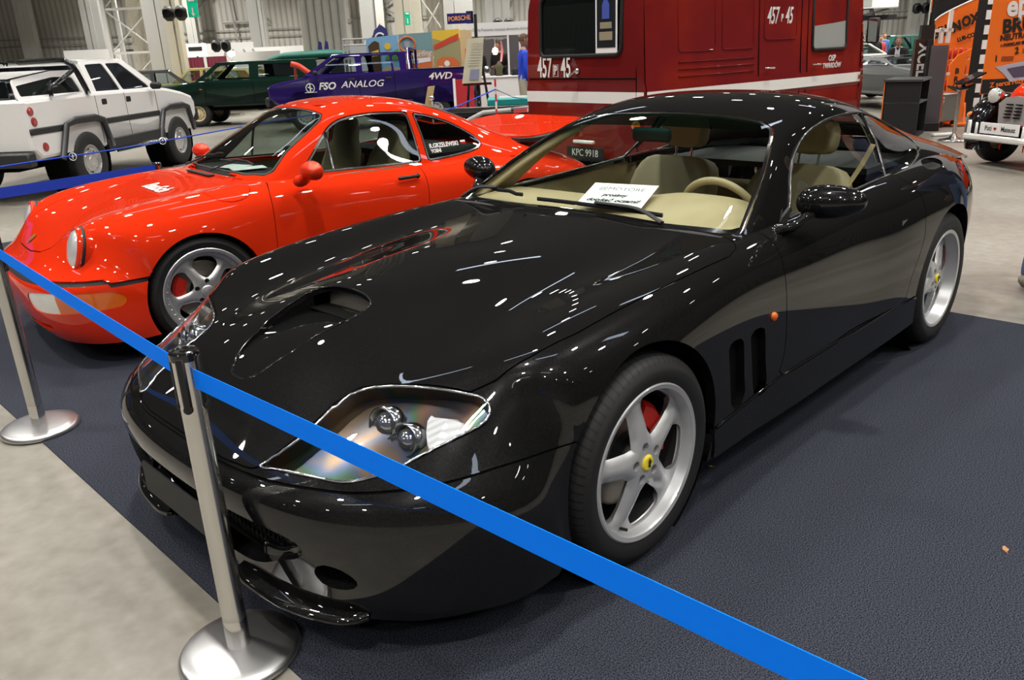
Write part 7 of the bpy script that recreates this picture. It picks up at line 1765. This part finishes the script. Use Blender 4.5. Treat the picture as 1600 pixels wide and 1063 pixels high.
t = hthing('white_strip', 'white plastic strip lying on the floor at the foot of the black counter', 'strip', 12.6, 6.75, rz=R(8)); b = MB(); b.box((0, 0, .02), (.36, .10, .04), bev=.008); b.build('strip_body', M_OFFW, t, auto=40)
# ------------------------------------------------------------------ little red and black bubble car
def build_2cv():
    t = hthing('red_bubble_car', 'small red and black vintage car with silver grille and handwritten plate', 'car', 9.29, 5.91, rz=R(-167))
    # local x forward (towards the camera), y left as seen from the driver
    rows = []
    for x, zt, w_ in ((.18, .50, .16), (.16, .72, .20), (.10, .86, .24), (-.05, .95, .29), (-.35, 1.02, .38), (-.75, 1.06, .50), (-.95, 1.07, .56)):
        rows.append([(x, 0, zt), (x, w_*.45, zt-.01), (x-.01, w_*.8, zt-.06), (x-.02, w_, zt-.18), (x-.02, w_*1.03, zt-.34), (x-.02, w_*1.0, .42 if zt > .55 else .40)])
    rows = [[(x-.0, y, z) for x, y, z in r_] for r_ in rows]
    g = net_grid(rows, 5, 4); g.obj('bonnet', M_RED, t, rim=.01)
    b = MB(); b.prism([(-.19, -.02), (.19, -.02), (.24, .20), (.16, .27), (0, .29), (-.16, .27), (-.24, .20)], .04, M=frame_mat((.17, 0, .50), (0, 1, 0), (-.12, 0, 1))); gr = b.build('grille', mat('grille_silver', (.40, .41, .40), .35, .5), t)
    b = MB()
    for k in range(5):
        for s in (-1, 1): b.box((.224-.005*k, s*.065, .56+.035*k), (.012, .09, .014))
    b.build('grille_slots', M_VOID, gr)
    for s in (-1, 1):
        # fender as swollen crescent around the wheel
        b = MB(); pts = []; rad = []
        for i, a in enumerate(np.linspace(-25, 175, 12)): pts.append((-.12+.36*math.cos(R(a)), s*.50, .34+.36*math.sin(R(a)))); rad.append(.10+.05*math.sin(R(max(0, min(180, a)))))
        b.ring(pts, rad, 14, flat=(1.15, .75)); fe = b.build('front_fender', M_GLOSSB, t, smooth=True)
        b = MB(); b.lathe([(0, .03), (.06, .02), (.085, 0), (.09, -.03), (.06, -.10), (0, -.13)], 28, M=Matrix.Translation((.16, s*.36, .78)) @ Matrix.Rotation(R(90), 4, 'Y')); hl = b.build('headlight', M_CHROME, t, smooth=True)
        b = MB(); b.lathe([(0, .036), (.05, .028), (.078, .008)], 24, M=Matrix.Translation((.16, s*.36, .78)) @ Matrix.Rotation(R(90), 4, 'Y')); b.build('headlight_lens', M_LAMPW, hl, smooth=True)
        b = MB(); b.lathe([(0, .03), (.035, .02), (.04, 0)], 16, M=Matrix.Translation((.24, s*.58, .56)) @ Matrix.Rotation(R(90), 4, 'Y')); b.build('turn_signal', M_ORANGE, t, smooth=True)
        small_wheel(t, (-.12, s*.56, .31), s, .31, .18, .13, M_CREAM, slots=0)
        b = MB(); b.box((.36, s*.44, .42), (.03, .05, .20), bev=.01); b.box((.36, s*.33, .42), (.03, .03, .16), bev=.01); b.build('overrider', M_OFFW, t, auto=40)
    b = MB(); b.ring([(.10, -.36, .72), (.12, 0, .70), (.10, .36, .72)], .018, 8); b.build('lamp_bar', M_GLOSSB, t, smooth=True)
    b = MB(); b.box((.36, 0, .335), (.05, 1.02, .07), bev=.02); b.build('front_bumper', M_OFFW, t, auto=40)
    b = MB(); b.box((.39, .03, .45), (.012, .54, .12), M=Matrix.Identity(4)); pl = b.build('name_plate', M_PAPER, t)
    text('plate_lettering', 'Pati', .075, M_INK, pl, frame_mat((.398, -.12, .45), (0, 1, 0), (0, 0, 1)), .001, bold=.0005, sx=.9); text('plate_lettering', 'Mateusz', .075, M_INK, pl, frame_mat((.398, .16, .45), (0, 1, 0), (0, 0, 1)), .001, bold=.0005, sx=.8)
    b = MB(); P = [(.02*1*(16*math.sin(a)**3)/16, .022*(13*math.cos(a)-5*math.cos(2*a)-2*math.cos(3*a)-math.cos(4*a))/16) for a in np.linspace(0, 2*math.pi, 24)[:-1]]; b.prism(P, .003, M=frame_mat((.398, -.02, .45), (0, 1, 0), (0, 0, 1))); b.build('plate_heart', M_REDLENS, pl)
    # cabin
    car_shell(t, 1.2, [(-.85, .45), (-.85, 1.04), (-2.5, 1.02), (-3.0, .85), (-3.1, .45)], .40, [-2.5], .36, .31, M_RED, shoulder=.08)
    cabin(t, 1.2, [(-.90, 1.02), (-1.15, 1.50), (-1.6, 1.60), (-2.3, 1.50), (-2.9, 1.0)], 1.02, 1.58, [[(-1.05, 1.06), (-1.22, 1.42), (-1.65, 1.48), (-1.65, 1.06)], [(-1.72, 1.06), (-1.72, 1.48), (-2.2, 1.42), (-2.5, 1.06)]], .12, M_RED, M_GLASSCL, ((-.88, 1.02), (-1.15, 1.52)), ((-2.95, 1.0), (-2.3, 1.52)))
    for s in (-1, 1): small_wheel(t, (-2.5, s*.58, .31), s, .31, .18, .13, M_CREAM, slots=0)
    b = MB(); b.box((-1.3, 0, .36), (3.0, .8, .1)); b.build('chassis', M_VOID, t)
build_2cv()
# ------------------------------------------------------------------ posters, stand and easel between the pickup and the van
M_SKYB = mat('print_sky', (.22, .45, .68), .5); M_SAND = mat('print_sand', (.62, .48, .28), .5); M_PTEAL = mat('print_teal', (.20, .35, .36), .5); M_PYEL = mat('print_yellow', (.80, .55, .05), .5)
M_PGRN = mat('print_green', (.12, .32, .06), .5); M_PRED = mat('print_red', (.62, .07, .03), .5); M_POR = mat('print_orange', (.70, .17, .05), .5); M_PBRN = mat('print_brown_dark', (.08, .045, .02), .5); M_PROAD = mat('print_road', (.38, .40, .45), .5)
def poly(par, name, P, y, m):
    b = MB(); b.prism(P, .004, M=Matrix.Translation((0, y, 0)) @ XZ); return b.build(name, m, par)
D0 = 20.35
t = hthing('retro_poster', 'retro poster with sun, green hill and tall sign, first of the row', 'poster', D0, -.1545*D0, 'tall retro posters in a row')
W0 = .69
poly(t, 'poster_sheet', [(0, .6), (W0, .6), (W0, 1.93), (0, 1.88)], 0, M_SKYB); poly(t, 'poster_ground', [(0, .6), (W0, .6), (W0, 1.25), (.45, 1.30), (.2, 1.2), (0, 1.15)], -.006, M_SAND)
poly(t, 'poster_road', [(.05, .6), (.5, .6), (.68, 1.0), (.5, 1.2), (.3, 1.1), (.1, .9)], -.011, M_PROAD); poly(t, 'poster_hill', [(.38, 1.46), (.5, 1.56), (.62, 1.62), (W0, 1.64), (W0, 1.42), (.4, 1.42)], -.011, M_PGRN)
poly(t, 'poster_sun', [(.46+.07*math.cos(a), 1.70+.07*math.sin(a)) for a in np.linspace(0, 6.28, 20)[:-1]], -.011, M_PYEL)
poly(t, 'poster_sign', [(.10, 1.05), (.30, 1.05), (.28, 1.78), (.20, 1.82), (.14, 1.80), (.04, 1.72)], -.012, M_PBRN); poly(t, 'poster_sign_letters', [(.10, 1.5), (.26, 1.52), (.26, 1.64), (.10, 1.60)], -.017, M_PYEL)
t = hthing('retro_poster', 'retro poster with an orange camper van below pale script lettering', 'poster', D0, -.1165*D0, 'tall retro posters in a row')
poly(t, 'poster_sheet', [(0, .6), (.72, .6), (.72, 1.95), (0, 1.93)], 0, M_PTEAL); poly(t, 'poster_ground', [(0, .6), (.72, .6), (.72, 1.55), (.3, 1.62), (0, 1.6)], -.006, mat('print_dusk', (.55, .36, .22), .5))
poly(t, 'poster_van', [(.16, 1.12), (.66, 1.20), (.70, 1.32), (.66, 1.40), (.26, 1.36), (.20, 1.30), (.15, 1.24)], -.011, M_POR); poly(t, 'poster_van_roof', [(.22, 1.31), (.66, 1.36), (.66, 1.44), (.28, 1.42)], -.015, M_PAPER); poly(t, 'poster_van_window', [(.26, 1.33), (.40, 1.345), (.40, 1.40), (.28, 1.39)], -.019, M_PROAD)
for x in (.28, .60): poly(t, 'poster_van_wheel', [(x+.045*math.cos(a), 1.15+.09*(x-.28)+.045*math.sin(a)) for a in np.linspace(0, 6.28, 16)[:-1]], -.019, M_INK)
text('poster_lettering', 'Surfing', .16, M_LETTER, t, frame_mat((.46, -.02, 1.52), (1, 0, .08), (0, 0, 1)), .001, shear=.4)
b = MB(); b.ring([(.18+.17*math.cos(a), -.012, 1.72+.15*math.sin(a)) for a in np.linspace(0, 6.28, 24)[:-1]], .02, 5, closed=True); b.build('poster_ring', M_POR, t); poly(t, 'poster_picture', [(.12, 1.66), (.24, 1.66), (.24, 1.78), (.12, 1.78)], -.018, M_PROAD)
t = hthing('retro_poster', 'retro poster with a red racing car under a slanted red strip, yellow on top', 'poster', D0, -.077*D0, 'tall retro posters in a row')
poly(t, 'poster_sheet', [(0, .6), (.58, .6), (.58, 1.99), (0, 1.97)], 0, M_PYEL); poly(t, 'poster_field', [(0, .6), (.58, .6), (.58, 1.78), (.4, 1.85), (.2, 1.76), (0, 1.82)], -.006, mat('print_ochre', (.36, .33, .16), .5))
poly(t, 'poster_banner', [(.02, 1.58), (.56, 1.78), (.56, 1.90), (.02, 1.68)], -.011, M_PRED); poly(t, 'poster_car', [(.04, 1.16), (.54, 1.16), (.56, 1.30), (.44, 1.42), (.18, 1.44), (.06, 1.36)], -.011, M_POR); poly(t, 'poster_car_disc', [(.28+.06*math.cos(a), 1.30+.06*math.sin(a)) for a in np.linspace(0, 6.28, 18)[:-1]], -.015, M_PAPER); poly(t, 'poster_car_plate', [(.10, 1.19), (.2, 1.19), (.2, 1.25), (.10, 1.25)], -.015, M_PAPER)
t = hthing('retro_poster', 'narrow pale poster strip at the end of the poster row', 'poster', D0+.1, -.0455*D0, 'tall retro posters in a row')
poly(t, 'poster_sheet', [(0, .6), (.26, .6), (.26, 1.95), (0, 1.97)], 0, M_SAND); poly(t, 'poster_figure', [(.06, .9), (.2, .9), (.18, 1.5), (.1, 1.6)], -.006, M_POR)
b = MB()
for x in (0, .10): b.ring([(x, 0, 0), (x, 0, 1.95)], .02, 6)
for i in range(8): b.ring([(0, 0, .2+i*.22), (.10, 0, .3+i*.22)], .01, 4)
for z in (1.92, 1.78): b.ring([(0, 0, z), (.95, 0, z)], .02, 6)
for i in range(8): b.ring([(i*.12, 0, 1.78), (i*.12+.06, 0, 1.92)], .01, 4)
o = hmob(b, 'lighting_truss', M_STEELL, 20.9, -.1815*20.9); tag(o, 'silver lattice truss frame left of the retro posters', 'truss')
t = hthing('flag_banner', 'dark blue feather flag with white sign above the retro posters', 'flag', 21, -.1555*21)
b = MB(); P = [(0, 0), (.06, 1.2), (.12, 1.75), (.25, 2.1), (.42, 2.22), (.55, 2.12), (.58, 1.9), (.45, 1.7), (.26, 1.6), (.22, 1.2), (.18, 0)]; b.prism(P, .012, M=XZ); b.build('flag_cloth', mat('flag_navy', (.03, .03, .16), .6), t)
b = MB(); b.ring([(.38+.11*math.cos(a), -.02, 1.92+.11*math.sin(a)) for a in np.linspace(.6, 5.6, 16)], .022, 5); b.ring([(.38, -.02, 1.90), (.49, -.02, 1.90)], .02, 5); b.build('flag_sign', M_LETTER, t); b = MB(); b.ring([(0, .01, 0), (.05, .01, 1.2), (.15, .01, 1.9), (.4, .01, 2.24)], .012, 5); b.build('flag_pole', M_MATT, t)
for k in (-.209, -.2015):
    t = hthing('slim_flag', 'slim white and navy flag by the fluted column, the '+('farther from' if k < -.205 else 'nearer to')+' the posters', 'flag', 25.3, k*25.3, 'slim flags by the fluted column'); b = MB(); b.prism([(0, .3), (.12, .3), (.10, 1.7), (.0, 1.9), (-.05, 1.7)], .02, M=XZ); b.build('flag_cloth', M_PLASTER, t); b = MB(); b.prism([(-.06, 1.55), (.06, 1.6), (.05, 1.95), (-.02, 2.0), (-.07, 1.8)], .022, M=Matrix.Translation((.03, -.003, 0)) @ XZ); b.build('flag_top', mat('flag_navy', (.03, .03, .16), .6), t)
for o in [q for q in bpy.data.objects if q.name.startswith('retro_poster')]:
    o.scale = (1.1, 1, 1.1); o.location.z = -.155
    b = MB(); b.box((.08, .03, .37), (.04, .03, .46)); b.build('poster_leg', M_STEELG, o); b = MB(); b.box((.22, .03, .37), (.04, .03, .46)); b.build('poster_leg', M_STEELG, o)
# white exhibition stand with fascia
Db = 20.6; k0 = -.0525; w0 = 2.25
t = hthing('exhibition_stand', 'white open exhibition stand with lettered fascia and counter', 'stand', Db, k0*Db)
hbox(t, 'fascia', (w0/2, 0, 2.0), (w0, .06, .30), M_OFFW)
text('fascia_lettering', 'Classic Chrom: Pracownia renowacji elementów chromowanych', .085, mat('grey_lettering', (.18, .19, .2), .6), t, frame_mat((w0/2, -.036, 1.99), (1, 0, 0), (0, 0, 1)), .001, sx=.80)
for x in (.02, 1.30, 1.58): hbox(t, 'stand_post', (x, 0, .95), (.045, .045, 1.9), M_OFFW)
hbox(t, 'back_wall', (w0/2+.5, 2.0, 1.0), (w0+1.2, .05, 2.0), mat('stand_dark_back', (.10, .09, .10), .7)); hbox(t, 'side_wall', (w0+.3, 1.0, 1.0), (.05, 2., 2.0), M_OFFW)
hbox(t, 'side_panel', (1.9, .02, .6), (.64, .04, 1.2), M_PLASTER)
b = MB()
for x in np.linspace(.1, 1.2, 6): b.ring([(x, .1, 1.78), (x+.1, 1.5, 1.80)], .015, 5)
b.ring([(0, .1, 1.8), (1.3, .1, 1.8)], .02, 5); b.build('ceiling_grid', M_STEELG, t)
t = hthing('white_counter', 'white counter in front of the exhibition stand', 'counter', 17.6, -.025*17.6); hbox(t, 'counter_body', (.95, 0, .5), (1.9, .5, .98), M_OFFW, .01); hbox(t, 'counter_top', (.95, 0, 1.0), (1.94, .54, .03), M_PLASTER, .005)
t = hthing('red_display_board', 'red board standing between the blue pickup tail and the easel', 'board', 17.0, -.0385*17.0); hbox(t, 'board_face', (-.1, 0, .5), (.42, .05, 1.0), mat('red_board', (.45, .02, .03), .6)); hbox(t, 'board_cards', (-.28, -.03, .72), (.05, .01, .6), M_PAPER)
# goods on the counter, lamps
for x, z, h_, m_, lb in ((.42, 1.015, .30, M_OLIVE, 'dark olive vase-shaped chrome sample on the white counter'), (.75, 1.015, .16, M_BLACKC, 'small black object on the white counter'), (.16, 1.015, .22, M_CHROME, 'chrome part on the white counter beside the easel')):
    t = hthing('display_object', lb, 'display object', 17.6, -.025*17.6+x, z=z); b = MB(); b.lathe([(0, 0), (.08, 0), (.06, h_*.3), (.09, h_*.6), (.03, h_*.9), (0, h_)], 20); b.build('object_body', m_, t, smooth=True)
for x, d_ in ((.22, 20.8), (.98, 20.75)):
    t = hthing('spotlight', ('glowing clip spotlight near the easel inside the white stand' if x < .5 else 'glowing clip spotlight beside the olive sample inside the white stand'), 'lamp', d_, k0*20.6+x, 'clip spotlights in the stand', z=1.50); b = MB(); b.lathe([(0, .09), (.06, .06), (.07, 0), (.04, -.07), (0, -.08)], 16); b.build('bulb', mat('warm_glow', (1, 1, 1), emit=(1, .85, .62), es=12), t, smooth=True); b = MB(); b.ring([(0, .03, .07), (0, .05, .3)], .012, 5); b.build('arm', M_STEELG, t)
t = hthing('framed_picture_panel', 'pinkish patterned panel between the white stand posts', 'panel', 20.75, .006*20.75+.6); hbox(t, 'panel_face', (.0, 0, 1.3), (.34, .03, .9), mat('pink_print', (.40, .18, .16), .6)); hbox(t, 'panel_pattern', (.0, -.02, 1.62), (.34, .01, .22), mat('dark_pattern', (.12, .10, .11), .6))
t = hthing('pink_cloth', 'pink cloth hanging inside the white stand', 'cloth', 21.2, .0025*21.2); b = MB(); b.ring([(0, 0, 1.75), (.02, 0, 1.5), (-.02, 0, 1.25)], [.05, .08, .06], 8, flat=(1, .4)); b.build('cloth_body', mat('pink_cloth', (.7, .25, .3), .7), t, smooth=True); hbox(t, 'hanger', (0, 0, 1.78), (.2, .02, .02), M_STEELG)
# easel with lettered sign and long board
t = hthing('easel', 'black easel carrying a tall cream notice board', 'easel', 15.0, -.0340*15.0)
b = MB(); b.ring([(.10, .05, 0), (.12, .05, 2.12)], .03, 8); b.ring([(-.16, -.15, 0), (.02, -.03, 1.6)], .022, 8); b.ring([(.36, -.15, 0), (.16, -.03, 1.6)], .022, 8); b.ring([(.12, .5, 0), (.12, .06, 1.5)], .022, 8); b.build('easel_legs', M_GLOSSB, t, smooth=True)
b = MB(); b.box((.1, -.06, .97), (.5, .08, .04)); b.build('easel_ledge', M_GLOSSB, t)
t = hthing('notice_board', 'tall cream notice board leaning on the black easel', 'notice board', 14.9, -.0340*15.0)
b = MB(); b.prism([(-.17, .99), (.17, .99), (.25, 1.74), (-.03, 1.72)], .03, M=XZ); b.build('board_sheet', mat('cream_board', (.60, .56, .42), .7), t); b = MB(); b.prism([(-.04, 1.04), (.12, 1.04), (.15, 1.22), (-.01, 1.22)], .006, M=Matrix.Translation((0, -.035, 0)) @ XZ); b.build('board_photo', mat('grey_photo', (.25, .26, .38), .6), t)
b = MB()
for k in range(9): b.box((.05+.012*k, -.035, 1.28+.045*k), (.2, .004, .005))
b.build('board_print', M_STEELG, t)
t = hthing('brand_sign', 'small navy sign with orange letters on top of the easel mast', 'sign', 15.0, -.0510*15.0, z=2.02)
hbox(t, 'sign_board', (.1, -.02, .04), (.42, .03, .17), mat('sign_navy', (.015, .02, .16), .4), .004); text('sign_lettering', 'PORSCHE', .105, mat('sign_orange', (.85, .35, .12), .5), t, frame_mat((.1, -.04, .04), (1, 0, .05), (0, 0, 1)), .001, bold=.002, sx=.85)
hbox(t, 'sign_arm', (.28, 0, .05), (.12, .04, .2), M_GLOSSB)
# red and white pole with blue cord
t = hthing('striped_pole', 'thin red and white striped pole in front of the white counter', 'pole', 11.3, -.0065*11.3)
b = MB()
for i in range(12): b.mi = i % 2; b.lathe([(.013, .0+i*.096), (.013, .096+i*.096)], 8)
b.build('striped_tube', [M_WHITE, mat('stripe_red', (.6, .02, .02), .5)], t, smooth=True)
hbox(t, 'pole_foot', (0, 0, .01), (.3, .3, .02), M_MATT)
a_ = Vector(HP(11.3, -.0065*11.3, 1.02))
b = MB(); q0 = Vector(HP(9.3, -.118*9.3, .80)); b.ring([q0, (q0+a_)/2-Vector((0, 0, .04)), a_], .008, 6); tag(b.build('barrier_rope', M_BELT2), 'blue cord from the red car roof up to the striped pole', 'cord')
b = MB(); q1 = Vector(HP(9.6, .038*9.6, .95)); b.ring([a_, (q1+a_)/2-Vector((0, 0, .03)), q1], .005, 6); tag(b.build('barrier_rope', mat('dark_cord', (.01, .02, .10), .6)), 'thin dark cord from the striped pole to the fire van', 'cord')
# warning tape
M_TAPE = mat('warning_tape', (.7, .7, .68), .5)
def _tape():
    N, L = nt(M_TAPE); b = N['Principled BSDF']; tc = N.new('ShaderNodeTexCoord'); sp = N.new('ShaderNodeSeparateXYZ'); L.new(tc.outputs['Object'], sp.inputs[0])
    m = N.new('ShaderNodeMath'); m.operation = 'MULTIPLY'; m.inputs[1].default_value = 18.; L.new(sp.outputs['X'], m.inputs[0]); s = N.new('ShaderNodeMath'); s.operation = 'SINE'; L.new(m.outputs[0], s.inputs[0]); g = N.new('ShaderNodeMath'); g.operation = 'GREATER_THAN'; g.inputs[1].default_value = 0; L.new(s.outputs[0], g.inputs[0])
    mx = N.new('ShaderNodeMix'); mx.data_type = 'RGBA'; mx.inputs[6].default_value = (.72, .72, .70, 1); mx.inputs[7].default_value = (.65, .08, .09, 1); L.new(g.outputs[0], mx.inputs['Factor']); L.new(mx.outputs[2], b.inputs['Base Color'])
_tape()
def tape(label, p0, p1, w_=.075, sag=.0):
    a, c = Vector(p0), Vector(p1); L_ = (c-a).length; t = tag(MB().box((L_/2, 0, 0), (L_, .002, w_)).build('warning_tape', M_TAPE), label, 'tape', 'red and white warning tapes')
    d_ = (c-a).normalized(); t.matrix_world = frame_mat(a, d_, (0, 0, 1)) @ Matrix.Rotation(R(-90), 4, 'X').inverted() if False else Matrix(((d_.x, -d_.y, 0, a.x), (d_.y, d_.x, 0, a.y), (d_.z, 0, 1, a.z), (0, 0, 0, 1)))
    return t
tape('red and white warning tape strung in front of the trailer wheel', HP(10.2, -.075*10.2, .60), HP(10.6, .012*10.6, .80))
tape('short red and white warning tape beside the fire van corner', HP(10.7, .014*10.7, .77), HP(10.7, .032*10.7, .78), .05)
tape('red and white warning tape seen low through the red car windscreen', (-2.3, -4.55, .62), (-4.1, -4.75, .80), .07)
# trailer with teal mat, wheel
t = hthing('flatbed_trailer', 'long dark trailer with teal mat and lowered ramp behind the red car', 'trailer', 13.2, -.135*13.2)
hbox(t, 'trailer_deck', (1.5, 0, .60), (3.1, 1.2, .10), M_CLAD, .01); hbox(t, 'trailer_rail', (1.5, -.62, .69), (3.1, .06, .07), mat('rail_grey', (.08, .08, .08), .4, .8), .01); hbox(t, 'side_board', (1.35, -.60, .45), (2.2, .04, .26), M_VOID)
b = MB(); b.ring([(.9, -.66, .30), (1.3, -.66, .55), (1.5, -.66, .64), (3.0, -.66, .72)], .035, 8); b.build('ramp_rail', M_STEELG, t, smooth=True)
small_wheel(t, (1.72, -.60, .31), -1, .31, .17, .17, M_ALU, slots=6); small_wheel(t, (1.72, .60, .31), 1, .31, .17, .17, M_ALU, slots=6)
text('trailer_lettering', 'I AU', .2, M_LETTER, t, frame_mat((.66, -.64, .42), (1, 0, 0), (0, 0, 1)), .002, bold=.006, sx=.8)
t = hthing('teal_mat', 'teal rubber mat lying on the dark trailer', 'mat', 13.9, .005*13.9, z=.655); hbox(t, 'mat_sheet', (.25, 0, .06), (1.1, .7, .12), mat('teal_rubber', (.01, .26, .25), .6), .02); hbox(t, 'mat_trim', (.2, -.0, .125), (.6, .5, .01), M_OFFW)
t = hthing('wooden_plank', 'pale wooden plank clamped upright behind the red car roof', 'plank', 12.2, -.092*12.2); b = MB(); b.prism([(-.03, .66), (.07, .66), (.17, 1.07), (.07, 1.06)], .03, M=XZ); b.build('plank_board', mat('plank_wood', (.50, .36, .18), .7), t); b = MB(); b.ring([(.11, -.06, .0), (.12, -.06, .86)], .018, 8); b.lathe([(0, .04), (.035, .02), (.035, -.02), (0, -.04)], 12, M=Matrix.Translation((.115, -.06, .90))); b.build('clamp', M_CHROME, t, smooth=True)
t = hthing('white_stool_frame', 'white and silver stool frame beside the fire van tail', 'stool', 10.9, .0185*10.9)
for x in (-.06, .0, .18): hbox(t, 'leg', (x, .05*x, .35), (.05, .05, .70), M_OFFW if x else M_STEELL)
hbox(t, 'seat_top', (.08, 0, .55), (.34, .3, .035), M_OFFW, .01); hbox(t, 'seat_top', (.1, .1, .77), (.36, .3, .03), M_STAND, .005)
# ------------------------------------------------------------------ second barrier behind the red car
post((-.79, -4.25, 0), 'short barrier post with black cap behind the red car bonnet', .80, R(20))
belt('barrier_belt', 'wide deep blue belt running left from the post behind the red car', [(-.80, -4.23, .755), (.50, -4.02, .75), (1.6, -3.9, .75)], .07, M_BELT2)
b = MB(); pts = ospl([(1.0, -4.9, .78), (.02, -5.30, .80), (-1.2, -5.9, .79), (-2.8, -6.5, .83), (-4.6, -7.2, .86)], 8); b.ring(pts, .007, 6); tag(b.build('blue_rope', M_BELT2), 'thin blue rope hung with two ring emblems in front of the lifted pickup', 'rope')
for x, y, z, lb in ((-.62, -5.59, .79, 'small white ring emblem on the blue rope near the pickup rear wheel'), (-1.62, -6.07, .80, 'small white ring emblem on the blue rope near the pickup front wheel')):
    t = thing('ring_emblem', lb, 'emblem', (x, y, z), HR, 'ring emblems on the blue rope'); b = MB(); b.ring([(.032*math.cos(a), 0, .032*math.sin(a)) for a in np.linspace(0, 2*math.pi, 21)[:-1]], .0035, 5, closed=True); b.ring([(0, 0, -.018), (0, 0, .024)], .004, 5); b.ring([(-.012, 0, -.002), (.012, 0, .006)], .003, 5); b.build('ring', M_LETTER, t)
# paper sheet on the dashboard of the black coupe, small debris on the carpet
t = thing('paper_notice', 'white paper notice with handwriting lying on the tan dashboard', 'notice', (-.945, .085, .9075))
t.matrix_world = frame_mat((-.945, .085, .9085), (-.21, .97, 0), (-.93, -.2, .32))
hbox(t, 'paper', (0, 0, 0), (.297, .205, .0012), M_PAPER)
MT = lambda x, y: frame_mat((x, y, .0012), (1, 0, 0), (0, 1, 0))
text('notice_print', '@MOTORE', .036, mat('grey_print', (.12, .12, .13), .7), t, MT(0, .055), .0002, sx=1.15); text('notice_writing', 'prosimy', .034, M_INK, t, MT(-.01, .0), .0002, bold=.0014, shear=.3); text('notice_writing', 'dotykać oczami!', .036, M_INK, t, MT(0, -.045), .0002, bold=.0014, shear=.3)
LEAF1, LEAF2, LEAF3 = (-.748, 1.728), (.787, .506), (-.622, .774)
def leaf(loc, rz, label, s=1.):
    t = thing('dry_leaf', label, 'leaf', loc, rz); b = MB(); V = [(0, 0, .004)]; P = [(.018, 0), (.010, .006), (.002, .009), (-.010, .005), (-.016, 0), (-.008, -.007), (.004, -.008), (.012, -.004)]
    V += [(x*s, y*s, .001+.004*abs(math.sin(i))) for i, (x, y) in enumerate(P)]; b.add(V+[(x, y, z-.0006) for x, y, z in V], [(0, i, i % 8+1) for i in range(1, 9)]+[(9, 9+i % 8+1, 9+i) for i in range(1, 9)]); b.build('leaf_blade', mat('dry_leaf_brown', (.35, .17, .07), .8), t)
    b = MB(); b.ring([(.016*s, 0, .002), (.026*s, .003, .003)], .0008, 5); b.build('leaf_stalk', mat('dry_leaf_brown', (.35, .17, .07), .8), t)
leaf((LEAF1[0], LEAF1[1], .0005), .4, 'small orange-brown dry leaf on the carpet beside the black coupe'); leaf((LEAF2[0], LEAF2[1], .0005), 1., 'small pale crumb-like leaf on the carpet in front of the black coupe lip', .7); leaf((LEAF3[0], LEAF3[1], .0005), 2., 'tiny brown leaf by the black coupe front tyre', .6)
